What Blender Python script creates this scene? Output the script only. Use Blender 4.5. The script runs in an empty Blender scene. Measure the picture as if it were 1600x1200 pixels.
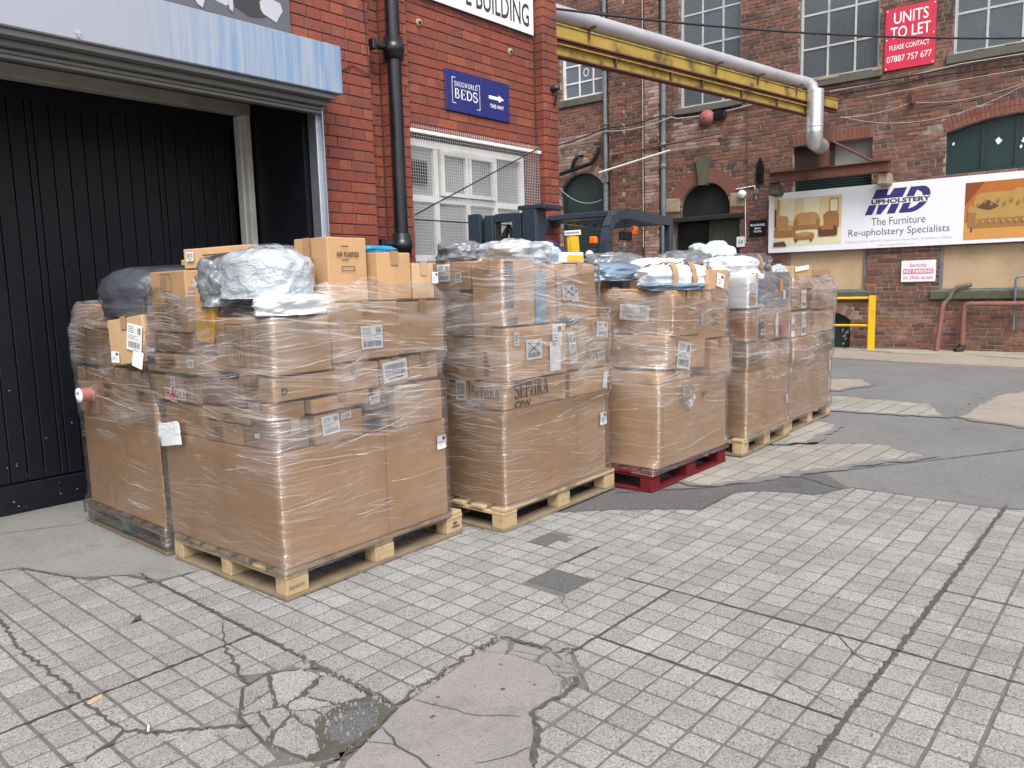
import bpy, bmesh, math, random
from mathutils import Vector, Matrix, noise
random.seed(7)
R = math.radians
SC = bpy.context.scene
COL = SC.collection

# ------------------------------------------------------------------ camera, sky, sun, exposure
cam_d = bpy.data.cameras.new('camera'); cam = bpy.data.objects.new('camera', cam_d); COL.objects.link(cam)
CAM_H = 1.42
pitch, roll, yaw = R(7.282), R(-1.55), R(41.193)
fw = Vector((math.cos(yaw)*math.cos(pitch), math.sin(yaw)*math.cos(pitch), -math.sin(pitch)))
rt = Vector((math.sin(yaw), -math.cos(yaw), 0)); up = rt.cross(fw)
r2 = math.cos(roll)*rt + math.sin(roll)*up; u2 = -math.sin(roll)*rt + math.cos(roll)*up
m = Matrix((r2, u2, -fw)).transposed().to_4x4(); m.translation = (0, 0, CAM_H)
cam.matrix_world = m
cam_d.sensor_width = 36; cam_d.lens = 27.0; cam_d.clip_end = 500; cam_d.clip_start = 0.05
SC.camera = cam

world = bpy.data.worlds.new('World'); SC.world = world; world.use_nodes = True
wn = world.node_tree; wn.nodes.clear()
wo = wn.nodes.new('ShaderNodeOutputWorld'); bg = wn.nodes.new('ShaderNodeBackground')
sky = wn.nodes.new('ShaderNodeTexSky'); sky.sky_type = 'NISHITA'; sky.sun_disc = False
SUN_EL, SUN_AZ = R(52), R(232)           # azimuth measured from +x towards +y: light comes from behind the camera
sky.sun_elevation = SUN_EL; sky.sun_rotation = R(90) - SUN_AZ
sky.air_density = 1.0; sky.dust_density = 4.0; sky.ozone_density = 1.0
hs = wn.nodes.new('ShaderNodeHueSaturation'); hs.inputs['Saturation'].default_value = 0.38
wn.links.new(sky.outputs[0], hs.inputs['Color']); wn.links.new(hs.outputs[0], bg.inputs[0]); wn.links.new(bg.outputs[0], wo.inputs[0])
bg.inputs[1].default_value = 0.15
sd = bpy.data.lights.new('sun', 'SUN'); sd.energy = 1.3; sd.angle = R(28); sd.color = (1, 0.97, 0.92)
so = bpy.data.objects.new('sun', sd); COL.objects.link(so)
sdir = Vector((math.cos(SUN_AZ)*math.cos(SUN_EL), math.sin(SUN_AZ)*math.cos(SUN_EL), math.sin(SUN_EL)))
so.rotation_euler = (-sdir).to_track_quat('-Z', 'Y').to_euler(); so.location = (0, 0, 20)
SC.view_settings.view_transform = 'Standard'; SC.view_settings.look = 'None'
SC.view_settings.exposure = 0.86; SC.view_settings.gamma = 1; SC.view_settings.use_curve_mapping = False
SC.render.engine = 'CYCLES'
SC.cycles.transparent_max_bounces = 24; SC.cycles.max_bounces = 8

# ------------------------------------------------------------------ materials
MATS = {}
def nt(name):
    ma = bpy.data.materials.new(name); ma.use_nodes = True
    n = ma.node_tree; b = n.nodes['Principled BSDF']; MATS[name] = ma
    return ma, n, b
def noise_tex(n, vec, scale, detail=4, rough=0.55, dist=0):
    t = n.nodes.new('ShaderNodeTexNoise'); t.inputs['Scale'].default_value = scale
    t.inputs['Detail'].default_value = detail; t.inputs['Roughness'].default_value = rough; t.inputs['Distortion'].default_value = dist
    if vec: n.links.new(vec, t.inputs['Vector'])
    return t.outputs['Fac']
def ramp(n, fac, stops):
    r = n.nodes.new('ShaderNodeValToRGB'); e = r.color_ramp.elements
    while len(e) < len(stops): e.new(0.5)
    for el, (p, c) in zip(e, stops):
        el.position = p; el.color = (c, c, c, 1) if isinstance(c, (int, float)) else (*c, 1)
    n.links.new(fac, r.inputs[0]); return r.outputs[0]
def mix(n, fac, a, b, mode='MIX'):
    x = n.nodes.new('ShaderNodeMix'); x.data_type = 'RGBA'; x.blend_type = mode
    for s, v in ((0, fac), (6, a), (7, b)):
        if isinstance(v, bpy.types.NodeSocket): n.links.new(v, x.inputs[s])
        elif isinstance(v, (int, float)): x.inputs[s].default_value = v if s == 0 else (v, v, v, 1)
        else: x.inputs[s].default_value = (*v, 1)
    return x.outputs[2]
def math_(n, op, a, b=None):
    x = n.nodes.new('ShaderNodeMath'); x.operation = op
    for i, v in enumerate((a, b)):
        if v is None: continue
        if isinstance(v, bpy.types.NodeSocket): n.links.new(v, x.inputs[i])
        else: x.inputs[i].default_value = v
    return x.outputs[0]
def coords(n, kind='Object', scale=(1, 1, 1), rot=(0, 0, 0)):
    if kind == 'World':
        g = n.nodes.new('ShaderNodeNewGeometry'); src = g.outputs['Position']
    else:
        g = n.nodes.new('ShaderNodeTexCoord'); src = g.outputs[kind]
    mp = n.nodes.new('ShaderNodeMapping'); mp.inputs['Scale'].default_value = scale; mp.inputs['Rotation'].default_value = rot
    n.links.new(src, mp.inputs[0]); return mp.outputs[0]
def bump(n, b, h, strength=0.3, dist=0.01):
    x = n.nodes.new('ShaderNodeBump'); x.inputs['Strength'].default_value = strength; x.inputs['Distance'].default_value = dist
    n.links.new(h, x.inputs['Height']); n.links.new(x.outputs[0], b.inputs['Normal'])
def rnd(n):
    """a random number for every brick: per mesh island plus per object"""
    g = n.nodes.new('ShaderNodeNewGeometry'); o = n.nodes.new('ShaderNodeObjectInfo')
    return math_(n, 'FRACT', math_(n, 'ADD', g.outputs['Random Per Island'], o.outputs['Random']))
def simple(name, c, rough=0.6, metal=0.0, var=0.15, scale=6.0, bmp=0.0, bscale=60, spec=0.5, dirt=None, dirt_amt=0.5, coat=0):
    ma, n, b = nt(name)
    v = coords(n, 'World')
    lo = tuple(x*(1-var) for x in c); hi = tuple(min(1, x*(1+var)) for x in c)
    col = mix(n, noise_tex(n, v, scale, 5), lo, hi)
    if dirt:
        f = ramp(n, noise_tex(n, v, scale*0.6, 8, 0.65), [(0.5, 0), (0.68, dirt_amt)])
        col = mix(n, f, col, dirt)
    n.links.new(col, b.inputs['Base Color'])
    b.inputs['Roughness'].default_value = rough; b.inputs['Metallic'].default_value = metal
    b.inputs['Specular IOR Level'].default_value = spec; b.inputs['Coat Weight'].default_value = coat
    if bmp: bump(n, b, noise_tex(n, v, bscale, 4), bmp, 0.01)
    return ma

def cardboard(name, c, sat=1.0):
    ma, n, b = nt(name)
    v = coords(n, 'Object'); vv = coords(n, 'Object', (1, 1, 0.03))
    r = rnd(n)
    base = mix(n, r, tuple(x*0.80 for x in c), tuple(x*1.15 for x in c))
    fl = noise_tex(n, coords(n, 'Object', (140, 140, 3)), 1.0, 2)
    base = mix(n, ramp(n, fl, [(0.3, 0), (0.75, 0.22)]), base, tuple(x*0.72 for x in c))
    st = ramp(n, noise_tex(n, v, 5, 6, 0.6), [(0.42, 0), (0.75, 0.35)])
    base = mix(n, st, base, tuple(x*0.68 for x in c))
    n.links.new(base, b.inputs['Base Color']); b.inputs['Roughness'].default_value = 0.72; b.inputs['Specular IOR Level'].default_value = 0.25
    h = math_(n, 'ADD', math_(n, 'MULTIPLY', noise_tex(n, vv, 90, 1), 0.25), noise_tex(n, v, 7, 3))
    bump(n, b, h, 0.25, 0.01)
    return ma
CARD = cardboard('cardboard', (0.49, 0.30, 0.155))
CARD_PALE = cardboard('cardboard_pale', (0.54, 0.35, 0.20))
CARD_DARK = cardboard('cardboard_dark', (0.32, 0.20, 0.115))
CARD_PINK = cardboard('cardboard_pink', (0.50, 0.31, 0.168))
TAPE = simple('packing_tape', (0.36, 0.22, 0.12), 0.25, var=0.1)
TAPE_CLEAR = simple('clear_tape', (0.46, 0.34, 0.22), 0.18, var=0.1)
WHITE_PAPER = simple('white_paper', (0.78, 0.79, 0.80), 0.55, var=0.04)
INK = simple('black_ink', (0.035, 0.033, 0.035), 0.6, var=0.1)
INK_BROWN = simple('brown_print', (0.10, 0.065, 0.045), 0.7, var=0.15)
RED_INK = simple('red_ink', (0.62, 0.02, 0.04), 0.5, var=0.1)
MAGENTA_INK = simple('faded_magenta_ink', (0.60, 0.13, 0.27), 0.5, var=0.1)
NAVY_INK = simple('navy_ink', (0.03, 0.03, 0.16), 0.45, var=0.1)
GREY_INK = simple('grey_ink', (0.10, 0.10, 0.12), 0.5, var=0.1)
PALE_GREY_INK = simple('pale_grey_ink', (0.42, 0.42, 0.46), 0.5, var=0.1)
YELLOW_PAPER = simple('yellow_paper', (0.80, 0.42, 0.02), 0.5, var=0.08)

def wood(name, c, c2, stain=(0.07, 0.055, 0.045), amt=0.6):
    ma, n, b = nt(name)
    v = coords(n, 'World'); vl = coords(n, 'Object', (2.2, 30, 30))
    col = mix(n, noise_tex(n, vl, 1.6, 5, 0.6, 0.6), c, c2)
    col = mix(n, math_(n, 'MULTIPLY', rnd(n), 0.35), col, tuple(x*0.6 for x in c))
    col = mix(n, ramp(n, noise_tex(n, v, 7, 8, 0.7), [(0.5, 0), (0.72, amt)]), col, stain)
    n.links.new(col, b.inputs['Base Color']); b.inputs['Roughness'].default_value = 0.75; b.inputs['Specular IOR Level'].default_value = 0.25
    bump(n, b, noise_tex(n, vl, 3, 4), 0.3, 0.006)
    return ma
WOOD = wood('pale_pine', (0.50, 0.375, 0.225), (0.40, 0.285, 0.16), amt=0.75)
WOOD_DIRTY = wood('dirty_pine', (0.27, 0.21, 0.14), (0.18, 0.14, 0.095), amt=0.8)
WOOD_OLD = wood('weathered_pine', (0.25, 0.20, 0.15), (0.14, 0.11, 0.085))
WOOD_RED = wood('red_painted_wood', (0.14, 0.011, 0.018), (0.10, 0.007, 0.012), (0.08, 0.02, 0.02), 0.5)
WOOD_GREEN = wood('green_painted_wood', (0.02, 0.12, 0.08), (0.02, 0.09, 0.06))

def brick_mat(name, cols, dirt, dirt_lo, dirt_hi, white=0.0, rough=0.8):
    ma, n, b = nt(name)
    r = rnd(n); v = coords(n, 'World')
    stops = [(i/(len(cols)-1), c) for i, c in enumerate(cols)]
    col = ramp(n, r, stops)
    col = mix(n, noise_tex(n, v, 28, 4), mix(n, 1.0, col, (0.72, 0.72, 0.72), 'MULTIPLY'), mix(n, 1.0, col, (1.25, 1.25, 1.25), 'MULTIPLY'))
    f = ramp(n, noise_tex(n, v, 1.1, 9, 0.68), [(dirt_lo, 0), (dirt_hi, 0.85)])
    col = mix(n, f, col, dirt)
    if white:
        f = ramp(n, noise_tex(n, v, 1.7, 10, 0.72), [(0.56, 0), (0.66, white)])
        col = mix(n, f, col, (0.42, 0.36, 0.33))
    n.links.new(col, b.inputs['Base Color']); b.inputs['Roughness'].default_value = rough; b.inputs['Specular IOR Level'].default_value = 0.3
    bump(n, b, noise_tex(n, v, 45, 5, 0.6), 0.5, 0.008)
    return ma
BRICK_RED = brick_mat('smooth_red_brick', [(0.19, 0.052, 0.036), (0.225, 0.058, 0.038), (0.245, 0.064, 0.041), (0.205, 0.054, 0.037), (0.18, 0.056, 0.044), (0.27, 0.08, 0.045), (0.15, 0.052, 0.044)], (0.095, 0.042, 0.038), 0.55, 0.85, rough=0.6)
BRICK_OLD = brick_mat('sooty_old_brick', [(0.14, 0.068, 0.052), (0.21, 0.095, 0.066), (0.085, 0.05, 0.043), (0.22, 0.098, 0.066), (0.15, 0.078, 0.06), (0.27, 0.118, 0.075), (0.075, 0.047, 0.042), (0.19, 0.10, 0.075)], (0.045, 0.034, 0.032), 0.48, 0.74, white=0.3)
BRICK_STAINED = brick_mat('lime_stained_brick', [(0.23, 0.12, 0.095), (0.33, 0.24, 0.21), (0.17, 0.085, 0.07), (0.40, 0.31, 0.28), (0.25, 0.12, 0.09)], (0.06, 0.04, 0.035), 0.58, 0.8, white=0.6)
BRICK_ARCH = brick_mat('orange_arch_brick', [(0.17, 0.068, 0.05), (0.22, 0.088, 0.062), (0.19, 0.078, 0.058)], (0.12, 0.05, 0.04), 0.55, 0.85)
MORTAR_DARK = simple('dark_mortar', (0.075, 0.045, 0.038), 0.9, var=0.3, scale=9)
MORTAR_OLD = simple('old_mortar', (0.33, 0.27, 0.225), 0.9, var=0.35, scale=3, dirt=(0.06, 0.045, 0.04), dirt_amt=0.9, bmp=0.4)
STONE = simple('sooty_stone', (0.11, 0.10, 0.085), 0.85, var=0.3, scale=4, bmp=0.4, dirt=(0.05, 0.06, 0.035), dirt_amt=0.7)
STONE_GREEN = simple('mossy_stone', (0.085, 0.088, 0.06), 0.9, var=0.4, scale=9, bmp=0.5, dirt=(0.05, 0.06, 0.025), dirt_amt=0.8)
STONE_PALE = simple('buff_stone', (0.30, 0.24, 0.17), 0.85, var=0.3, scale=7, bmp=0.4, dirt=(0.12, 0.10, 0.07), dirt_amt=0.7)

BLACK_PAINT = simple('black_door_paint', (0.005, 0.006, 0.010), 0.5, var=0.3, spec=0.3, scale=3, dirt=(0.013, 0.0145, 0.019), dirt_amt=0.55, bmp=0.12, bscale=25)
BLACK_GLOSS = simple('black_pipe_paint', (0.008, 0.009, 0.013), 0.3, var=0.2, dirt=(0.035, 0.035, 0.04), dirt_amt=0.3)
WHITE_PAINT = simple('old_white_paint', (0.74, 0.74, 0.72), 0.5, var=0.08, dirt=(0.36, 0.34, 0.30), dirt_amt=0.5, scale=5)
GREY_PAINT = simple('grey_pipe_paint', (0.14, 0.16, 0.18), 0.5, var=0.2, dirt=(0.05, 0.05, 0.05), dirt_amt=0.5)
BEIGE_FRAME = simple('grey_beige_paint', (0.42, 0.40, 0.36), 0.55, var=0.12, dirt=(0.2, 0.19, 0.17), dirt_amt=0.5)
STEEL_GREY = simple('painted_grey_steel', (0.16, 0.165, 0.16), 0.45, 0.2, var=0.15)
GALV = simple('galvanised_steel', (0.50, 0.54, 0.60), 0.42, 0.85, var=0.12, scale=12)
YELLOW_STEEL = simple('chipped_yellow_paint', (0.35, 0.245, 0.05), 0.55, var=0.18, scale=5, dirt=(0.07, 0.05, 0.03), dirt_amt=0.95)
YELLOW_RAIL = simple('yellow_rail_paint', (0.72, 0.46, 0.01), 0.45, var=0.08, dirt=(0.35, 0.22, 0.02), dirt_amt=0.3)
RUST = simple('rusty_steel', (0.13, 0.05, 0.035), 0.85, 0.1, var=0.4, scale=9, dirt=(0.045, 0.03, 0.025), dirt_amt=0.8, bmp=0.3)
RED_PIPE = simple('red_oxide_pipe', (0.22, 0.085, 0.07), 0.65, var=0.2, dirt=(0.10, 0.06, 0.05), dirt_amt=0.5)
DUCT = simple('aluminium_duct', (0.70, 0.72, 0.74), 0.42, 0.8, var=0.05, scale=4)
DUCT_DULL = simple('clad_duct', (0.42, 0.42, 0.46), 0.55, 0.3, var=0.12, scale=3, dirt=(0.25, 0.24, 0.25), dirt_amt=0.5)
TEAL_BOARD = simple('dark_teal_board', (0.010, 0.030, 0.032), 0.35, var=0.25, dirt=(0.03, 0.06, 0.06), dirt_amt=0.4, scale=3)
GREEN_BOARD = simple('dark_green_board', (0.012, 0.028, 0.026), 0.4, var=0.3, dirt=(0.035, 0.05, 0.045), dirt_amt=0.4, scale=3)
OLIVE = simple('olive_door_paint', (0.035, 0.038, 0.028), 0.5, var=0.2)
PLY = simple('weathered_plywood', (0.44, 0.32, 0.20), 0.75, var=0.16, scale=2.5, dirt=(0.28, 0.19, 0.11), dirt_amt=0.5)
DARK = simple('dark_interior', (0.006, 0.006, 0.007), 0.8, var=0.1)
CABLE = simple('black_cable', (0.012, 0.012, 0.014), 0.6, var=0.1)
CABLE_PALE = simple('pale_cable', (0.42, 0.40, 0.37), 0.6, var=0.15)
SIGN_BLUE = simple('navy_sign', (0.016, 0.024, 0.145), 0.35, var=0.05)
SIGN_WHITE = simple('white_sign', (0.74, 0.75, 0.80), 0.4, var=0.03)
SIGN_RED = simple('red_sign', (0.56, 0.028, 0.065), 0.4, var=0.05)
SIGN_BLACK = simple('black_sign', (0.008, 0.008, 0.009), 0.4, var=0.05)
WHITE_INK = simple('white_print', (0.80, 0.80, 0.82), 0.45, var=0.03)
FORK_BLUE = simple('slate_blue_paint', (0.022, 0.037, 0.056), 0.38, var=0.12, dirt=(0.05, 0.055, 0.06), dirt_amt=0.3)
BLACK_RUB = simple('black_rubber', (0.012, 0.012, 0.012), 0.7, var=0.2)
ORANGE = simple('orange_lens', (0.85, 0.16, 0.01), 0.2, var=0.05)
LENS = simple('lamp_lens', (0.62, 0.64, 0.66), 0.12, var=0.05)
WIRE = simple('zinc_wire', (0.50, 0.51, 0.52), 0.5, 0.1, var=0.1)
WIRE_OLD = simple('dull_wire', (0.15, 0.16, 0.17), 0.6, var=0.1)
BLIND = simple('pale_blind', (0.42, 0.43, 0.43), 0.7, var=0.1, scale=2)
BELL_RED = simple('faded_red_bell', (0.27, 0.085, 0.07), 0.6, var=0.25, scale=14, dirt=(0.17, 0.11, 0.09), dirt_amt=0.6)

BOARD_EDGE = simple('pale_board_edge', (0.03, 0.033, 0.04), 0.6)  # paler tone for the thin line along one edge of each door board
def glass(name, c, rough=0.08):
    ma, n, b = nt(name)
    v = coords(n, 'World')
    col = mix(n, noise_tex(n, v, 1.3, 5), tuple(x*0.6 for x in c), tuple(x*1.4 for x in c))
    n.links.new(col, b.inputs['Base Color']); b.inputs['Roughness'].default_value = rough; b.inputs['Specular IOR Level'].default_value = 0.7
    bump(n, b, noise_tex(n, v, 2.5, 2), 0.05, 0.02)
    return ma
GLASS_OLD = glass('dusty_glass', (0.10, 0.12, 0.135), 0.12)
GLASS_BLIND = glass('frosted_glass', (0.30, 0.31, 0.32), 0.2)

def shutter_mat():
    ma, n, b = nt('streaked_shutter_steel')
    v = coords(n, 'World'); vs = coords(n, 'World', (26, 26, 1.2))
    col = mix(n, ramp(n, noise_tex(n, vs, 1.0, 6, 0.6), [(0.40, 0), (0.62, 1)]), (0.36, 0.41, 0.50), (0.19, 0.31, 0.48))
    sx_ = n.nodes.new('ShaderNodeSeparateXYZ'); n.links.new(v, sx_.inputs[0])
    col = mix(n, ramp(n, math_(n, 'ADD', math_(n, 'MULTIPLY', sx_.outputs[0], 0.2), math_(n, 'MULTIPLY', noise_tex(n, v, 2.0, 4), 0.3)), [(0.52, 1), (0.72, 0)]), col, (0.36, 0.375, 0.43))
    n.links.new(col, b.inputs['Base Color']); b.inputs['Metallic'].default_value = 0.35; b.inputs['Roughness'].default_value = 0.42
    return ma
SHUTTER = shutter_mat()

def paving(name, c, speck, big=0.16):
    ma, n, b = nt(name)
    v = coords(n, 'World')
    r = rnd(n)
    col = mix(n, r, tuple(x*(1-big*0.55) for x in c), tuple(x*(1+big*0.55) for x in c))
    col = mix(n, ramp(n, noise_tex(n, v, 1.1, 7, 0.62), [(0.35, 0), (0.7, 0.55)]), col, tuple(x*0.66 for x in c))
    vo = n.nodes.new('ShaderNodeTexVoronoi'); vo.inputs['Scale'].default_value = 230; n.links.new(v, vo.inputs['Vector'])
    sp = ramp(n, vo.outputs['Color'], [(0.08, 0.35), (0.35, 1.0), (0.75, 1.0), (0.98, 1.45)])
    col = mix(n, speck, col, sp, 'MULTIPLY')
    fine = ramp(n, noise_tex(n, v, 130, 3, 0.7), [(0.3, 0.66), (0.7, 1.28)])
    col = mix(n, speck, col, fine, 'MULTIPLY')
    col = mix(n, ramp(n, noise_tex(n, v, 3.2, 9, 0.72), [(0.54, 0), (0.70, 0.55)]), col, tuple(x*0.5 for x in c))
    n.links.new(col, b.inputs['Base Color']); b.inputs['Roughness'].default_value = 0.88; b.inputs['Specular IOR Level'].default_value = 0.25
    h = math_(n, 'ADD', noise_tex(n, v, 95, 4, 0.7), math_(n, 'MULTIPLY', noise_tex(n, v, 14, 3), 1.4))
    bump(n, b, h, 0.55, 0.006)
    return ma
SETT = paving('worn_concrete_sett', (0.30, 0.298, 0.292), 1.0, 0.27)
SETT_FAR = paving('pale_stone_sett', (0.31, 0.295, 0.265), 0.5)
CONC = paving('smooth_concrete', (0.265, 0.255, 0.25), 0.4, 0.05)
CONC_APRON = paving('apron_concrete', (0.25, 0.247, 0.24), 0.6, 0.05)
CONC_PINK = paving('pinkish_concrete', (0.33, 0.285, 0.245), 0.4, 0.06)
ASPHALT = paving('worn_asphalt', (0.19, 0.19, 0.192), 0.9, 0.05)
ASPHALT_DARK = paving('dark_asphalt', (0.125, 0.125, 0.127), 1.0, 0.05)
DARK_CHUNK = paving('dark_stone_chunk', (0.125, 0.127, 0.13), 1.0, 0.1)
DIRT = simple('joint_dirt', (0.125, 0.122, 0.113), 0.95, var=0.35, scale=22, dirt=(0.07, 0.075, 0.05), dirt_amt=0.7, bmp=0.5)
DIRT_DARK = simple('crack_dirt', (0.075, 0.07, 0.062), 0.95, var=0.4, scale=30, dirt=(0.045, 0.06, 0.02), dirt_amt=0.8, bmp=0.5)
MOSS_CONC = simple('mossy_concrete', (0.30, 0.28, 0.22), 0.9, var=0.25, scale=3, dirt=(0.11, 0.125, 0.04), dirt_amt=0.8, bmp=0.4)
LEAF = simple('dead_leaf', (0.09, 0.06, 0.04), 0.8, var=0.3)

def bag_mat(name, c, rough=0.25, crump=0.8, scale=9, spec=0.6):
    ma, n, b = nt(name)
    v = coords(n, 'Object')
    col = mix(n, noise_tex(n, v, 4, 4), tuple(x*0.8 for x in c), tuple(min(1, x*1.15) for x in c))
    n.links.new(col, b.inputs['Base Color']); b.inputs['Roughness'].default_value = rough; b.inputs['Specular IOR Level'].default_value = spec
    wv = mix(n, 0.18, v, n.nodes.new('ShaderNodeTexNoise').outputs['Color'])
    vo = n.nodes.new('ShaderNodeTexVoronoi'); vo.feature = 'F1'; vo.inputs['Scale'].default_value = scale*1.5; vo.inputs['Randomness'].default_value = 1; n.links.new(wv, vo.inputs['Vector'])
    vo2 = n.nodes.new('ShaderNodeTexVoronoi'); vo2.feature = 'F1'; vo2.inputs['Scale'].default_value = scale*4.5; n.links.new(wv, vo2.inputs['Vector'])
    rg = n.nodes.new('ShaderNodeTexNoise'); rg.noise_type = 'RIDGED_MULTIFRACTAL'; rg.inputs['Scale'].default_value = scale*0.8; rg.inputs['Detail'].default_value = 1.6; n.links.new(coords(n, 'Object', (1.3, 0.4, 1.6), (0.3, 0.2, 0.5)), rg.inputs['Vector'])
    h = math_(n, 'ADD', math_(n, 'MULTIPLY', rg.outputs[0], 0.55), math_(n, 'ADD', math_(n, 'MULTIPLY', vo.outputs['Distance'], 0.34), math_(n, 'MULTIPLY', vo2.outputs['Distance'], 0.13)))
    b.inputs['Coat Weight'].default_value = 0.6; b.inputs['Coat Roughness'].default_value = 0.08; bump(n, b, h, crump, 0.020)
    return ma
BAG_GREY = bag_mat('dark_grey_polythene', (0.085, 0.092, 0.108), 0.14, 0.9, 6, 1.0)
BAG_MID = bag_mat('mid_grey_polythene', (0.16, 0.175, 0.19), 0.25)
BAG_SILVER = bag_mat('pale_silver_polythene', (0.42, 0.46, 0.50), 0.16, 1.0, 9, 1.0)
BAG_WHITE = bag_mat('white_polythene', (0.72, 0.75, 0.78), 0.35, 0.55, 6)
BAG_BLUE = bag_mat('bright_blue_mailer', (0.01, 0.30, 0.56), 0.35, 0.4, 6)
BAG_SLATE = bag_mat('slate_blue_polythene', (0.17, 0.24, 0.32), 0.25)
BAG_NAVY = bag_mat('navy_polythene', (0.02, 0.02, 0.14), 0.3)
BAG_YELLOW = bag_mat('yellow_mailer', (0.72, 0.40, 0.03), 0.5, 0.25, 5)

def film_mat():
    """clear stretch film: transparent, with stretched wrinkles that gloss and scatter a little light"""
    ma = bpy.data.materials.new('clear_stretch_film'); ma.use_nodes = True; n = ma.node_tree; n.nodes.clear(); MATS['film'] = ma
    out = n.nodes.new('ShaderNodeOutputMaterial')
    u = n.nodes.new('ShaderNodeUVMap'); u.uv_map = 'wrap'
    oi = n.nodes.new('ShaderNodeObjectInfo')
    wob = noise_tex(n, u.outputs[0], 2.2, 2)
    def mapped(sx, sy, rot, k):
        cb = n.nodes.new('ShaderNodeCombineXYZ'); n.links.new(math_(n, 'MULTIPLY', wob, 0.05), cb.inputs[1]); n.links.new(math_(n, 'ADD', math_(n, 'MULTIPLY', oi.outputs['Random'], 40.0), k), cb.inputs[2])
        ad = n.nodes.new('ShaderNodeVectorMath'); ad.operation = 'ADD'; n.links.new(u.outputs[0], ad.inputs[0]); n.links.new(cb.outputs[0], ad.inputs[1])
        vr = n.nodes.new('ShaderNodeVectorRotate'); vr.rotation_type = 'Z_AXIS'; vr.inputs['Angle'].default_value = rot; n.links.new(ad.outputs[0], vr.inputs[0])
        mp = n.nodes.new('ShaderNodeMapping'); mp.inputs['Scale'].default_value = (sx, sy, 1); n.links.new(vr.outputs[0], mp.inputs[0])
        return mp.outputs[0]
    sets = []
    for k, (sx, sy, rot, lo, hi) in enumerate([(1.3, 120, R(2.5), 0.585, 0.64), (1.8, 170, R(-5), 0.59, 0.64), (1.5, 110, R(8), 0.61, 0.66), (2.5, 200, R(-13), 0.62, 0.67)]):
        sets.append((noise_tex(n, mapped(sx, sy, rot, k*7.3), 1, 2, 0.5, 0.1), lo, hi))
    patch = noise_tex(n, mapped(1.7, 3.2, 0, 31), 1.4, 4, 0.6)
    patch2 = noise_tex(n, mapped(2.6, 6, R(6), 57), 1.2, 4, 0.6)
    big = noise_tex(n, mapped(5, 22, R(8), 80), 1, 4, 0.6, 1.2)
    sep = n.nodes.new('ShaderNodeSeparateXYZ'); n.links.new(u.outputs[0], sep.inputs[0])
    zz_ = math_(n, 'ADD', sep.outputs[1], math_(n, 'MULTIPLY', math_(n, 'SUBTRACT', patch2, 0.5), 0.9))
    zup = ramp(n, zz_, [(0.52, 0.0), (0.80, 0.85), (1.0, 1.0)])
    st = None
    for i, (s_, lo, hi) in enumerate(sets):
        v_ = math_(n, 'MULTIPLY', ramp(n, s_, [(lo, 0), (hi, 1)]), ramp(n, patch if i % 2 else patch2, [(0.42, 0.06), (0.62, 1)]))
        st = v_ if st is None else math_(n, 'MAXIMUM', st, v_)
    h = math_(n, 'ADD', math_(n, 'MULTIPLY', sets[0][0], 0.5), math_(n, 'ADD', math_(n, 'MULTIPLY', sets[1][0], 0.4), math_(n, 'MULTIPLY', big, 1.5)))
    bp = n.nodes.new('ShaderNodeBump'); bp.inputs['Strength'].default_value = 1.0; bp.inputs['Distance'].default_value = 0.016; n.links.new(h, bp.inputs['Height'])
    gl = n.nodes.new('ShaderNodeBsdfGlossy'); gl.inputs['Roughness'].default_value = 0.12; gl.inputs[0].default_value = (0.97, 0.97, 1.0, 1); n.links.new(bp.outputs[0], gl.inputs['Normal'])
    df = n.nodes.new('ShaderNodeBsdfDiffuse'); df.inputs[0].default_value = (0.80, 0.79, 0.80, 1)
    tr = n.nodes.new('ShaderNodeBsdfTransparent'); tr.inputs[0].default_value = (0.98, 0.98, 0.98, 1)
    haze = math_(n, 'ADD', 0.015, math_(n, 'ADD', math_(n, 'MULTIPLY', ramp(n, patch, [(0.42, 0), (0.72, 1)]), math_(n, 'ADD', 0.03, math_(n, 'MULTIPLY', zup, 0.17))), math_(n, 'MULTIPLY', st, math_(n, 'ADD', 0.15, math_(n, 'MULTIPLY', zup, 0.24)))))
    m1 = n.nodes.new('ShaderNodeMixShader'); n.links.new(haze, m1.inputs[0]); n.links.new(tr.outputs[0], m1.inputs[1]); n.links.new(df.outputs[0], m1.inputs[2])
    fr = n.nodes.new('ShaderNodeFresnel'); fr.inputs['IOR'].default_value = 1.5
    gf = math_(n, 'MINIMUM', math_(n, 'ADD', math_(n, 'MULTIPLY', fr.outputs[0], 1.3), math_(n, 'MULTIPLY', st, 0.14)), 0.75)
    m2 = n.nodes.new('ShaderNodeMixShader'); n.links.new(gf, m2.inputs[0]); n.links.new(m1.outputs[0], m2.inputs[1]); n.links.new(gl.outputs[0], m2.inputs[2])
    n.links.new(m2.outputs[0], out.inputs[0])
    return ma
FILM = film_mat()
def fold_mat():
    ma = bpy.data.materials.new('bunched_film'); ma.use_nodes = True; n = ma.node_tree; b = n.nodes['Principled BSDF']
    b.inputs['Base Color'].default_value = (0.82, 0.82, 0.84, 1); b.inputs['Roughness'].default_value = 0.15; b.inputs['Specular IOR Level'].default_value = 0.9; b.inputs['Alpha'].default_value = 0.34
    return ma
FOLD = fold_mat()

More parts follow.
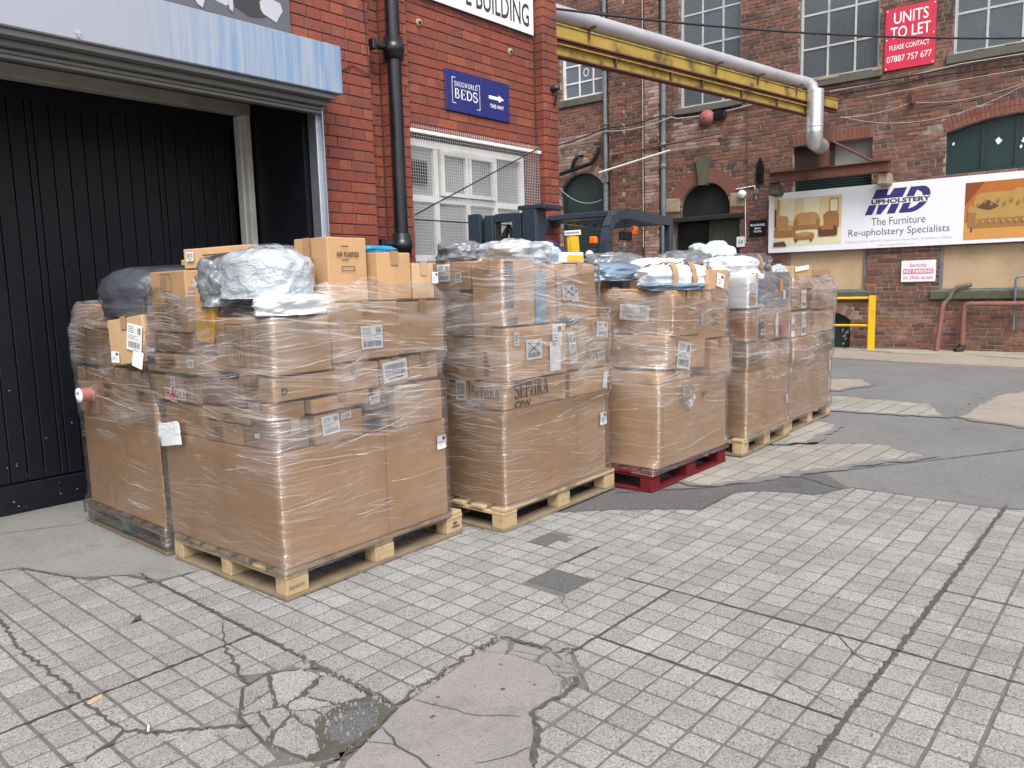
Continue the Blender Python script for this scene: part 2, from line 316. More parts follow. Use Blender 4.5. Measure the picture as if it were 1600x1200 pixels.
# ------------------------------------------------------------------ mesh helpers
class MB:
    """collects faces; build() links them as ONE mesh object"""
    def __init__(s): s.v = []; s.f = []; s.m = []; s.mi = 0; s.smooth = []
    def add(s, verts, faces, smooth=False):
        o = len(s.v); s.v += [tuple(p) for p in verts]
        for f in faces: s.f.append(tuple(i+o for i in f)); s.m.append(s.mi); s.smooth.append(smooth)
        return s
    def box(s, x0, x1, y0, y1, z0, z1, bev=0.0):
        if bev <= 0:
            v = [(x, y, z) for z in (z0, z1) for y in (y0, y1) for x in (x0, x1)]
            return s.add(v, [(0, 2, 3, 1), (4, 5, 7, 6), (0, 1, 5, 4), (2, 6, 7, 3), (0, 4, 6, 2), (1, 3, 7, 5)])
        b = min(bev, (x1-x0)*0.45, (y1-y0)*0.45, (z1-z0)*0.45)
        P = {}; v = []
        for ix, x in ((-1, x0), (1, x1)):
            for iy, y in ((-1, y0), (1, y1)):
                for iz, z in ((-1, z0), (1, z1)):
                    for a in range(3):
                        p = [x-ix*b, y-iy*b, z-iz*b]; p[a] = (x, y, z)[a]
                        P[(ix, iy, iz, a)] = len(v); v.append(p)
        f = []
        for a in range(3):
            o = [i for i in range(3) if i != a]
            for sg in (-1, 1):
                q = []
                for s1, s2 in ((-1, -1), (1, -1), (1, 1), (-1, 1)):
                    k = [0, 0, 0]; k[a] = sg; k[o[0]] = s1; k[o[1]] = s2; q.append(P[(*k, a)])
                f.append(q if (sg > 0) == (a != 1) else q[::-1])
        for a in range(3):
            o = [i for i in range(3) if i != a]
            for s1 in (-1, 1):
                for s2 in (-1, 1):
                    q = []
                    for sg, aa in ((-1, o[0]), (1, o[0]), (1, o[1]), (-1, o[1])):
                        k = [0, 0, 0]; k[a] = sg; k[o[0]] = s1; k[o[1]] = s2; q.append(P[(*k, aa)])
                    f.append(q if s1*s2*(1 if a != 1 else -1) > 0 else q[::-1])
        for ix in (-1, 1):
            for iy in (-1, 1):
                for iz in (-1, 1):
                    q = [P[(ix, iy, iz, a)] for a in range(3)]
                    f.append(q if ix*iy*iz > 0 else q[::-1])
        return s.add(v, f)
    def quad(s, a, b, c, d): return s.add([a, b, c, d], [(0, 1, 2, 3)])
    def poly(s, pts, z): return s.add([(x, y, z) for x, y in pts], [tuple(range(len(pts)))])
    def prism(s, pts, z0, z1, inset=0.0):
        n = len(pts); cx = sum(p[0] for p in pts)/n; cy = sum(p[1] for p in pts)/n
        top = [(cx+(x-cx)*(1-inset), cy+(y-cy)*(1-inset), z1) for x, y in pts]
        v = [(x, y, z0) for x, y in pts] + top
        return s.add(v, [tuple(range(n, 2*n))] + [(i, (i+1) % n, n+(i+1) % n, n+i) for i in range(n)])
    def prism_y(s, pts, y0, y1):
        """outline in x,z (counter-clockwise seen from -y), extruded from y0 (front) to y1"""
        n = len(pts); v = [(x, y0, z) for x, z in pts] + [(x, y1, z) for x, z in pts]
        return s.add(v, [tuple(range(n)), tuple(range(2*n-1, n-1, -1))] + [(i, n+i, n+(i+1) % n, (i+1) % n) for i in range(n)])
    def tube(s, path, r, n=10, caps=True, smooth=True):
        P = [Vector(p) for p in path]; rings = []; o = len(s.v); vs = []
        ref = Vector((0.13, 0.21, 0.97)); prev = None
        for i, p in enumerate(P):
            t = (P[min(i+1, len(P)-1)]-P[max(i-1, 0)]).normalized()
            if prev is None:
                a = t.cross(ref if abs(t.dot(ref)) < 0.9 else Vector((1, 0, 0))).normalized()
            else: a = (prev-t*prev.dot(t)).normalized()
            prev = a; b = t.cross(a)
            rr = r[i] if isinstance(r, (list, tuple)) else r
            vs += [p+a*math.cos(2*math.pi*k/n)*rr+b*math.sin(2*math.pi*k/n)*rr for k in range(n)]
        f = [(i*n+k, i*n+(k+1) % n, (i+1)*n+(k+1) % n, (i+1)*n+k) for i in range(len(P)-1) for k in range(n)]
        s.add(vs, f, smooth)
        if caps: s.add(vs[:n], [tuple(range(n-1, -1, -1))]); s.add(vs[-n:], [tuple(range(n))])
        return s
    def lathe(s, prof, n=24, axis='z', c=(0, 0, 0)):
        vs = []
        for r_, h in prof:
            for k in range(n):
                a = 2*math.pi*k/n; x, y = r_*math.cos(a), r_*math.sin(a)
                vs.append((c[0]+x, c[1]+y, c[2]+h) if axis == 'z' else (c[0]+x, c[1]-h, c[2]+y) if axis == 'y' else (c[0]+h, c[1]+x, c[2]+y))
        f = [(i*n+k, i*n+(k+1) % n, (i+1)*n+(k+1) % n, (i+1)*n+k) for i in range(len(prof)-1) for k in range(n)]
        return s.add(vs, f, True)
    def text(s, body, x0, x1, z0, z1, y=0.0, bold=0.0, shear=0.0, serif=False):
        """flat lettering fitted into the rectangle on the plane y (reads from -y)"""
        vs, fs = serif_text(body) if serif else font_text(body, bold, shear)
        if not vs: return s
        mx = [min(p[0] for p in vs), max(p[0] for p in vs), min(p[1] for p in vs), max(p[1] for p in vs)]
        sx = (x1-x0)/(mx[1]-mx[0]); sz = (z1-z0)/(mx[3]-mx[2])
        return s.add([(x0+(p[0]-mx[0])*sx, y, z0+(p[1]-mx[2])*sz) for p in vs], fs)
    def rectxz(s, x0, x1, z0, z1, y): return s.add([(x0, y, z0), (x1, y, z0), (x1, y, z1), (x0, y, z1)], [(0, 1, 2, 3)])
    def mesh(s, name, mats):
        me = bpy.data.meshes.new(name); me.from_pydata(s.v, [], s.f)
        for ma in (mats if isinstance(mats, (list, tuple)) else [mats]): me.materials.append(ma)
        me.polygons.foreach_set('material_index', s.m); me.polygons.foreach_set('use_smooth', s.smooth)
        me.update(); return me
    def build(s, name, mats, parent=None, loc=(0, 0, 0), rz=0.0):
        return obj(name, s.mesh(name, mats), parent, loc, rz)
def obj(name, me, parent=None, loc=(0, 0, 0), rz=0.0):
    o = bpy.data.objects.new(name, me); COL.objects.link(o); o.location = loc; o.rotation_euler = (0, 0, rz)
    if parent: o.parent = parent
    return o
def tag(o, label, cat, group=None):
    o['label'] = label; o['category'] = cat
    if group: o['group'] = group
    return o
def thing(name, label, cat, loc=(0, 0, 0), rz=0.0, group=None):
    return tag(obj(name, None, None, loc, rz), label, cat, group)
def struct(o): o['kind'] = 'structure'; return o
def stuff(o): o['kind'] = 'stuff'; return o

_FC = {}
def font_text(body, bold=0.0, shear=0.0):
    k = (body, bold, shear)
    if k in _FC: return _FC[k]
    cu = bpy.data.curves.new('lettering', 'FONT'); cu.body = body; cu.size = 1; cu.resolution_u = 3; cu.offset = bold; cu.shear = shear
    ob = bpy.data.objects.new('lettering', cu); COL.objects.link(ob)
    dg = bpy.context.evaluated_depsgraph_get(); me = bpy.data.meshes.new_from_object(ob.evaluated_get(dg))
    vs = [(v.co.x, v.co.y) for v in me.vertices]; fs = []
    for p in me.polygons:
        q = list(p.vertices); a = sum(vs[q[i]][0]*vs[q[(i+1) % len(q)]][1]-vs[q[(i+1) % len(q)]][0]*vs[q[i]][1] for i in range(len(q)))
        fs.append(tuple(q if a > 0 else q[::-1]))
    bpy.data.objects.remove(ob); bpy.data.curves.remove(cu); bpy.data.meshes.remove(me)
    _FC[k] = (vs, fs); return _FC[k]
def _arc(cx, cy, rx, ry, a0, a1, n=12): return [(cx+rx*math.cos(R(a0+(a1-a0)*i/n)), cy+ry*math.sin(R(a0+(a1-a0)*i/n))) for i in range(n+1)]
SERIF = {   # width, strokes: (points, thickness) ; serifs are short thin strokes
 'S': (0.62, [(_arc(0.31, 0.74, 0.24, 0.23, 20, 270)+_arc(0.31, 0.25, 0.26, 0.25, 90, -160), 0.11), ([(0.53, 0.66), (0.53, 0.97)], 0.04), ([(0.06, 0.03), (0.06, 0.34)], 0.04)]),
 'E': (0.66, [([(0.17, 0), (0.17, 1)], 0.14), ([(0.03, 0.98), (0.6, 0.98)], 0.05), ([(0.03, 0.02), (0.62, 0.02)], 0.05), ([(0.17, 0.5), (0.46, 0.5)], 0.05), ([(0.6, 0.78), (0.6, 1)], 0.05), ([(0.62, 0), (0.62, 0.24)], 0.05), ([(0.46, 0.38), (0.46, 0.62)], 0.05)]),
 'P': (0.62, [([(0.17, 0), (0.17, 1)], 0.14), ([(0.03, 0.02), (0.34, 0.02)], 0.05), ([(0.03, 0.98), (0.3, 0.98)], 0.05), (_arc(0.28, 0.73, 0.27, 0.25, 90, -90), 0.11)]),
 'H': (0.82, [([(0.17, 0), (0.17, 1)], 0.14), ([(0.65, 0), (0.65, 1)], 0.14), ([(0.17, 0.5), (0.65, 0.5)], 0.05), ([(0.03, 0.02), (0.31, 0.02)], 0.05), ([(0.03, 0.98), (0.31, 0.98)], 0.05), ([(0.51, 0.02), (0.79, 0.02)], 0.05), ([(0.51, 0.98), (0.79, 0.98)], 0.05)]),
 'R': (0.74, [([(0.17, 0), (0.17, 1)], 0.14), ([(0.03, 0.02), (0.31, 0.02)], 0.05), ([(0.03, 0.98), (0.3, 0.98)], 0.05), (_arc(0.28, 0.74, 0.25, 0.24, 90, -90), 0.11), ([(0.36, 0.5), (0.64, 0.02)], 0.12), ([(0.58, 0.02), (0.76, 0.02)], 0.05)]),
 'A': (0.78, [([(0.12, 0), (0.38, 1)], 0.05), ([(0.38, 1), (0.64, 0)], 0.14), ([(0.2, 0.33), (0.55, 0.33)], 0.05), ([(0.02, 0.02), (0.24, 0.02)], 0.05), ([(0.5, 0.02), (0.78, 0.02)], 0.05)]),
 'N': (0.8, [([(0.15, 0), (0.15, 1)], 0.05), ([(0.13, 0.97), (0.66, 0.03)], 0.14), ([(0.66, 0), (0.66, 1)], 0.05), ([(0.02, 0.98), (0.2, 0.98)], 0.05), ([(0.02, 0.02), (0.28, 0.02)], 0.05), ([(0.53, 0.98), (0.79, 0.98)], 0.05)]),
 'U': (0.8, [([(0.18, 1), (0.18, 0.3)]+_arc(0.42, 0.28, 0.24, 0.26, 180, 360, 8)+[(0.66, 0.3), (0.66, 1)], 0.1), ([(0.03, 0.98), (0.33, 0.98)], 0.05), ([(0.54, 0.98), (0.78, 0.98)], 0.05)]),
 'G': (0.78, [(_arc(0.4, 0.5, 0.33, 0.46, 45, 330, 16), 0.11), ([(0.66, 0.06), (0.66, 0.42)], 0.12), ([(0.5, 0.42), (0.78, 0.42)], 0.05), ([(0.65, 0.7), (0.65, 0.96)], 0.04)]),
 'W': (1.05, [([(0.13, 1), (0.33, 0)], 0.13), ([(0.33, 0), (0.53, 1)], 0.05), ([(0.5, 1), (0.72, 0)], 0.13), ([(0.72, 0), (0.93, 1)], 0.05), ([(0.02, 0.98), (0.28, 0.98)], 0.05), ([(0.4, 0.98), (0.64, 0.98)], 0.05), ([(0.83, 0.98), (1.03, 0.98)], 0.05)]),
 'O': (0.8, [(_arc(0.4, 0.5, 0.32, 0.46, 0, 360, 20), 0.11)]),
 'L': (0.64, [([(0.17, 0), (0.17, 1)], 0.14), ([(0.03, 0.98), (0.32, 0.98)], 0.05), ([(0.03, 0.02), (0.6, 0.02)], 0.05), ([(0.6, 0), (0.6, 0.3)], 0.05)]),
 'D': (0.8, [([(0.17, 0), (0.17, 1)], 0.14), ([(0.03, 0.98), (0.3, 0.98)], 0.05), ([(0.03, 0.02), (0.3, 0.02)], 0.05), (_arc(0.28, 0.5, 0.43, 0.47, 90, -90, 14), 0.11)]),
 'B': (0.7, [([(0.17, 0), (0.17, 1)], 0.14), ([(0.03, 0.98), (0.3, 0.98)], 0.05), ([(0.03, 0.02), (0.3, 0.02)], 0.05), (_arc(0.28, 0.75, 0.24, 0.22, 90, -90), 0.1), (_arc(0.28, 0.27, 0.31, 0.25, 90, -90), 0.11)]),
 'C': (0.72, [(_arc(0.4, 0.5, 0.33, 0.46, 45, 315, 16), 0.11), ([(0.64, 0.7), (0.64, 0.95)], 0.04)]),
 'F': (0.6, [([(0.17, 0), (0.17, 1)], 0.14), ([(0.03, 0.98), (0.56, 0.98)], 0.05), ([(0.03, 0.02), (0.33, 0.02)], 0.05), ([(0.17, 0.5), (0.44, 0.5)], 0.05), ([(0.56, 0.76), (0.56, 1)], 0.05)]),
 ' ': (0.4, []),
}
def serif_text(body):
    vs = []; fs = []; x = 0
    for ch in body:
        w, st = SERIF[ch]
        for pts, th in st:
            o = len(vs)
            for i, p in enumerate(pts):
                a = Vector(pts[max(i-1, 0)]); b = Vector(pts[min(i+1, len(pts)-1)]); t = (b-a).normalized(); nn = Vector((-t.y, t.x))*th/2
                vs += [(x+p[0]+nn.x, p[1]+nn.y), (x+p[0]-nn.x, p[1]-nn.y)]
            fs += [(o+2*i+1, o+2*i+3, o+2*i+2, o+2*i) for i in range(len(pts)-1)]
        x += w+0.06
    return vs, fs
def inside(p, poly):
    c = False; j = len(poly)-1
    for i in range(len(poly)):
        if (poly[i][1] > p[1]) != (poly[j][1] > p[1]) and p[0] < (poly[j][0]-poly[i][0])*(p[1]-poly[i][1])/(poly[j][1]-poly[i][1])+poly[i][0]: c = not c
        j = i
    return c

def lines(parent, mat, rows, y, name='lettering'):
    """each line of writing is a mesh of its own: (text, x0, x1, z0, z1[, bold[, serif]])"""
    for r_ in rows:
        m = MB(); m.text(r_[0], *r_[1:5], y, r_[5] if len(r_) > 5 else 0.0, serif=len(r_) > 6 and r_[6]); m.build(name, mat, parent)

# ------------------------------------------------------------------ the yard floor
def in_view(x, y, z, mx=1.0, my=1.0):
    d = Vector((x, y, z-CAM_H)); w = d.dot(fw)
    if w < 0.2: return False
    return abs(d.dot(r2)/w) < 0.667*mx and abs(d.dot(u2)/w) < 0.5*my
def dist(x, y, z): return math.sqrt(x*x+y*y+(z-CAM_H)**2)

m = MB(); m.poly([(-90, -90), (110, -90), (110, 110), (-90, 110)], 0.0)
struct(m.build('yard_ground', ASPHALT))

MAIN = [(-0.6, 5.0), (0.7, 4.85), (1.13, 4.57), (1.2, 4.54), (1.29, 4.27), (1.34, 4.13), (1.52, 3.96), (1.56, 3.75), (1.77, 3.72), (3.2, 3.72), (3.11, 3.27),
        (3.32, 2.94), (3.63, 2.89), (3.92, 2.6), (4.24, 2.18), (4.66, 2.19), (4.83, 2.09), (4.99, 1.72), (5.27, 1.61), (5.27, 0.79), (5.34, 0.64), (5.6, -1.6), (-0.6, -1.6)]
m = MB(); m.poly(MAIN[::-1], 0.0108); PAV = struct(m.build('paving', DIRT))
BROKEN = [(1.52, 2.42), (1.565, 2.1), (1.565, 1.95), (1.47, 1.86), (1.3, 1.83), (1.2, 1.9), (1.16, 2.1), (1.19, 2.3), (1.3, 2.47), (1.42, 2.5)]
PATCH = [(2.17, 2.0), (2.2, 1.85), (2.2, 1.76), (2.26, 1.7), (2.13, 1.56), (1.98, 1.53), (1.84, 1.55), (1.72, 1.44), (1.62, 1.38), (1.5, 1.2), (1.2, 1.1), (0.95, 1.3), (1.05, 1.62), (1.25, 1.82), (1.4, 1.87), (1.57, 1.93), (1.85, 1.96)]
SQUARES = [[(2.69, 2.055), (2.91, 2.055), (2.91, 2.295), (2.69, 2.295)], [(3.13, 2.48), (3.32, 2.48), (3.32, 2.66), (3.13, 2.66)]]
JOINTS = [('x', 1.57, 1.95, 3.95), ('y', 2.83, -0.6, 1.57), ('y', 0.735, -1, 5.4), ('x', 3.01, -1.6, 1.95), ('x', 2.41, 0.735, 1.7), ('y', 1.695, 2.2, 3.01), ('y', 2.295, 3.01, 3.3), ('x', 3.73, -1.6, 0.735), ('x', 0.49, -1, 5)]
PIT = 0.12
def sett_mesh(seed, name, mat, w=PIT, d=PIT, gap=0.0098, h=0.0100):
    rr = random.Random(seed); mb = MB()
    a = w/2-gap/2; b = d/2-gap/2; j = lambda s: rr.uniform(-s, s)
    base = []
    for (sx, sy) in ((-1, -1), (1, -1), (1, 1), (-1, 1)):
        cx, cy = sx*a, sy*b; c = rr.uniform(0.002, 0.007)
        p = [(cx-sx*c, cy), (cx, cy-sy*c)] if (sx*sy) < 0 else [(cx, cy-sy*c), (cx-sx*c, cy)]
        if (sx, sy) in ((-1, -1), (1, 1)): p = [(cx, cy-sy*c), (cx-sx*c, cy)]
        else: p = [(cx-sx*c, cy), (cx, cy-sy*c)]
        base += [(x+j(0.002), y+j(0.002)) for x, y in p]
    n = len(base); zt = [h+j(0.0012) for _ in base]
    mid = [(x*0.985, y*0.985, h*0.86) for x, y in base]
    top = [(x*0.93, y*0.93, z) for (x, y), z in zip(base, zt)]
    v = [(x, y, -0.003) for x, y in base]+mid+top
    f = [(k*n+i, k*n+(i+1) % n, (k+1)*n+(i+1) % n, (k+1)*n+i) for k in (0, 1) for i in range(n)]+[tuple(range(2*n, 3*n))]
    mb.add(v, f); return mb
def clip(poly, px, py, nx, ny):
    out = []
    for i in range(len(poly)):
        a = poly[i]; b = poly[(i+1) % len(poly)]
        da = (a[0]-px)*nx+(a[1]-py)*ny; db = (b[0]-px)*nx+(b[1]-py)*ny
        if da <= 0: out.append(a)
        if da*db < 0: t = da/(da-db); out.append((a[0]+(b[0]-a[0])*t, a[1]+(b[1]-a[1])*t))
    return out
def seg_hits(a, b, x0, x1, y0, y1):
    t0, t1 = 0.0, 1.0; d = (b[0]-a[0], b[1]-a[1])
    for k, lo, hi in ((0, x0, x1), (1, y0, y1)):
        if abs(d[k]) < 1e-9:
            if not lo <= a[k] <= hi: return False
        else:
            p, q = sorted(((lo-a[k])/d[k], (hi-a[k])/d[k])); t0 = max(t0, p); t1 = min(t1, q)
    return t0 <= t1
def trim(cell, poly, keep_in):
    """cut a paving cell along the edges of a clockwise outline that run through it"""
    xs = [p[0] for p in cell]; ys = [p[1] for p in cell]; bx = (min(xs), max(xs), min(ys), max(ys)); cut = False
    for a, b in zip(poly, poly[1:]+poly[:1]):
        if seg_hits(a, b, *bx):
            cut = True; n = (-(b[1]-a[1]), b[0]-a[0])
            if not keep_in: n = (-n[0], -n[1])
            cell = clip(cell, a[0], a[1], *n)
            if len(cell) < 3: return None, True
    return cell, cut
variants = [sett_mesh(i, 'sett', SETT) for i in range(10)]
vmesh = [v.mesh('sett', SETT) for v in variants]
cells = []; trimmed = []
for ix in range(-6, 48):
    x0 = 0.01+PIT*ix; cx = x0+PIT/2
    for iy in range(-22, 50):
        y0 = (2.83 if cx < 1.57 else 0.735)+PIT*iy; cy = y0+PIT/2
        if not (-1.6 < cy < 5): continue
        g_ = 0.006; cell = [(x0+g_, y0+g_), (x0+PIT-g_, y0+g_), (x0+PIT-g_, y0+PIT-g_), (x0+g_, y0+PIT-g_)]; cutany = False
        for q, kin in ((MAIN, True), (PATCH, False), (BROKEN, False)):
            cell, cut = trim(cell, q, kin); cutany |= cut
            if cell is None: break
            if not cut and inside((cx, cy), q) != kin: cell = None; break
        if cell is None or any(inside((cx, cy), q) for q in SQUARES): continue
        if cutany:
            ar = abs(sum(cell[k][0]*cell[(k+1) % len(cell)][1]-cell[(k+1) % len(cell)][0]*cell[k][1] for k in range(len(cell))))/2
            if ar > 0.0012: trimmed.append(cell)
            continue
        l = r = bq = t = 0.0
        for ax, c, a, b in JOINTS:
            if ax == 'x' and a-0.02 < cy < b+0.02:
                if abs(x0-c) < 0.01: l = 0.003
                if abs(x0+PIT-c) < 0.01: r = 0.003
            if ax == 'y' and a-0.02 < cx < b+0.02:
                if abs(y0-c) < 0.01: bq = 0.003
                if abs(y0+PIT-c) < 0.01: t = 0.003
        warp = 0.006*noise.noise(Vector((cx*1.3, cy*1.3, 3)))
        cells.append((cx+(l-r)/2+warp, cy+(bq-t)/2-warp, (PIT-l-r)/PIT, (PIT-bq-t)/PIT))
cells.sort(key=lambda c: (not in_view(c[0], c[1], 0.0, 1.0, 1.0), dist(c[0], c[1], 0)))
rest = MB()
for c in trimmed: rest.prism(c, 0.002, 0.0145+random.uniform(-0.001, 0.001), 0.05)
for i, (cx, cy, sx, sy) in enumerate(cells):
    k = random.randrange(10); q = random.choice((1, -1)); q2 = random.choice((1, -1)); z = 0.0042+random.uniform(-0.001, 0.001)+0.0016*noise.noise(Vector((cx*2, cy*2, 9)))
    if i < 300:
        o = obj('sett', vmesh[k], PAV, (cx, cy, z)); o.scale = (sx, sy, 1)
        if q < 0: o.rotation_euler = (0, 0, math.pi)
    else:
        vv = [(cx+p[0]*sx*q, cy+p[1]*sy*q, z+p[2]) for p in variants[k].v]
        rest.add(vv, variants[k].f)
o = stuff(rest.build('setts', SETT, PAV)); o['label'] = 'remaining small square setts of the worn paving'

def ribbon(mb, pts, w, z, seed=0, jag=0.5, step=0.03):
    rr = random.Random(seed); P = [Vector((x, y, 0)) for x, y in pts]; out = []
    for a, b in zip(P, P[1:]):
        n = max(1, int((b-a).length/step))
        out += [a.lerp(b, i/n) for i in range(n)]
    out.append(P[-1]); vs = []; n = len(out)
    for i, p in enumerate(out):
        t = (out[min(i+1, n-1)]-out[max(i-1, 0)]).normalized(); nn = Vector((-t.y, t.x, 0)); off = nn*rr.uniform(-1, 1)*w*jag
        e = min(1, 0.35+min(i, n-1-i)*0.3)
        w1 = w*e*rr.uniform(0.45, 1.25)/2; w2 = w*e*rr.uniform(0.45, 1.25)/2
        vs += [(*(p+off-nn*w1).xy, z), (*(p+off+nn*w2).xy, z)]
    mb.add(vs, [(2*i, 2*i+2, 2*i+3, 2*i+1) for i in range(n-1)])
jm = MB()
for i, (ax, c, a, b) in enumerate(JOINTS):
    ribbon(jm, [(c, a), (c, b)] if ax == 'x' else [(a, c), (b, c)], {0: 0.017, 1: 0.012, 2: 0.020}.get(i, 0.008), 0.0160, i, 0.42, 0.016)
jm.build('joint_dirt', DIRT_DARK, PAV)
cm = MB()
for i, (pts, w) in enumerate([
    ([(0.94, 3.9), (0.89, 3.49), (0.90, 3.24), (0.905, 3.01), (0.9, 2.83)], 0.022), ([(1.54, 3.05), (1.43, 2.83)], 0.010), ([(1.43, 2.83), (1.36, 2.61), (1.32, 2.46)], 0.024),
    ([(0.76, 2.45), (0.87, 2.49), (0.91, 2.52), (0.99, 2.4), (1.08, 2.33), (1.2, 2.2)], 0.026), ([(0.91, 2.52), (0.9, 2.66), (0.9, 2.83)], 0.022), ([(0.6, 2.5), (0.76, 2.45)], 0.016),
    ([(1.56, 2.5), (1.565, 2.3), (1.567, 2.0)], 0.036), ([(1.35, 1.87), (1.2, 1.84), (1.05, 1.64)], 0.03), ([(2.2, 1.74), (2.3, 1.69)], 0.03),
    ([(2.13, 1.56), (1.98, 1.53), (1.84, 1.55), (1.72, 1.44), (1.6, 1.36)], 0.028), ([(1.57, 1.94), (1.85, 1.975), (2.17, 2.01)], 0.032), ([(2.17, 2.0), (2.2, 1.85), (2.21, 1.76)], 0.024),
    ([(1.25, 1.83), (1.42, 1.88), (1.57, 1.94)], 0.035), ([(2.93, 2.31), (3.05, 2.3), (3.3, 2.3)], 0.012), ([(2.67, 2.05), (2.58, 2.0), (2.55, 1.93)], 0.008),
    ([(3.0, 0.95), (2.87, 0.84), (2.84, 0.75)], 0.010), ([(2.55, 1.02), (2.51, 0.9), (2.46, 0.76)], 0.007), ([(0.7, 4.86), (1.13, 4.58), (1.21, 4.54), (1.3, 4.27), (1.34, 4.13), (1.52, 3.96), (1.56, 3.75), (1.77, 3.72)], 0.02),
    ([(3.32, 2.94), (3.63, 2.89), (3.92, 2.6), (4.24, 2.18), (4.66, 2.19), (4.83, 2.09), (4.99, 1.72), (5.27, 1.61), (5.27, 0.79), (5.34, 0.64), (5.5, -0.6)], 0.022)]):
    ribbon(cm, pts, w*0.72, 0.0163, i+40, 0.5, 0.018)
cm.build('crack', DIRT_DARK, PAV)

def fragments(poly, n, seed, gap, parent, mat, name, z0=0.004, z1=0.013, skip=0.0):
    rr = random.Random(seed); xs = [p[0] for p in poly]; ys = [p[1] for p in poly]; s = []
    while len(s) < n:
        p = (rr.uniform(min(xs), max(xs)), rr.uniform(min(ys), max(ys)))
        if inside(p, poly): s.append(p)
    for p in s:
        c = poly
        for q in s:
            if q != p:
                dx, dy = q[0]-p[0], q[1]-p[1]; l = math.hypot(dx, dy)
                c = clip(c, p[0]+dx/2-dx/l*gap/2, p[1]+dy/2-dy/l*gap/2, dx, dy)
                if len(c) < 3: break
        if len(c) < 3 or rr.random() < skip: continue
        cx = sum(a[0] for a in c)/len(c); cy = sum(a[1] for a in c)/len(c)
        c2 = []
        for i in range(len(c)):
            a, b = c[i], c[(i+1) % len(c)]
            for t in (0.05, 0.25, 0.42, 0.6, 0.78, 0.93):
                k = rr.uniform(0.86, 1.02); c2.append((cx+(a[0]+(b[0]-a[0])*t-cx)*k, cy+(a[1]+(b[1]-a[1])*t-cy)*k))
        mb = MB(); mb.prism([(x-cx, y-cy) for x, y in c2], z0-0.004, rr.uniform(z1-0.003, z1+0.002), 0.06)
        mb.build(name, mat, parent, (cx, cy, 0.001))
m = MB(); m.poly(BROKEN[::-1], 0.0112); m.build('loose_dirt', DIRT_DARK, PAV)
CH = [(1.55, 2.02), (1.53, 1.96), (1.47, 1.89), (1.32, 1.87), (1.3, 1.95), (1.36, 2.06), (1.47, 2.08)]
upper = [(1.52, 2.42), (1.56, 2.2), (1.555, 2.06), (1.46, 2.1), (1.34, 2.08), (1.26, 1.92), (1.2, 1.92), (1.17, 2.1), (1.2, 2.3), (1.3, 2.46), (1.42, 2.48)]
fragments(upper, 10, 29, 0.005, PAV, SETT, 'paving_fragment', z1=0.0145)
fragments(CH, 2, 5, 0.004, PAV, DARK_CHUNK, 'dark_fragment', z1=0.012)
fragments([(2.03, 1.97), (2.16, 1.98), (2.2, 1.76), (2.24, 1.7), (2.12, 1.58), (2.04, 1.6), (2.1, 1.7), (2.09, 1.86)], 9, 4, 0.010, PAV, CONC, 'paving_fragment', z1=0.014)
fragments([(0.98, 2.42), (1.15, 2.28), (1.16, 2.2), (1.05, 2.28), (0.95, 2.38)], 5, 9, 0.012, PAV, SETT, 'paving_fragment')
rr = random.Random(77); m = MB()     # loose grit in and round the broken patch and along the worst cracks
for k in range(420):
    q = rr.random()
    if q < 0.5: x, y = rr.gauss(1.37, 0.11), rr.gauss(2.12, 0.16)
    elif q < 0.7: t = rr.random(); x, y = 1.565+rr.gauss(0, 0.014), 1.95+t*0.6
    elif q < 0.85: t = rr.random(); x, y = 1.57+t*0.6, 1.95+t*0.05+rr.gauss(0, 0.016)
    else: t = rr.random(); x, y = 1.98+t*0.28, 1.54+t*0.18+rr.gauss(0, 0.03)
    s = rr.uniform(0.002, 0.0075)*(1.6 if rr.random() < 0.1 else 1); a0 = rr.uniform(0, 3)
    m.prism([(x+s*rr.uniform(0.6, 1.2)*math.cos(a0+t*1.256), y+s*rr.uniform(0.6, 1.2)*math.sin(a0+t*1.256)) for t in range(5)], 0.010, 0.0155+s*0.6, 0.35)
stuff(m.build('grit', CONC, PAV))['label'] = 'loose grit along the broken paving'
for sq in SQUARES:
    m = MB(); m.prism(sq, 0.002, 0.0138, 0.02); m.build('dark_infill', ASPHALT_DARK, PAV)
pp = [(x, y) for x, y in PATCH if not (x > 2.05 and y > 1.7)]
PATCH_B = [(2.03, 1.985), (2.09, 1.86), (2.1, 1.7), (2.04, 1.59), (1.98, 1.545), (1.84, 1.56), (1.72, 1.455), (1.62, 1.39), (1.5, 1.2), (1.2, 1.1), (0.95, 1.3), (1.06, 1.62), (1.26, 1.81), (1.4, 1.86), (1.57, 1.92), (1.85, 1.955)]
m = MB(); m.prism(PATCH_B[::-1], 0.002, 0.0145, 0.01); PB = struct(m.build('concrete_patch', CONC))
m = MB()
for i, (pts, w) in enumerate([([(1.63, 1.93), (1.65, 1.84), (1.69, 1.69), (1.78, 1.56)], 0.006), ([(1.46, 1.87), (1.42, 1.76), (1.41, 1.62), (1.38, 1.4)], 0.010), ([(1.37, 1.85), (1.42, 1.76)], 0.007), ([(1.5, 1.5), (1.58, 1.46), (1.68, 1.42)], 0.009)]):
    ribbon(m, pts, w, 0.0155, i+90, 0.6)
for i in range(9):
    a, b = random.uniform(1.45, 2.0), random.uniform(1.6, 1.9); s = random.uniform(0.004, 0.011)
    m.poly([(a+s*random.uniform(0.5, 1.3)*math.cos(t), b+s*random.uniform(0.4, 1.2)*math.sin(t)) for t in [k*0.7 for k in range(9)]], 0.0156)
m.build('crack', DIRT_DARK, PB)

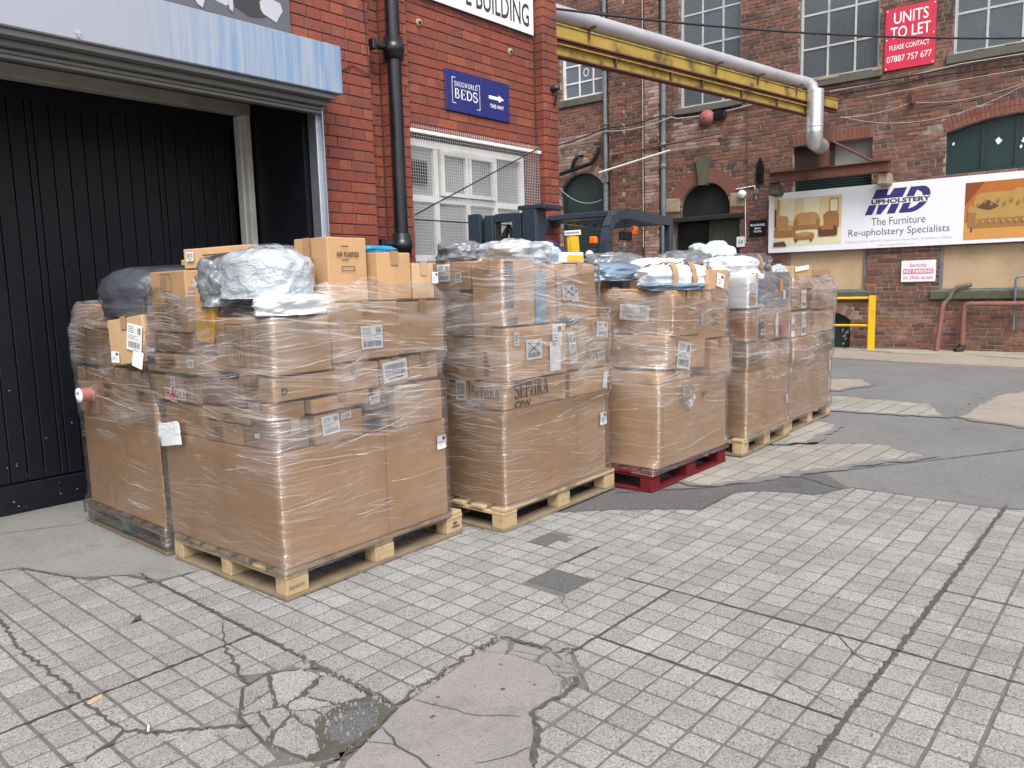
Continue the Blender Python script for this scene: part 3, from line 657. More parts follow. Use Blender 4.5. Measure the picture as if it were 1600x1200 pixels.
APRON = [(-3.5, 4.9), (0.7, 4.9), (1.13, 4.6), (1.22, 4.56), (1.31, 4.29), (1.36, 4.15), (1.54, 3.98), (1.59, 3.77), (1.8, 3.73), (3.25, 3.73), (3.25, 5.9), (-3.5, 5.9)]
m = MB(); m.prism(APRON, 0.001, 0.014, 0.0); AP = struct(m.build('concrete_apron', CONC_APRON))
m = MB(); ribbon(m, [(0.6, 5.55), (1.33, 5.32), (1.51, 5.23), (1.76, 5.11)], 0.008, 0.0155, 3, 0.5); m.build('crack', DIRT_DARK, AP)

STRIP = [(3.05, 3.8), (3.11, 3.27), (3.32, 2.94), (3.63, 2.89), (3.92, 2.6), (4.24, 2.18), (4.66, 2.19), (4.83, 2.09), (4.99, 1.72), (5.27, 1.61), (5.6, 1.9), (5.0, 2.26), (4.78, 2.39), (4.4, 2.8), (4.3, 3.9)]
m = MB(); m.poly(STRIP, 0.004); struct(m.build('asphalt_strip', ASPHALT_DARK))
m = MB()
for i, (pts, w) in enumerate([([(4.26, 2.84), (4.78, 2.37), (5.65, 1.9), (6.47, 1.37), (7.26, 0.9), (9, -0.2)], 0.014), ([(5.2, 1.62), (5.4, 2.0), (5.45, 2.02)], 0.012)]):
    ribbon(m, pts, w, 0.0085, i+60, 0.3)
struct(m.build('asphalt_seams', DIRT_DARK))
def far_setts(name, poly, ang, w, d, mat, seed):
    m = MB(); m.poly(poly, 0.0045); P = struct(m.build(name, DIRT)); rr = random.Random(seed)
    cx = sum(p[0] for p in poly)/len(poly); cy = sum(p[1] for p in poly)/len(poly); c, s = math.cos(R(ang)), math.sin(R(ang))
    for i in range(-14, 15):
        for j in range(-14, 15):
            g_ = 0.006; cell = [(cx+a*c-b*s, cy+a*s+b*c) for a, b in ((i*w-w/2+g_, j*d-d/2+g_), (i*w+w/2-g_, j*d-d/2+g_), (i*w+w/2-g_, j*d+d/2-g_), (i*w-w/2+g_, j*d+d/2-g_))]
            for a, b in zip(poly, poly[1:]+poly[:1]):
                cell = clip(cell, a[0], a[1], b[1]-a[1], -(b[0]-a[0]))
                if len(cell) < 3: break
            if len(cell) < 3: continue
            mx, my = sum(p[0] for p in cell)/len(cell), sum(p[1] for p in cell)/len(cell)
            m = MB(); m.prism([(x-mx, y-my) for x, y in cell], 0.0, 0.006+rr.uniform(-0.0008, 0.0008), 0.05); m.build('sett', mat, P, (mx, my, 0.001))
    m = MB(); ribbon(m, poly+poly[:1], 0.10, 0.0088, seed, 0.32, 0.09); m.build('ragged_edge', ASPHALT, P)
far_setts('sett_strip', [(4.78, 2.42), (5.73, 1.9), (6.6, 1.42), (6.86, 1.86), (6.8, 2.05), (6.54, 2.36), (5.7, 3.2), (4.8, 3.2)], -2, 0.26, 0.15, SETT_FAR, 300)
far_setts('sett_patch', [(8.2, 3.4), (8.5, 1.72), (9.35, 2.0), (9.5, 3.4)], -2, 0.42, 0.19, SETT_FAR, 330)
far_setts('sett_corner', [(6.33, 2.56), (6.53, 2.34), (7.55, 2.43), (7.9, 2.9), (6.4, 2.9)], -2, 0.3, 0.15, SETT_FAR, 360)
m = MB(); m.prism([(8.56, 1.66), (8.32, 1.04), (8.2, -1.5), (10.7, -1.5), (10.9, 1.38), (10.5, 1.58), (9.57, 1.63)], -0.01, 0.006); cp = struct(m.build('pink_concrete_patch', CONC_PINK)); m = MB(); pg = [(8.56, 1.66), (8.32, 1.04), (8.2, -1.5), (10.7, -1.5), (10.9, 1.38), (10.5, 1.58), (9.57, 1.63)]; ribbon(m, pg+pg[:1], 0.12, 0.0072, 5, 0.3, 0.1); m.build('ragged_edge', ASPHALT, cp)
m = MB(); m.prism([(6.1, 0.1), (7.2, 0.5), (7.4, -0.2), (6.4, -0.6)], -0.01, 0.005); struct(m.build('small_concrete_patch', CONC_PINK))
m = MB(); m.prism([(9.9, 3.9), (9.9, 3.2), (10.6, 3.0), (11.2, 3.3), (11, 3.9)], -0.01, 0.005); cp = struct(m.build('worn_concrete_patch', CONC_PINK)); m = MB(); pg = [(9.9, 3.9), (9.9, 3.2), (10.6, 3.0), (11.2, 3.3), (11, 3.9)]; ribbon(m, pg+pg[:1], 0.12, 0.0072, 5, 0.3, 0.1); m.build('ragged_edge', ASPHALT, cp)
# raised pavement along the old building
m = MB(); m.prism([(13.4, -4), (15.75, -4), (15.9, 12), (13.0, 12), (13.6, 6), (13.75, 4.58), (13.46, 3.0), (13.4, 1.71)], -0.02, 0.03, 0.004); struct(m.build('pavement', CONC_PINK))
m = MB(); m.prism([(14.9, -4), (15.75, -4), (15.75, 4.9), (15.3, 4.9), (15.0, 4.1), (14.7, 3.3), (14.95, 2.6), (14.6, 1.8)], 0.01, 0.045, 0.004); struct(m.build('mossy_pavement_edge', MOSS_CONC))
# litter
m = MB(); vs = []
for i in range(10):
    a = i*0.63; vs.append((0.032*math.cos(a)*(1+0.4*math.sin(a*3)), 0.015*math.sin(a), 0.006+0.008*math.sin(a*2)))
m.add(vs+[(0, 0, 0.016)], [(i, (i+1) % 10, 10) for i in range(10)])
tag(m.build('dead_leaf', LEAF, None, (1.31, 3.36, 0.0135), 0.5), 'curled brown dead leaf on the setts left of the front pallet', 'leaf')
m = MB(); m.tube([(-0.022, 0, 0.004), (0.008, 0, 0.004)], 0.004, 8); m.mi = 1; m.tube([(0.008, 0, 0.004), (0.022, 0, 0.004)], 0.0041, 8)
tag(m.build('cigarette_end', [WHITE_PAPER, TAPE], None, (0.97, 2.47, 0.0155), 1.1), 'white cigarette end lying on the paving at lower left', 'cigarette end')
m = MB(); m.prism([(-0.03, -0.01), (0.02, -0.015), (0.035, 0.005), (0.0, 0.014), (-0.028, 0.008)], 0, 0.004, 0.1)
tag(m.build('wood_chip', WOOD, None, (0.93, 2.80, 0.0165), 0.4), 'small tan wood chip beside the cracked slab joint', 'chip')

# ------------------------------------------------------------------ walls made of single bricks
def add_brick(mb, x0, x1, z0, z1, y, dep=0.1, ch=0.004, back=False):
    a, b, c, d = x0+ch, x1-ch, z0+ch, z1-ch
    v = [(a, y, c), (b, y, c), (b, y, d), (a, y, d), (x0, y+ch, z0), (x1, y+ch, z0), (x1, y+ch, z1), (x0, y+ch, z1), (x0, y+dep, z0), (x1, y+dep, z0), (x1, y+dep, z1), (x0, y+dep, z1)]
    f = [(0, 1, 2, 3), (0, 4, 5, 1), (1, 5, 6, 2), (2, 6, 7, 3), (3, 7, 4, 0), (4, 8, 9, 5), (5, 9, 10, 6), (6, 10, 11, 7), (7, 11, 8, 4)]
    mb.add(v, f)
def lay(x0, x1, z0, z1, y, course, L, Hd, joint, holes, bond='flemish', rr=random):
    """bricks of one panel: list of (x0, x1, z0, z1, y)"""
    out = []; k0 = int(math.floor(z0/course))
    for k in range(k0, int(z1/course)+1):
        za, zb = k*course+joint/2, (k+1)*course-joint/2
        za = max(za, z0); zb = min(zb, z1)
        if zb-za < 0.02: continue
        if bond == 'flemish': seq = [L, Hd]; off = (k % 2)*(L*0.75+joint*0.5+Hd*0.25) + ((k*7) % 3)*0.004
        else:
            seq = [Hd] if k % 5 == 0 else [L]; off = (k % 2)*L*0.5+((k*13) % 7)*0.013
        x = math.floor((x0-1)/(L+Hd+2*joint))*(L+Hd+2*joint)+off-1; i = 0
        while x < x1:
            w = seq[i % len(seq)]; i += 1; a, b = max(x, x0), min(x+w, x1); x += w+joint
            if b-a < 0.025: continue
            segs = [(a, b)]
            for h in holes:
                if h[3] <= za+0.01 or h[2] >= zb-0.01: continue
                hx0, hx1 = h[0], h[1]
                if len(h) > 4:
                    e = h[4]((za+zb)/2)
                    if e is None: continue
                    hx0, hx1 = e
                ns = []
                for s in segs:
                    if s[1] <= hx0 or s[0] >= hx1: ns.append(s); continue
                    if s[0] < hx0-0.02: ns.append((s[0], hx0))
                    if s[1] > hx1+0.02: ns.append((hx1, s[1]))
                segs = ns
            for s in segs: out.append((s[0], s[1], za, zb, y))
    return out
def place_bricks(lst, parent, mat, toworld, n=300, jit=0.0, seed=1, stuff_label='', accept=lambda b: True, matfun=None):
    rr = random.Random(seed)
    def key(b):
        w = toworld((b[0]+b[1])/2, b[4], (b[2]+b[3])/2)
        return (not (accept(b) and in_view(*w, 0.98, 0.98)), dist(*w)/math.sqrt((b[1]-b[0])*(b[3]-b[2])))
    lst = sorted(lst, key=key); cache = {}; rest = {}
    for i, b in enumerate(lst):
        jy = rr.uniform(-jit, jit); mt = matfun(b) if matfun else mat
        if i < n:
            k = (round(b[1]-b[0], 2), round(b[3]-b[2], 3), mt.name)
            if k not in cache:
                mb = MB(); add_brick(mb, 0, b[1]-b[0], 0, b[3]-b[2], 0); cache[k] = mb.mesh('brick', mt)
            obj('brick', cache[k], parent, (b[0], b[4]+jy, b[2]))
        else:
            mb = rest.setdefault(mt.name, MB()); e = jit*0.5
            add_brick(mb, b[0]+rr.uniform(-e, e), b[1]+rr.uniform(-e, e), b[2]+rr.uniform(-e, e), b[3]+rr.uniform(-e, e), b[4]+jy)
    for k, mb in rest.items():
        stuff(mb.build('brickwork', bpy.data.materials[k], parent))['label'] = stuff_label
def core(mb, x0, x1, z0, z1, y0, y1, holes):
    xs = sorted({x0, x1, *[min(max(h[i], x0), x1) for h in holes for i in (0, 1)]}); zs = sorted({z0, z1, *[min(max(h[i], z0), z1) for h in holes for i in (2, 3)]})
    for a, b in zip(xs, xs[1:]):
        run = None
        for c, d in zip(zs, zs[1:]):
            hit = any(h[0] < (a+b)/2 < h[1] and h[2] < (c+d)/2 < h[3] for h in holes)
            if not hit: run = [run[0], d] if run else [c, d]
            if (hit or d == zs[-1]) and run: mb.box(a, b, y0, y1, run[0], run[1]); run = None
def window(parent, x0, x1, z0, z1, y, cols, rows, fm, gm, fw_=0.05, bar=0.025, sill=None, wire=0, wy=-0.05, sillmat=None, name='window', wire_rect=None):
    """window > frame bars, panes, glazing bars, sill ; cols/rows are the bar positions"""
    m = MB(); t = 0.05
    for a in ((x0, x0+fw_, z0, z1), (x1-fw_, x1, z0, z1)): m.box(a[0], a[1], y, y+t, a[2], a[3])
    for a in ((z0, z0+fw_), (z1-fw_, z1)): m.box(x0+fw_, x1-fw_, y+0.001, y+t, *a)
    W = m.build(name, fm, parent)
    xs = [x0+fw_]+list(cols)+[x1-fw_]; zs = [z0+fw_]+list(rows)+[z1-fw_]
    rr = random.Random(int(x0*100))
    for i in range(len(xs)-1):
        for j in range(len(zs)-1):
            p = MB(); tl = rr.uniform(-0.006, 0.006); tk = rr.uniform(-0.006, 0.006)
            p.add([(xs[i], y+0.028+tl, zs[j]), (xs[i+1], y+0.028-tl, zs[j]), (xs[i+1], y+0.028-tl+tk, zs[j+1]), (xs[i], y+0.028+tl+tk, zs[j+1])], [(0, 1, 2, 3)])
            p.build('pane', gm, W)
    for c in cols: b = MB(); b.box(c-bar/2, c+bar/2, y+0.006, y+0.045, z0+fw_, z1-fw_); b.build('glazing_bar', fm, W)
    for r_ in rows:
        xx = [x0+fw_]+[v for c in cols for v in (c-bar/2-0.0005, c+bar/2+0.0005)]+[x1-fw_]
        b = MB()
        for i in range(0, len(xx), 2): b.box(xx[i], xx[i+1], y+0.009, y+0.044, r_-bar/2, r_+bar/2)
        b.build('glazing_bar', fm, W)
    if sill:
        b = MB(); b.box(sill[0], sill[1], sill[4], y+0.02, sill[2], sill[3], 0.012); b.build('sill', sillmat or STONE, W)
    if wire:
        b = MB(); wx0, wx1, wz0, wz1 = wire_rect or (x0, x1, z0, z1); r_ = 0.0011 if wire < 0.03 else 0.0016
        k = wx0
        while k <= wx1: b.box(k-r_, k+r_, wy-r_, wy+r_, wz0, wz1); k += wire
        k = wz0
        while k <= wz1: b.box(wx0, wx1, wy-3*r_, wy-r_, k-r_, k+r_); k += wire
        stuff(b.build('wire_mesh', WIRE if wire < 0.03 else WIRE_OLD, W))
    return W

# ------------------------------------------------------------------ the red brick building on the left
FY = 4.85
RB = thing('red_brick_building', 'smooth red brick building with black boarded doorway and mesh covered window', 'building', (0, FY, 0))
HOLE_A = [(-2.4, 3.40, -1, 2.86), (4.46, 6.0, 1.15, 2.72)]
cr, br = 0.08, dict(course=0.08, L=0.228, Hd=0.109, joint=0.0065)
bl = lay(-2.6, 3.98, 0, 5.4, 0, holes=HOLE_A, **br)+lay(3.98, 4.17, 0, 5.4, 0.12, holes=[], **br)+lay(4.17, 4.37, 0, 5.4, 0, holes=[], **br)
bl += lay(4.37, 6.13, 0, 5.4, 0.12, holes=[(4.40, 6.0, 1.15, 2.72)], **br)+lay(6.13, 6.36, 0, 5.4, 0, holes=[], **br)
place_bricks(bl, RB, BRICK_RED, lambda x, y, z: (x, y+FY, z), 300, 0.0015, 2, 'rest of the red brickwork', accept=lambda b: b[2] > 1.72 and b[1] > 3.4 or b[2] > 3.1)
m = MB()
core(m, -2.6, 3.98, 0, 5.4, 0.007, 0.75, [(-2.4, 3.40, -1, 2.86)]); core(m, 3.98, 6.36, 0, 5.4, 0.127, 0.4, [(4.40, 6.0, 1.15, 2.72)])
m.box(4.175, 4.365, 0.007, 0.126, 0, 5.4); m.box(6.137, 6.355, 0.007, 0.126, 0, 5.4)
m.build('wall', MORTAR_DARK, RB)
m = MB(); m.box(-2.6, 6.36, -0.05, 0.6, 5.4, 5.62, 0.02); m.build('string_course', STONE, RB)
m = MB(); m.box(-2.6, 6.36, 0.0, 9.0, 5.62, 9.2); m.box(-2.6, -2.41, 0.76, 9, 0, 5.4); m.box(4.5, 6.36, 0.75, 9, 0, 5.4); m.box(-2.4, 4.5, 1.6, 9, 0, 5.4); m.build('upper_wall', BRICK_RED, RB)
# doorway: black jamb boards, soffit, beige frame, boarded door
m = MB(); m.box(3.345, 3.399, 0.02, 0.36, 0.012, 2.86); m.box(3.36, 3.399, 0.37, 0.74, 0.012, 2.86); m.box(3.38, 3.399, 0.005, 0.018, 0.012, 2.86); m.build('door_jamb', BLACK_PAINT, RB)
m = MB(); m.box(-2.4, 3.4, 0.3, 0.75, 2.87, 3.0); m.box(-2.4, 3.34, 0.88, 1.0, 2.70, 3.0); m.box(3.4, 3.42, 0.75, 1.2, 0.0, 3.0); m.build('soffit', BLACK_PAINT, RB)
DOOR = MB(); DOOR.box(-2.38, 3.3, 0.93, 0.97, 0.012, 2.74); DR = DOOR.build('door', BLACK_PAINT, RB)
x = -2.38; i = 0
while x < 3.25:
    w = 0.1 if i % 9 else 0.045
    b = MB(); b.box(x+0.003, min(x+w-0.003, 3.29), 0.905, 0.93, 0.215, 2.72, 0.004); b.mi = 1; b.box(x+0.0032, x+0.0056, 0.9045, 0.9048, 0.22, 2.71); b.build('board', [BLACK_PAINT, BOARD_EDGE], DR); x += w; i += 1
b = MB(); b.box(-2.38, 3.29, 0.885, 0.929, 0.016, 0.205, 0.006); b.build('bottom_rail', BLACK_PAINT, DR)
b = MB(); b.box(-2.38, 3.29, 0.872, 0.884, 0.016, 0.075); b.build('kick_strip', BLACK_PAINT, DR)
m = MB()
rr = random.Random(4)
for k in range(34):
    a, c = rr.uniform(0.8, 2.0), 0.05+0.9*rr.random()**3; s = rr.uniform(0.0012, 0.0045)
    yy = 0.8835 if c < 0.2 else 0.9035
    m.add([(a+s*rr.uniform(.5, 1.2)*math.cos(t), yy if c < 0.2 and c > 0.08 else min(yy, 0.8705) if c <= 0.08 else 0.9035, c+s*rr.uniform(.5, 2)*math.sin(t)) for t in (0, 1.3, 2.5, 3.8, 5)], [(0, 1, 2, 3, 4)])
m.build('paint_chip', PALE_GREY_INK, DR)
m = MB(); m.box(3.295, 3.345, 0.70, 0.80, 0.012, 2.78, 0.004); m.box(3.28, 3.294, 0.76, 0.84, 0.012, 2.78, 0.003); FR = m.build('door_frame', WHITE_PAINT, RB)
m = MB(); m.box(-2.4, 3.345, 0.69, 0.79, 2.78, 2.865, 0.004); m.build('frame_head', BEIGE_FRAME, FR)
# window behind the mesh
WY = 0.16
W = window(RB, 4.40, 5.99, 1.15, 2.68, WY, [4.80, 5.19, 5.57], [1.68, 2.19], WHITE_PAINT, GLASS_BLIND, 0.06, 0.055, wire=0.026, wy=0.06, wire_rect=(4.385, 6.12, 1.2, 2.78))
b = MB()
for a in ((4.845, 4.885), (5.155, 5.185), (5.20, 5.23), (5.515, 5.55)): b.box(a[0], a[1], WY-0.015, WY+0.02, 2.24, 2.60)
for a in ((2.225, 2.26), (2.58, 2.615)): b.box(4.84, 5.555, WY-0.017, WY+0.018, *a)
b.build('casement', WHITE_PAINT, W)
b = MB()
for i in range(10): b.box(4.49, 4.68, WY-0.012+0.001*(i % 2), WY+0.02, 2.325+i*0.018, 2.336+i*0.018)
b.box(4.485, 4.685, WY-0.006, WY+0.024, 2.315, 2.505); b.build('vent_grille', BLACK_GLOSS, W)
b = MB(); b.box(4.385, 6.13, 0.045, 0.075, 2.705, 2.735, 0.004); b.build('mesh_rail', WHITE_PAINT, W)
b = MB(); b.box(4.385, 6.0, WY-0.03, WY+0.01, 1.13, 1.18); b.build('sill', WHITE_PAINT, W)
b = MB()
for i in range(36):
    xx = 4.47+i*0.042; b.box(xx, xx+0.038, WY+0.06+0.006*(i % 2), WY+0.066+0.006*(i % 2), 1.2, 2.64)
b.build('blind', BLIND, W)
b = MB(); b.tube([(4.41, 0.03, 2.03), (6.06, 0.03, 2.75)], 0.007, 6); b.tube([(4.41, 0.03, 1.99), (5.95, 0.03, 1.99)], 0.006, 6); b.build('stay_rod', CABLE, W)

# roller shutter housing
RS = thing('roller_shutter', 'streaked silver roller shutter housing over the black doorway', 'shutter', (0, 4.5, 2.6))
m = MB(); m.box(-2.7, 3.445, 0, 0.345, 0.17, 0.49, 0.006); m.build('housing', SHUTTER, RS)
m = MB(); m.box(-2.68, 3.40, 0.03, 0.30, 0.135, 0.169, 0.004); m.box(-2.68, 3.38, 0.1, 0.27, 0.10, 0.134, 0.004); m.build('end_plate', STEEL_GREY, RS)
m = MB()
for i in range(2): m.box(-2.66, 3.37, 0.145+0.012*(i % 2), 0.225-0.012*(i % 2), 0.076-i*0.022, 0.097-i*0.022, 0.003)
m.build('curtain_slats', STEEL_GREY, RS)
m = MB(); m.box(3.375, 3.435, 0.24, 0.345, -2.585, 0.134, 0.004); m.box(3.40, 3.41, 0.2, 0.239, -2.585, 0.134); m.build('guide_rail', GALV, RS)
m = MB(); m.box(1.72, 1.75, -0.004, 0.0, 0.2, 0.225); m.tube([(1.735, -0.001, 0.19), (1.735, -0.012, 0.19)], 0.006, 8); m.build('fixing_bolt', GALV, RS)

# poster above the shutter (grey photographic print of cushions)
PO = thing('poster_board', 'dark grey photographic poster above the shutter housing', 'poster', (2.6, 4.845, 3.12))
m = MB(); m.box(-1.4, 0.67, -0.02, 0, 0, 0.75); m.build('panel', GREY_INK, PO)
rr = random.Random(9)
for i, (cx, cz, a, b_, mt) in enumerate([(0.1, 0.27, 0.24, 0.12, PALE_GREY_INK), (0.38, 0.24, 0.2, 0.13, INK), (0.52, 0.22, 0.1, 0.09, PALE_GREY_INK), (-0.15, 0.3, 0.2, 0.12, INK), (0.3, 0.36, 0.3, 0.08, INK), (0.0, 0.2, 0.06, 0.1, PALE_GREY_INK), (-0.5, 0.25, 0.3, 0.14, PALE_GREY_INK), (0.57, 0.42, 0.08, 0.1, PALE_GREY_INK), (0.22, 0.2, 0.02, 0.09, PALE_GREY_INK)]):
    m = MB(); k = 11
    m.add([(cx+a*math.cos(t)*rr.uniform(0.7, 1.05), -0.0215-0.001*i, cz+b_*math.sin(t)*rr.uniform(0.7, 1.05)) for t in [q*2*math.pi/k for q in range(k)]], [tuple(range(k))]); m.build('print_shape', mt, PO)

# black cast iron downpipe
DP = thing('downpipe', 'thick black cast iron downpipe on the red brick wall', 'pipe', (4.2, FY-0.03, 0))
m = MB(); m.tube([(0, 0, 0.02), (0, 0, 5.3)], 0.056, 18); m.build('pipe', BLACK_GLOSS, DP)
for zz in (1.78, 3.30):
    m = MB(); m.lathe([(0.062, -0.09), (0.078, -0.085), (0.078, -0.05), (0.086, -0.045), (0.086, 0.03), (0.076, 0.035), (0.076, 0.08), (0.062, 0.085)], 18, 'z', (0, 0, zz)); m.build('collar', BLACK_GLOSS, DP)
    m = MB(); m.tube([(-0.17, 0.03, zz), (-0.06, 0.02, zz)], 0.03, 10); m.box(-0.2, -0.165, 0.0, 0.1, zz-0.04, zz+0.04, 0.006); m.build('bracket', BLACK_GLOSS, DP)

# signs on the red wall
PL = thing('building_name_sign', 'white sign reading BUILDING in black capitals high on the red wall', 'sign', (4.95, 4.955, 3.83))
m = MB(); m.box(-0.6, 1.16, -0.012, 0.0, 0, 0.42, 0.003); m.build('panel', SIGN_WHITE, PL)
lines(PL, INK, [('E BUILDING', 0.22, 1.09, 0.06, 0.27, 0.012)], -0.0135)
m = MB(); m.tube([(-0.6+0.1*i, -0.004, -0.03+0.012*math.sin(i*1.3)) for i in range(18)], 0.004, 5)
tag(m.build('loose_wire', CABLE, None, (4.95, 4.955, 3.83)), 'thin black wire sagging under the white building sign', 'wire')
BS = thing('beds_sign', 'navy blue beds sign with white arrow on the red brick wall', 'sign', (4.89, 4.965, 2.96))
m = MB(); m.box(0, 0.84, -0.014, 0.0, 0, 0.35, 0.003); m.build('panel', SIGN_BLUE, BS)
lines(BS, WHITE_INK, [('SNUGWORLD', 0.105, 0.40, 0.215, 0.26, 0, True), ('BEDS', 0.105, 0.40, 0.11, 0.20, 0, True), ('THIS WAY', 0.565, 0.755, 0.10, 0.135, 0.015)], -0.0155)
m = MB()
for a in ((0.075, 0.08, 0.07, 0.29), (0.425, 0.43, 0.05, 0.27)): m.rectxz(*a, -0.0155)
for a in ((0.08, 0.12, 0.07, 0.075), (0.08, 0.12, 0.285, 0.29), (0.385, 0.425, 0.05, 0.055), (0.385, 0.425, 0.265, 0.27)): m.rectxz(*a, -0.0155)
m.build('bracket_mark', WHITE_INK, BS)
m = MB(); m.add([(0.55, -0.0155, 0.178), (0.685, -0.0155, 0.178), (0.685, -0.0155, 0.16), (0.76, -0.0155, 0.193), (0.685, -0.0155, 0.226), (0.685, -0.0155, 0.208), (0.55, -0.0155, 0.208)], [(0, 1, 2, 6), (5, 2, 3, 4)] if False else [(0, 1, 5, 6), (2, 3, 4)]); m.build('arrow', WHITE_INK, BS)
m = MB(); m.tube([(3.45, 4.84, 2.94), (3.6, 4.835, 2.98), (3.8, 4.84, 3.1), (3.96, 4.84, 3.06), (3.95, 4.84, 3.4), (3.92, 4.84, 3.9), (3.9, 4.84, 4.5)], 0.004, 5)
tag(m.build('wall_cable', CABLE, None), 'thin black cable from the shutter housing up the red wall', 'cable')
m = MB(); m.lathe([(0.0, 0.012), (0.03, 0.012), (0.034, 0.0)], 14, 'y'); m.mi = 1; m.lathe([(0.0, 0.02), (0.012, 0.02), (0.014, 0.01)], 10, 'y')
for (xx, yy, zz), lb in (((4.62, 4.97, 3.62), 'round pale anchor plate left of the building sign'), ((5.78, 4.97, 3.62), 'round pale anchor plate below the right end of the building sign')):
    o = obj('wall_anchor', bpy.data.meshes.get('wall_anchor') or m.mesh('wall_anchor', [STONE_PALE, BLACK_RUB]), None, (xx, yy, zz)); tag(o, lb, 'anchor', 'wall anchors on the red wall')
m = MB(); m.lathe([(0.0, 0.08), (0.025, 0.075), (0.03, 0.03), (0.04, 0.0)], 14, 'y'); m.tube([(0, -0.05, 0), (0.0, -0.05, -0.08), (0.01, -0.01, -0.16)], 0.008, 6)
tag(m.build('wall_lamp', BLACK_GLOSS, None, (6.27, 4.85, 3.34)), 'small black lamp bracket on the corner pier beneath the yellow beam', 'lamp')

# ------------------------------------------------------------------ the old mill building across the yard
BA = R(-86.314); BO = Vector((15.75, 3.0, 0)); BX = Vector((math.cos(BA), math.sin(BA), 0)); BYV = Vector((-math.sin(BA), math.cos(BA), 0))
def Bw(x, z, off=0.0): return tuple(BO+BX*x-BYV*off+Vector((0, 0, z)))
OB = thing('old_mill_building', 'sooty old brick mill with tall gridded windows and arched doorway', 'building', BO, BA)
def arc_hole(cx, hw, spring, rise):
    """opening with a segmental or round top: half width as a function of height"""
    rad = (hw*hw+rise*rise)/(2*rise); cz = spring+rise-rad
    def f(z):
        if z <= spring: return (cx-hw, cx+hw)
        if z >= spring+rise: return None
        d = math.sqrt(max(0, rad*rad-(z-cz)**2)); return (cx-d, cx+d)
    return f, rad, cz
fA, rA, cA = arc_hole(-4.905, 0.565, 2.95, 0.56)     # round arch over the doorway
fG, rG, cG = arc_hole(-7.98, 0.60, 3.70, 0.33)       # green boarded window, far left
f5, r5, c5 = arc_hole(0.78, 1.15, 3.90, 0.20)        # green window, right
fC, rC, cC = arc_hole(-2.33, 0.45, 0.58, 0.17)       # cellar opening
HB = [(-8.55, -7.37, 5.75, 7.45), (-5.50, -4.13, 5.10, 8.0), (-2.98, -1.52, 5.22, 8.0), (-0.34, 1.42, 5.22, 8.0),
      (-5.66, -4.12, -0.1, 2.72), (-3.05, -1.58, 3.12, 4.0), (-3.12, -1.63, 1.15, 1.95), (-0.38, 2.2, 1.13, 1.93)]
HARCH = [(-5.48, -4.33, 2.72, 3.51, fA), (-8.58, -7.38, 2.1, 4.03, fG), (-0.37, 1.93, 3.17, 4.10, f5), (-2.78, -1.88, -0.1, 0.75, fC)]
ob = dict(course=0.0755, L=0.222, Hd=0.107, joint=0.0125)
ALLH = HB+HARCH
# piers: (x0, x1, front)
sect = [(-12, -7.17, 0.0), (-7.17, -6.80, -0.10), (-6.80, -6.27, 0.0), (-6.27, -5.93, -0.10), (-5.93, 3.4, 0.0)]
bl = []
rA_out = rA+0.32
def ring_hole(cx, cz, rad, z0):
    def f(z):
        if z < z0 or z > cz+rad: return None
        d = math.sqrt(max(0, rad*rad-(z-cz)**2)); return (cx-d, cx+d)
    return (cx-rad, cx+rad, z0, cz+rad, f)
RINGS = [ring_hole(-4.905, cA, rA+0.31, 3.12), ring_hole(0.78, c5, r5+0.23, 3.95), (-8.6, -7.36, 3.7, 4.27, ring_hole(-7.98, cG, rG+0.22, 3.75)[4]), ring_hole(-2.33, cC, rC+0.2, 0.62)]
ARCHB = [(-3.06, -1.56, 4.0, 4.22)]
for x0, x1, y in sect: bl += lay(x0, x1, -0.02, 8.2, y, holes=ALLH+RINGS+ARCHB, bond='garden', **ob)
def bm_(b):
    x, z = (b[0]+b[1])/2, b[2]
    n_ = noise.noise(Vector((x*0.9, z*0.9, 5)))
    if -6.3 < x < -5.95 and z < 6.4 and n_ > -0.25: return BRICK_STAINED
    if x < -7.3 and 2.0 < z < 4.9 and n_ > 0.05: return BRICK_STAINED
    if -5.9 < x < -4.6 and 4.2 < z < 4.9 and n_ > -0.1: return BRICK_STAINED
    return BRICK_OLD
place_bricks(bl, OB, BRICK_OLD, lambda x, y, z: tuple(BO+BX*x+BYV*y+Vector((0, 0, z))), 300, 0.004, 5, 'rest of the sooty old brickwork', accept=lambda b: b[0] > -1.9, matfun=bm_)
m = MB()
RH = [(h[0], h[1], h[2], h[3]) for h in HARCH]
core(m, -12, 3.4, -0.05, 8.2, 0.010, 0.42, HB+RH)
for x0, x1, y in sect:
    if y < 0: m.box(x0+0.006, x1-0.006, y+0.01, 0.009, -0.05, 8.2)
m.build('wall', MORTAR_OLD, OB)
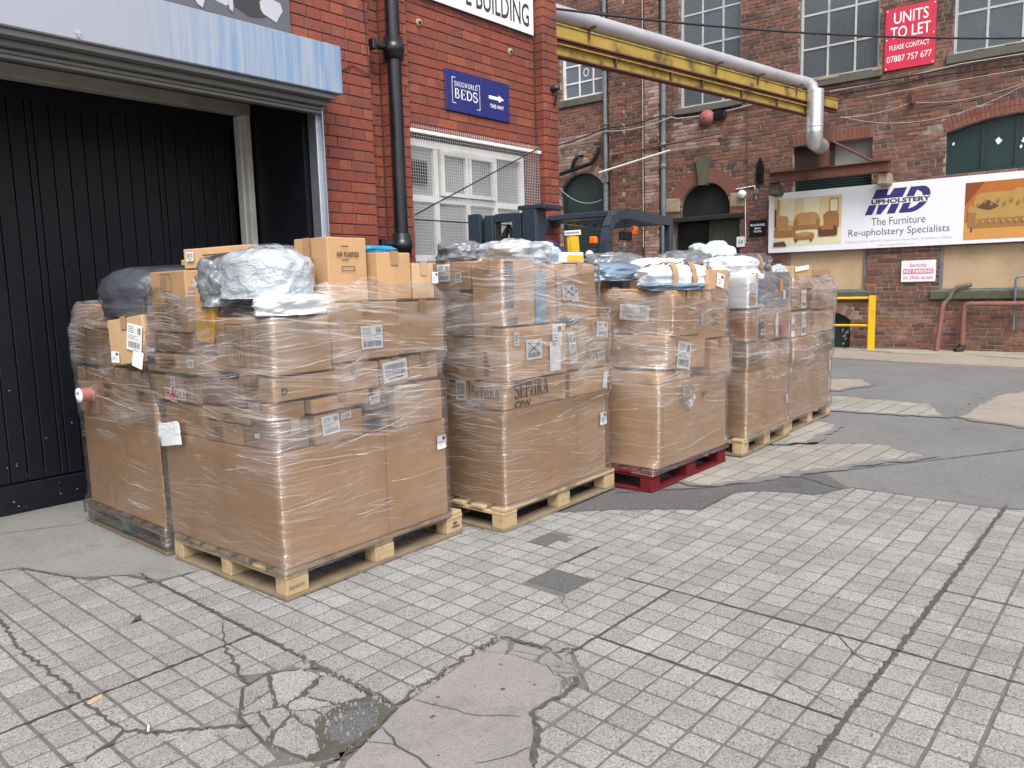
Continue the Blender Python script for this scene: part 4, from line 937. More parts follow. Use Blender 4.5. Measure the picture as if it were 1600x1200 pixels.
# spandrels above the curved heads
for f, cx, h in ((fA, -4.905, HARCH[0]), (fG, -7.98, HARCH[1]), (f5, 0.78, HARCH[2]), (fC, -2.33, HARCH[3])):
    sp = {fA: 2.95, fG: 3.70, f5: 3.90, fC: 0.58}[f]; n = 10; zs = [sp+(h[3]-sp)*i/n for i in range(n+1)]
    for s in (0, 1):
        m = MB()
        ed = [((f(z) or (cx, cx))[s], z) for z in zs]; outx = h[s]
        for i in range(n):
            a, b = ed[i], ed[i+1]; q = [(outx, a[1]), (a[0], a[1]), (b[0], b[1]), (outx, b[1])]
            if abs(a[0]-outx) < 1e-4 and abs(b[0]-outx) < 1e-4: continue
            m.prism_y(q if s == 0 else q[::-1], 0.0105, 0.40)
        if m.v: m.build('spandrel', MORTAR_OLD, OB)
m = MB(); m.box(-12, 13, 0.43, 6, -0.05, 10.5); m.box(3.4, 13, 0.0, 0.43, -0.05, 10.5); m.box(-12, 3.4, 0.0, 0.43, 8.2, 10.5); m.build('rear_block', DARK if False else BRICK_OLD, OB)
m = MB(); m.box(-12, 3.4, 0.40, 0.425, 0, 8.2); m.build('dark_interior', DARK, OB)
def voussoirs(cx, cz, r0, r1, a0, a1, n, mat, y=-0.004, skip=None, joint=0.009):
    for i in range(n):
        t0 = a0+(a1-a0)*i/n; t1 = a0+(a1-a0)*(i+1)/n
        if skip and skip(R((t0+t1)/2)): continue
        g0, g1 = math.degrees(joint/2/r0), math.degrees(joint/2/r1)
        p = lambda t, r_: (cx+r_*math.cos(R(t)), cz+r_*math.sin(R(t)))
        q = [p(t1-g0, r0), p(t0+g0, r0), p(t0+g1, r1), p(t1-g1, r1)]
        ar = sum(q[k][0]*q[(k+1) % 4][1]-q[(k+1) % 4][0]*q[k][1] for k in range(4))
        b = MB(); b.prism_y(q if ar > 0 else q[::-1], y, 0.12); b.build('arch_brick', mat, OB)
voussoirs(-4.905, cA, rA+0.004, rA+0.30, 22, 158, 36, BRICK_ARCH, skip=lambda t: abs(t-math.pi/2) < 0.13)
h5 = math.degrees(math.asin(1.15/r5)); voussoirs(0.78, c5, r5+0.004, r5+0.115, 90-h5, 90+h5, 34, BRICK_ARCH); voussoirs(0.78, c5, r5+0.122, r5+0.225, 90-h5, 90+h5, 34, BRICK_ARCH)
hG = math.degrees(math.asin(0.60/rG)); voussoirs(-7.98, cG, rG+0.004, rG+0.21, 90-hG, 90+hG, 18, BRICK_STAINED)
hC = math.degrees(math.asin(0.45/rC)); voussoirs(-2.33, cC, rC+0.004, rC+0.19, 90-hC, 90+hC, 13, BRICK_STAINED)
for i in range(20): b = MB(); b.box(-3.055+i*0.0745, -3.055+i*0.0745+0.066, -0.004, 0.12, 4.005, 4.215); b.build('arch_brick', BRICK_ARCH, OB)
# keystone and imposts
m = MB(); m.prism_y([(-4.985, 3.44), (-4.825, 3.44), (-4.75, 4.03), (-5.06, 4.03)], -0.11, 0.1); m.build('keystone', STONE_GREEN, OB)
for x0, x1 in ((-5.80, -5.475), (-4.335, -4.03)): m = MB(); m.box(x0, x1, -0.015, 0.1, 2.93, 3.22, 0.012); m.build('impost', STONE_PALE, OB)
m = MB(); m.box(-5.74, -4.02, -0.07, 0.11, 2.70, 2.80, 0.012); m.build('lintel', BLACK_RUB, OB)
m = MB(); m.prism_y([(-5.465, 2.8), (-4.345, 2.8), (-4.345, 2.95)]+[(-4.905+0.56*math.cos(R(a)), 2.95+0.55*math.sin(R(a))) for a in range(8, 180, 9)]+[(-5.465, 2.95)], 0.14, 0.2); m.build('arch_board', GREEN_BOARD if False else DARK, OB)
m = MB(); m.box(-4.83, -4.13, 0.10, 0.15, 0.03, 2.69); D = m.build('door', OLIVE, OB)
for a in ((-4.75, -4.5), (-4.45, -4.2)):
    for c in ((0.25, 1.1), (1.25, 2.45)): b = MB(); b.box(a[0], a[1], 0.088, 0.099, c[0], c[1], 0.008); b.build('door_panel', OLIVE, D)
m = MB(); m.box(-5.655, -4.84, 0.3, 0.35, 0.03, 2.69); m.build('door_opening', DARK, OB)
# windows
W1 = window(OB, -8.53, -7.39, 5.75, 7.42, 0.12, [-8.08, -7.70], [6.13, 6.52, 6.95], WHITE_PAINT, GLASS_OLD, 0.07, 0.035, sill=(-8.6, -7.33, 5.58, 5.745, -0.05))
m = MB(); n = 14
m.add([(-7.9+0.075*math.cos(2*math.pi*i/n), 0.137, 6.33+0.095*math.sin(2*math.pi*i/n)) for i in range(n)]+[(-7.9+0.055*math.cos(2*math.pi*i/n), 0.137, 6.33+0.075*math.sin(2*math.pi*i/n)) for i in range(n)], [(i, (i+1) % n, n+(i+1) % n, n+i) for i in range(n)]); m.build('round_sticker', WHITE_PAPER, W1)
window(OB, -5.49, -4.14, 5.11, 7.95, 0.12, [-5.01, -4.56], [5.72, 6.36, 7.02, 7.5], WHITE_PAINT, GLASS_OLD, 0.05, 0.035, sill=(-5.62, -4.10, 4.96, 5.10, -0.05), wire=0.042, wy=0.03)
window(OB, -2.97, -1.53, 5.23, 7.95, 0.12, [-2.46, -1.97], [5.83, 6.46, 7.1], WHITE_PAINT, GLASS_OLD, 0.045, 0.035, sill=(-3.02, -1.45, 5.06, 5.22, -0.05), wire=0.042, wy=0.03)
window(OB, -0.33, 1.41, 5.23, 7.95, 0.12, [0.17, 0.69], [5.92, 6.56, 7.2], WHITE_PAINT, GLASS_OLD, 0.045, 0.035, sill=(-0.42, 1.5, 5.06, 5.22, -0.05), wire=0.042, wy=0.03)
for x0, x1, lb in ((-2.62, -2.2, ''), (-1.62, -1.46, ''), (0.0, 0.17, ''), (0.45, 0.62, '')):
    m = MB(); m.box(x0, x1, -0.058, 0.1, 5.17 if x0 < -0.1 else 5.205, 5.228, 0.006); m.build('sill_repair', STONE_PALE, OB)
# boarded green windows
m = MB(); m.box(-8.57, -7.39, 0.13, 0.16, 2.12, 4.02); Gw = m.build('boarded_window', GREEN_BOARD, OB)
b = MB(); b.box(-8.57, -8.51, 0.09, 0.129, 2.12, 3.75); b.box(-8.5, -7.4, 0.09, 0.129, 2.12, 2.2); b.build('window_frame', GREEN_BOARD, Gw); b = MB(); b.box(-8.6, -7.34, -0.04, 0.08, 2.0, 2.11, 0.01); b.build('sill', GREEN_BOARD, Gw)
m = MB(); m.box(-0.37, 1.93, 0.15, 0.18, 3.17, 4.09); Gw = m.build('boarded_window', TEAL_BOARD, OB)
for xx in (-0.35, 0.19, 0.69, 1.2, 1.87): b = MB(); b.box(xx-0.025, xx+0.025, 0.11, 0.149, 3.2, 4.06); b.build('glazing_bar', GREEN_BOARD, Gw)
b = MB(); b.box(-0.36, 1.92, 0.10, 0.148, 3.175, 3.225); b.build('window_frame', GREEN_BOARD, Gw)
for xx, zz, s in ((0.42, 3.68, 0.07), (0.78, 3.66, 0.05), (-0.27, 3.72, 0.03), (0.75, 3.55, 0.03)):
    b = MB(); rr = random.Random(int(xx*100)); b.add([(xx+s*rr.uniform(0.3, 1)*math.cos(t), 0.148, zz+s*rr.uniform(0.5, 1.3)*math.sin(t)) for t in (0, 0.9, 1.7, 2.6, 3.5, 4.4, 5.3)], [tuple(range(7))]); b.build('peeled_paint', WHITE_PAPER, Gw)
# opening behind the steel frame, louvre, plywood boards, cellar door
m = MB(); m.box(-3.04, -1.59, 0.2, 0.24, 3.5, 4.0); m.build('grey_panel', simple('stained_grey_panel', (0.24, 0.235, 0.22), 0.7, var=0.15, scale=2, dirt=(0.16, 0.09, 0.04), dirt_amt=0.6), OB)
m = MB(); m.box(-3.04, -2.3, 0.12, 0.198, 3.5, 4.0); m.build('dark_board', simple('dark_red_board', (0.035, 0.014, 0.012), 0.8), OB)
m = MB(); m.box(-3.04, -1.59, 0.26, 0.28, 3.12, 3.5); L = m.build('louvre', GREEN_BOARD, OB)
for i in range(7): b = MB(); b.box(-3.03, -1.6, 0.18, 0.25, 3.13+i*0.05, 3.165+i*0.05); b.build('louvre_slat', GREEN_BOARD, L)
for (x0, x1, z0, z1, sx0, sx1) in ((-3.12, -1.63, 1.15, 1.94, -3.3, -1.5), (-0.38, 2.2, 1.13, 1.92, -0.52, 2.4)):
    m = MB(); m.box(x0+0.05, x1-0.04, 0.06, 0.08, z0+0.03, z1); pb = m.build('plywood_board', PLY, OB)
    b = MB(); b.box(x0, x0+0.05, 0.02, 0.1, z0, z1); b.box(x1-0.04, x1, 0.02, 0.1, z0, z1); b.box(x0+0.051, x1-0.041, 0.03, 0.1, z0, z0+0.03); b.build('window_frame', GREY_PAINT, pb)
    b = MB(); b.box(sx0, sx1, -0.07, 0.1, z0-0.17, z0-0.005, 0.02); b.build('sill', STONE_GREEN, pb)
m = MB(); m.box(-2.78, -1.88, 0.16, 0.2, 0.03, 0.74); cd_ = m.build('cellar_door', GREEN_BOARD, OB)
for i in range(12):
    rr = random.Random(i); xx, zz, s = rr.uniform(-2.08, -1.93), rr.uniform(0.06, 0.42), rr.uniform(0.012, 0.035)
    b = MB(); b.add([(xx+s*rr.uniform(0.3, 1)*math.cos(t), 0.158, zz+s*rr.uniform(0.5, 1.3)*math.sin(t)) for t in (0, 1.2, 2.3, 3.5, 4.8)], [tuple(range(5))]); b.build('peeled_paint', PALE_GREY_INK, cd_)

# ---- fittings on the mill wall
def bpipe(name, label, cat, path, r_, mat, group=None, n=10):
    """a run of pipe or cable: path in (x, off, z) of the mill wall"""
    m = MB(); m.tube([tuple(BX*p[0]-BYV*p[1]+Vector((0, 0, p[2]))) for p in path], r_, n)
    o = m.build(name, mat, None, BO); return tag(o, label, cat, group)
D1 = thing('downpipe', 'grey downpipe beside the green boarded arch window', 'pipe', Bw(-7.28, 0.03, 0.07), BA)
m = MB(); m.tube([(0, 0, 0.0), (0, 0, 3.72)], 0.062, 12); m.tube([(0, 0, 3.72), (0, 0, 8.2)], 0.05, 12); m.build('pipe', GREY_PAINT, D1)
m = MB(); m.box(-0.085, 0.085, -0.07, 0.07, 3.68, 3.86, 0.02); m.build('hopper', GREY_PAINT, D1)
for zz in (5.0, 6.2, 7.25): m = MB(); m.lathe([(0.05, -0.03), (0.064, -0.025), (0.064, 0.025), (0.05, 0.03)], 12, 'z', (0, 0, zz)); m.build('collar', GREY_PAINT, D1)
D2 = thing('downpipe', 'tall grey downpipe left of the arched doorway', 'pipe', Bw(-5.82, 0.03, 0.08), BA)
m = MB(); m.tube([(0, 0, 0.0), (0, 0, 8.2)], 0.055, 12); m.build('pipe', GREY_PAINT, D2)
for zz in (3.9, 4.35, 5.9): m = MB(); m.lathe([(0.055, -0.05), (0.068, -0.045), (0.068, 0.045), (0.055, 0.05)], 12, 'z', (0, 0, zz)); m.build('collar', GREY_PAINT, D2)
bpipe('black_pipe', 'black pipe with elbow above the green boarded arch window', 'pipe', [(-8.9, 0.12, 3.98), (-8.1, 0.12, 4.12), (-7.62, 0.12, 4.2), (-7.5, 0.12, 4.35), (-7.45, 0.08, 4.55)], 0.05, BLACK_GLOSS)
bpipe('pipe_elbow', 'short black pipe stub rising above the black elbow pipe', 'pipe', [(-8.15, 0.14, 4.14), (-8.1, 0.15, 4.28), (-8.0, 0.12, 4.42), (-7.93, 0.02, 4.44)], 0.05, BLACK_GLOSS)
bpipe('white_tube', 'white tube slanting between the two grey downpipes', 'tube', [(-7.38, 0.2, 3.95), (-5.61, 0.2, 4.23)], 0.022, WHITE_PAINT)
bpipe('thin_pipe', 'thin rusty brown pipe across the piers above the white tube', 'pipe', [(-7.1, 0.14, 2.3), (-7.1, 0.14, 4.27), (-7.07, 0.14, 4.3), (-4.55, 0.14, 4.44), (-4.5, 0.03, 4.45)], 0.02, RUST)
bpipe('lightning_strip', 'thin pale vertical conductor on the pier', 'cable', [(-6.3, 0.115, 2.2), (-6.3, 0.115, 8.0)], 0.009, CABLE_PALE)
def sag(a, b, d, n=14): return [(a[0]+(b[0]-a[0])*i/n, a[1]+(b[1]-a[1])*i/n, a[2]+(b[2]-a[2])*i/n-d*4*(i/n)*(1-i/n)) for i in range(n+1)]
bpipe('wall_cable', 'thick black cable running below the tall windows', 'cable', sag((-8.9, 0.06, 4.72), (-7.3, 0.14, 4.92), 0.04)+sag((-7.2, 0.14, 4.93), (-5.8, 0.16, 5.0), 0.05)+sag((-5.7, 0.05, 4.98), (-3.0, 0.05, 5.06), 0.05)+sag((-2.9, 0.06, 5.0), (-0.4, 0.06, 4.98), 0.02)+[(1.5, 0.06, 4.98), (3.4, 0.06, 5.0)], 0.014, CABLE, n=6)
bpipe('wall_cable', 'pale cable running just under the black cable on the mill wall', 'cable', sag((-8.9, 0.05, 4.66), (-7.3, 0.14, 4.87), 0.05)+sag((-7.2, 0.14, 4.86), (-5.6, 0.16, 4.93), 0.08)+sag((-5.5, 0.05, 4.9), (-3.4, 0.05, 5.0), 0.06)+[(-2.6, 0.05, 4.93), (-1.3, 0.05, 4.95), (-0.2, 0.05, 5.03), (0.9, 0.06, 5.02), (1.6, 0.06, 5.06)], 0.010, CABLE_PALE, n=6)
bpipe('wall_cable', 'second black cable lower down, right of the yellow beam', 'cable', sag((-2.2, 0.05, 4.86), (-0.6, 0.05, 4.9), 0.02)+[(1.0, 0.05, 4.85), (2.5, 0.05, 4.86)], 0.012, CABLE, n=6)
bpipe('wall_cable', 'thin pale wire sagging from the beam end past the wall hook', 'cable', sag((-2.15, 0.1, 4.42), (-0.95, 0.06, 4.5), 0.06)+sag((-0.9, 0.06, 4.5), (1.0, 0.06, 4.62), 0.13), 0.005, CABLE_PALE, n=5)
bpipe('wall_cable', 'thin pale wire sagging low over the green window arch', 'cable', sag((-2.1, 0.1, 4.42), (1.2, 0.06, 4.75), 0.42, 20), 0.005, CABLE_PALE, n=5)
bpipe('wall_cable', 'thin pale straight wire rising to the right above the wall hook', 'cable', [(-1.7, 0.05, 4.72), (-0.4, 0.05, 4.76), (1.6, 0.05, 4.78)], 0.006, CABLE_PALE, n=5)
bpipe('wall_cable', 'loose pale loop of wire across the green boarded arch window', 'cable', sag((-8.6, 0.05, 3.75), (-7.4, 0.08, 3.35), 0.2), 0.008, CABLE_PALE, n=5)
bpipe('wall_cable', 'thin dark wire dropping past the alarm bell to the doorway lamp', 'cable', [(-3.98, 0.03, 4.9), (-3.97, 0.03, 4.0), (-3.95, 0.03, 3.3)], 0.006, CABLE, n=5)
m = MB(); m.box(-0.05, 0.05, -0.08, 0.02, -0.12, 0.1, 0.01); m.tube([(0, -0.08, 0), (0.02, -0.14, -0.02), (0.02, -0.12, -0.14)], 0.012, 6)
tag(m.build('wall_hook', RUST, None, Bw(-0.93, 4.6, 0.0), BA), 'rusty iron hook fixed to the mill wall below the red sign', 'hook')
# overhead cables across the yard
for (a, b, d, r_, lb) in (((6.4, 6.6, 4.74), Bw(3.2, 4.86, 0.3), 0.31, 0.014, 'black overhead cable crossing the yard in front of the red sign'), ((6.3, 7.6, 5.6), Bw(-1.0, 7.0, 0.2), 0.12, 0.007, 'thin overhead wire high above the yellow beam'), ((6.3, 7.2, 5.0), Bw(-7.2, 7.4, 0.1), 0.05, 0.03, 'thick dark cable rising behind the corner of the red building')):
    m = MB(); n = 24
    m.tube([(a[0]+(b[0]-a[0])*i/n, a[1]+(b[1]-a[1])*i/n, a[2]+(b[2]-a[2])*i/n-d*4*(i/n)*(1-i/n)) for i in range(n+1)], r_, 6); tag(m.build('overhead_cable', CABLE, None), lb, 'cable')
# alarm bell, lamp, plates
AB = thing('alarm_bell', 'faded red round alarm bell on the mill wall above the arch', 'alarm', Bw(-4.83, 4.81, 0.02), BA)
m = MB(); m.lathe([(0.0, 0.16), (0.05, 0.155), (0.11, 0.13), (0.155, 0.085), (0.17, 0.03), (0.165, 0.0)], 24, 'y'); m.build('dome', BELL_RED, AB)
m = MB(); m.lathe([(0, 0.175), (0.02, 0.172), (0.024, 0.155)], 10, 'y'); m.build('centre_nut', RED_INK, AB)
m = MB(); m.box(0.17, 0.42, -0.1, 0.0, -0.05, 0.09, 0.012); m.tube([(0.15, -0.05, 0.02), (0.18, -0.05, 0.02)], 0.03, 8); m.build('bracket_box', BLACK_GLOSS, AB)
LP = thing('round_lamp', 'white round lamp on the wall right of the arched doorway', 'lamp', Bw(-4.05, 3.17, 0.0), BA)
m = MB(); m.lathe([(0.0, 0.13), (0.04, 0.125), (0.07, 0.12), (0.085, 0.10), (0.085, 0.03), (0.06, 0.0)], 20, 'y'); m.build('housing', WHITE_PAINT, LP)
m = MB(); m.lathe([(0, 0.14), (0.03, 0.138), (0.045, 0.128)], 14, 'y'); m.build('lens', LENS, LP)
m = MB(); m.tube([(-0.15, -0.02, 0.12), (0.25, -0.02, 0.15), (0.25, -0.02, 0.02)], 0.012, 6); m.tube([(0.05, -0.015, -0.08), (0.07, -0.015, -1.0)], 0.009, 6); m.build('conduit', WHITE_PAINT, LP)
m = MB(); m.box(0.26, 0.34, -0.1, 0, -0.03, 0.08, 0.01); m.tube([(0.3, -0.06, -0.02), (0.3, -0.09, -0.14)], 0.02, 8); m.build('sensor', STEEL_GREY, LP)
m = MB(); m.prism_y([(-0.07, -0.24), (0.07, -0.24), (0.075, 0.08), (0.0, 0.26), (-0.075, 0.08)], -0.06, 0.0)
m.tube([(0, -0.06, -0.07), (0, -0.13, -0.07)], 0.035, 10); tag(m.build('tie_plate', BLACK_GLOSS, None, Bw(-3.69, 3.62, 0.0), BA), 'black pointed iron tie plate on the mill wall', 'tie plate')

def sign(name, label, x0, x1, z0, z1, mat, off=0.03, thick=0.02):
    t = thing(name, label, 'sign', Bw(x0, z0, off), BA); m = MB(); m.box(0, x1-x0, 0, thick, 0, z1-z0, 0.003); m.build('panel', mat, t); return t
S = sign('units_to_let_sign', 'red units to let sign with white lettering between the upper windows', -1.42, -0.60, 5.13, 6.20, SIGN_RED)
lines(S, WHITE_INK, [('UNITS', 0.14, 0.70, 0.79, 0.99, 0.01), ('TO LET', 0.09, 0.74, 0.54, 0.74, 0.01), ('PLEASE CONTACT', 0.08, 0.73, 0.345, 0.43, 0.008), ('07887 757 677', 0.04, 0.77, 0.135, 0.245, 0.004)], -0.002)
m = MB()
for a in (0.03, 0.79):
    for c in (0.03, 0.53, 1.03): m.lathe([(0, 0.006), (0.01, 0.005), (0.013, 0.0)], 8, 'y', (a, 0, c))
m.build('screw_cap', WHITE_INK, S)
S = sign('upholstery_banner', 'long white upholstery banner sign with furniture pictures', -3.48, 1.9, 1.94, 3.115, SIGN_WHITE, 0.09, 0.05)
LZ = [1.075, 0.90, 0.80, 0.62]      # two slices of the logo, above and below its name band
sl = lambda x, z: (x+(z-0.62)*0.42, z)   # italic slant
def logo(poly): m = MB(); ar = sum(poly[k][0]*poly[(k+1) % len(poly)][1]-poly[(k+1) % len(poly)][0]*poly[k][1] for k in range(len(poly))); m.add([(*sl(*p)[:1], -0.002, p[1]) for p in (poly if ar > 0 else poly[::-1])], [tuple(range(len(poly)))]); m.build('logo_letter', NAVY_INK, S)
for z0, z1 in ((0.62, 0.795), (0.905, 1.075)):
    w = lambda a, b: [(a, z0), (b, z0), (b, z1), (a, z1)]
    logo(w(1.82, 1.95)); logo(w(2.20, 2.34)); logo(w(2.40, 2.53))
    d = lambda z: 0.455-(z-0.62)*1.0
    t = (z0-0.62)/0.455; t1 = (z1-0.62)/0.455
    logo([(1.95+0.125*(1-t), z0), (2.20-0.125*(1-t)+0.0, z0), (2.20-0.125*(1-t1)+0.0, z1), (1.95+0.125*(1-t1), z1)] if False else ([(2.02, z0), (2.10, z0), (2.16, z1), (1.985, z1)] if z0 < 0.8 else [(1.95, z0), (2.20, z0), (2.20, z1), (2.12, z1), (2.10, z0+0.06), (2.05, z0+0.06), (2.03, z1), (1.95, z1)]))
    cz = 0.8475; ro = lambda z: 2.56+0.24*math.sqrt(max(0, 1-((z-cz)/0.235)**2)); ri = lambda z: 2.54+0.14*math.sqrt(max(0, 1-((z-cz)/0.15)**2))
    zs = [z0+(z1-z0)*k/8 for k in range(9)]
    logo([(ri(z) if abs(z-cz) < 0.15 else 2.53, z) for z in zs]+[(ro(z), z) for z in zs[::-1]])
m = MB(); m.text('UPHOLSTERY', 1.93, 2.92, 0.808, 0.892, -0.0025, 0.04); m.build('logo_name', INK, S)
lines(S, GREY_INK, [('The Furniture', 1.94, 2.85, 0.42, 0.56), ('Re-upholstery Specialists', 1.54, 3.24, 0.20, 0.37)], -0.002)
lines(S, PALE_GREY_INK, [('Telephone: 0161 480 7471 Showroom Open Mon - Fri 8.00am - 4.00pm', 1.48, 3.29, 0.105, 0.155), ('www.mdupholstery.co.uk', 2.07, 2.68, 0.03, 0.075)], -0.002, 'small_print')
def ink(name, c): return simple(name, c, 0.45, var=0.12, scale=8)
CREAM = ink('print_cream', (0.62, 0.50, 0.26)); TANP = ink('print_tan', (0.30, 0.15, 0.055)); TANL = ink('print_light_tan', (0.42, 0.24, 0.10)); BRN = ink('print_brown', (0.11, 0.05, 0.025)); OCH = ink('print_amber', (0.42, 0.13, 0.02)); OCHD = ink('print_dark_amber', (0.22, 0.055, 0.015)); GOLD = ink('print_gold', (0.40, 0.25, 0.07)); PINE = ink('print_floor', (0.55, 0.27, 0.07)); RUG = ink('print_rug', (0.66, 0.60, 0.42))
def pic(parts, parent, name, mapx, y0=-0.002):
    for i, (mt, pts) in enumerate(parts):
        m = MB(); ar = sum(pts[k][0]*pts[(k+1) % len(pts)][1]-pts[(k+1) % len(pts)][0]*pts[k][1] for k in range(len(pts)))
        p = pts if ar > 0 else pts[::-1]; m.add([(mapx(x), y0-0.0008*i, z) for x, z in p], [tuple(range(len(p)))]); m.build(name, mt, parent)
def rc(a, b, c, d): return [(a, c), (b, c), (b, d), (a, d)]
def rr_(a, b, c, d, r_=0.3):
    k = min(b-a, d-c)*r_; return [(a+k*0.3, c), (b-k*0.3, c), (b, c+k*0.3), (b, d-k), (b-k*0.4, d-k*0.3), (b-k, d), (a+k, d), (a+k*0.4, d-k*0.3), (a, d-k), (a, c+k*0.3)]
pic([(CREAM, rc(0.085, 1.115, 0.12, 1.05)), (RUG, [(0.085, 0.12), (1.115, 0.12), (1.115, 0.45), (0.085, 0.5)]), (GOLD, rc(0.14, 0.17, 0.5, 1.02)), (RUG, rc(0.2, 0.40, 0.62, 1.04)), (RUG, rc(0.55, 0.78, 0.72, 1.03)), (TANL, rc(0.93, 1.07, 0.72, 1.0)), (RUG, rc(0.95, 1.05, 0.75, 0.97)), (BRN, rc(0.10, 0.13, 0.5, 0.86)), (BRN, rc(0.85, 0.93, 0.62, 0.70)),
     (TANL, rr_(0.41, 0.79, 0.44, 0.76)), (TANP, rr_(0.40, 0.47, 0.42, 0.63)), (TANP, rr_(0.74, 0.80, 0.42, 0.63)), (TANP, rc(0.46, 0.75, 0.43, 0.52)), (TANL, rr_(0.47, 0.60, 0.52, 0.72)), (TANL, rr_(0.61, 0.74, 0.52, 0.72)),
     (TANL, rr_(0.13, 0.32, 0.46, 0.72)), (TANP, rr_(0.10, 0.43, 0.30, 0.52)), (TANL, rc(0.15, 0.38, 0.43, 0.51)), (TANP, rr_(0.86, 1.08, 0.42, 0.75)), (BRN, rr_(0.78, 1.06, 0.28, 0.48)), (TANP, rc(0.82, 1.0, 0.40, 0.48)), (TANP, rr_(0.41, 0.72, 0.24, 0.36)), (BRN, rc(0.43, 0.46, 0.19, 0.25)), (BRN, rc(0.66, 0.69, 0.19, 0.25)), (TANL, [(0.42, 0.33), (0.60, 0.29), (0.72, 0.36), (0.55, 0.39)]), (BRN, [(0.09, 0.12), (0.3, 0.12), (0.26, 0.22), (0.09, 0.2)])], S, 'printed_room_shape', lambda x: 0.105+(x-0.085)*1.265)
cu = [(OCH, rc(3.05, 5.2, 0.07, 1.05)), (OCHD, [(3.05, 0.65), (3.4, 1.05), (3.05, 1.05)]), (OCH, [(3.6, 0.8), (5.2, 0.9), (5.2, 1.05), (3.9, 1.05)]), (PINE, [(3.05, 0.07), (5.2, 0.07), (5.2, 0.2), (3.05, 0.36)]), (GOLD, rr_(3.22, 4.1, 0.48, 0.86)), (GOLD, rr_(3.85, 4.7, 0.5, 0.90)), (GOLD, rr_(4.5, 5.15, 0.5, 0.88)), (TANP, rr_(3.16, 5.18, 0.26, 0.50)), (GOLD, rr_(3.2, 3.75, 0.42, 0.56)), (GOLD, rr_(3.72, 4.5, 0.42, 0.56)), (TANP, rr_(3.12, 3.27, 0.28, 0.63)), (GOLD, [(3.10, 0.55), (3.25, 0.52), (3.28, 0.60), (3.15, 0.66)]), (BRN, [(3.28, 0.62), (3.5, 0.56), (3.68, 0.62), (3.48, 0.74)]), (BRN, rc(3.18, 3.21, 0.2, 0.27))]
rr = random.Random(3)
for i in range(16):
    x, z = 3.3+0.12*i, 0.66+0.05*(i % 2); cu.append((TANP, [(x, z-0.04), (x+0.035, z), (x, z+0.05), (x-0.035, z)]))
    cu.append((GOLD, [(x-0.02, 0.33), (x+0.01, 0.37), (x-0.02, 0.41), (x-0.05, 0.37)]))
pic(cu, S, 'printed_sofa_shape', lambda x: 3.46+(x-3.05)*0.82)
S = sign('no_parking_sign', 'white no parking sign with faded pink lettering', -1.01, -0.44, 1.295, 1.685, SIGN_WHITE)
lines(S, MAGENTA_INK, [('Strictly', 0.14, 0.43, 0.255, 0.335, 0.015), ('in this area', 0.045, 0.525, 0.05, 0.11, 0.015)], -0.002)
m = MB(); m.rectxz(0.035, 0.535, 0.145, 0.235, -0.002); m.build('print_band', MAGENTA_INK, S)
m = MB(); m.text('NO PARKING', 0.05, 0.52, 0.16, 0.222, -0.0035, 0.02); m.build('white_lettering', WHITE_INK, S)
S = sign('alarm_notice', 'small black notice with white writing beside the banner', -3.90, -3.55, 2.29, 2.63, SIGN_BLACK)
lines(S, WHITE_INK, [('FIRE ALARM PANEL', 0.02, 0.33, 0.215, 0.26, 0.02), ('BEHIND', 0.11, 0.24, 0.15, 0.185, 0.02), ('THE DOOR', 0.09, 0.26, 0.085, 0.125, 0.02)], -0.002)
S = sign('unit_number_sign', 'tiny white G4 sign next to the olive door', -4.17, -4.0, 2.10, 2.31, SIGN_WHITE)
m = MB(); m.text('G4', 0.035, 0.135, 0.06, 0.15, -0.002, 0.01); m.build('lettering', INK, S)

# yellow guard rail and pipes at the foot of the mill
YR = thing('guard_rail', 'yellow steel guard rail in front of the cellar opening', 'railing', Bw(-1.42, 0.03, 0.35), BA)
m = MB(); m.box(-0.055, 0.055, -0.04, 0.04, 0, 1.03, 0.004); m.build('post', YELLOW_RAIL, YR)
m = MB(); m.tube([(-2.6, 0, 0.985), (-0.056, 0, 0.985)], 0.026, 10); m.build('top_rail', YELLOW_RAIL, YR)
m = MB(); m.tube([(-2.6, 0, 0.47), (-0.056, 0, 0.47)], 0.022, 10); m.build('lower_rail', YELLOW_RAIL, YR)
m = MB(); m.box(-2.7, -2.6, -0.04, 0.04, 0, 1.03, 0.004); m.build('post', YELLOW_RAIL, YR)
m = MB(); m.tube([(-0.72, 0.05, 0.98), (-0.72, 0.06, 0.72), (-0.76, 0.06, 0.60), (-0.72, 0.06, 0.66)], 0.012, 6); tag(m.build('hanging_chain', BLACK_RUB, None, Bw(-1.42, 0.03, 0.35), BA), 'short dark chain hanging from the yellow rail', 'chain')
bpipe('red_pipe', 'rust red standpipe leaning against the mill wall with black elbow at its top', 'pipe', [(-0.34, 0.25, 0.05), (-0.27, 0.2, 0.88), (-0.24, 0.18, 0.92)], 0.045, RED_PIPE)
bpipe('pipe_elbow', 'dark mossy twisted pipe between red standpipe and stone sill', 'pipe', [(-0.24, 0.18, 0.92), (-0.18, 0.16, 1.0), (-0.15, 0.14, 1.1), (-0.08, 0.1, 1.18), (0.05, 0.05, 1.21), (0.12, -0.02, 1.22)], 0.036, STONE)
bpipe('red_pipe', 'rust red pipe running along the wall under the right boarded window', 'pipe', [(0.05, 0.2, 0.1), (0.06, 0.2, 0.84), (0.09, 0.2, 0.88), (0.15, 0.2, 0.885), (2.6, 0.2, 0.885)], 0.045, RED_PIPE)
bpipe('pipe_shoe', 'black iron pipe shoe at the foot of the red pipe', 'pipe', [(0.05, 0.2, 0.16), (0.04, 0.22, 0.08), (-0.03, 0.3, 0.045)], 0.06, BLACK_RUB)
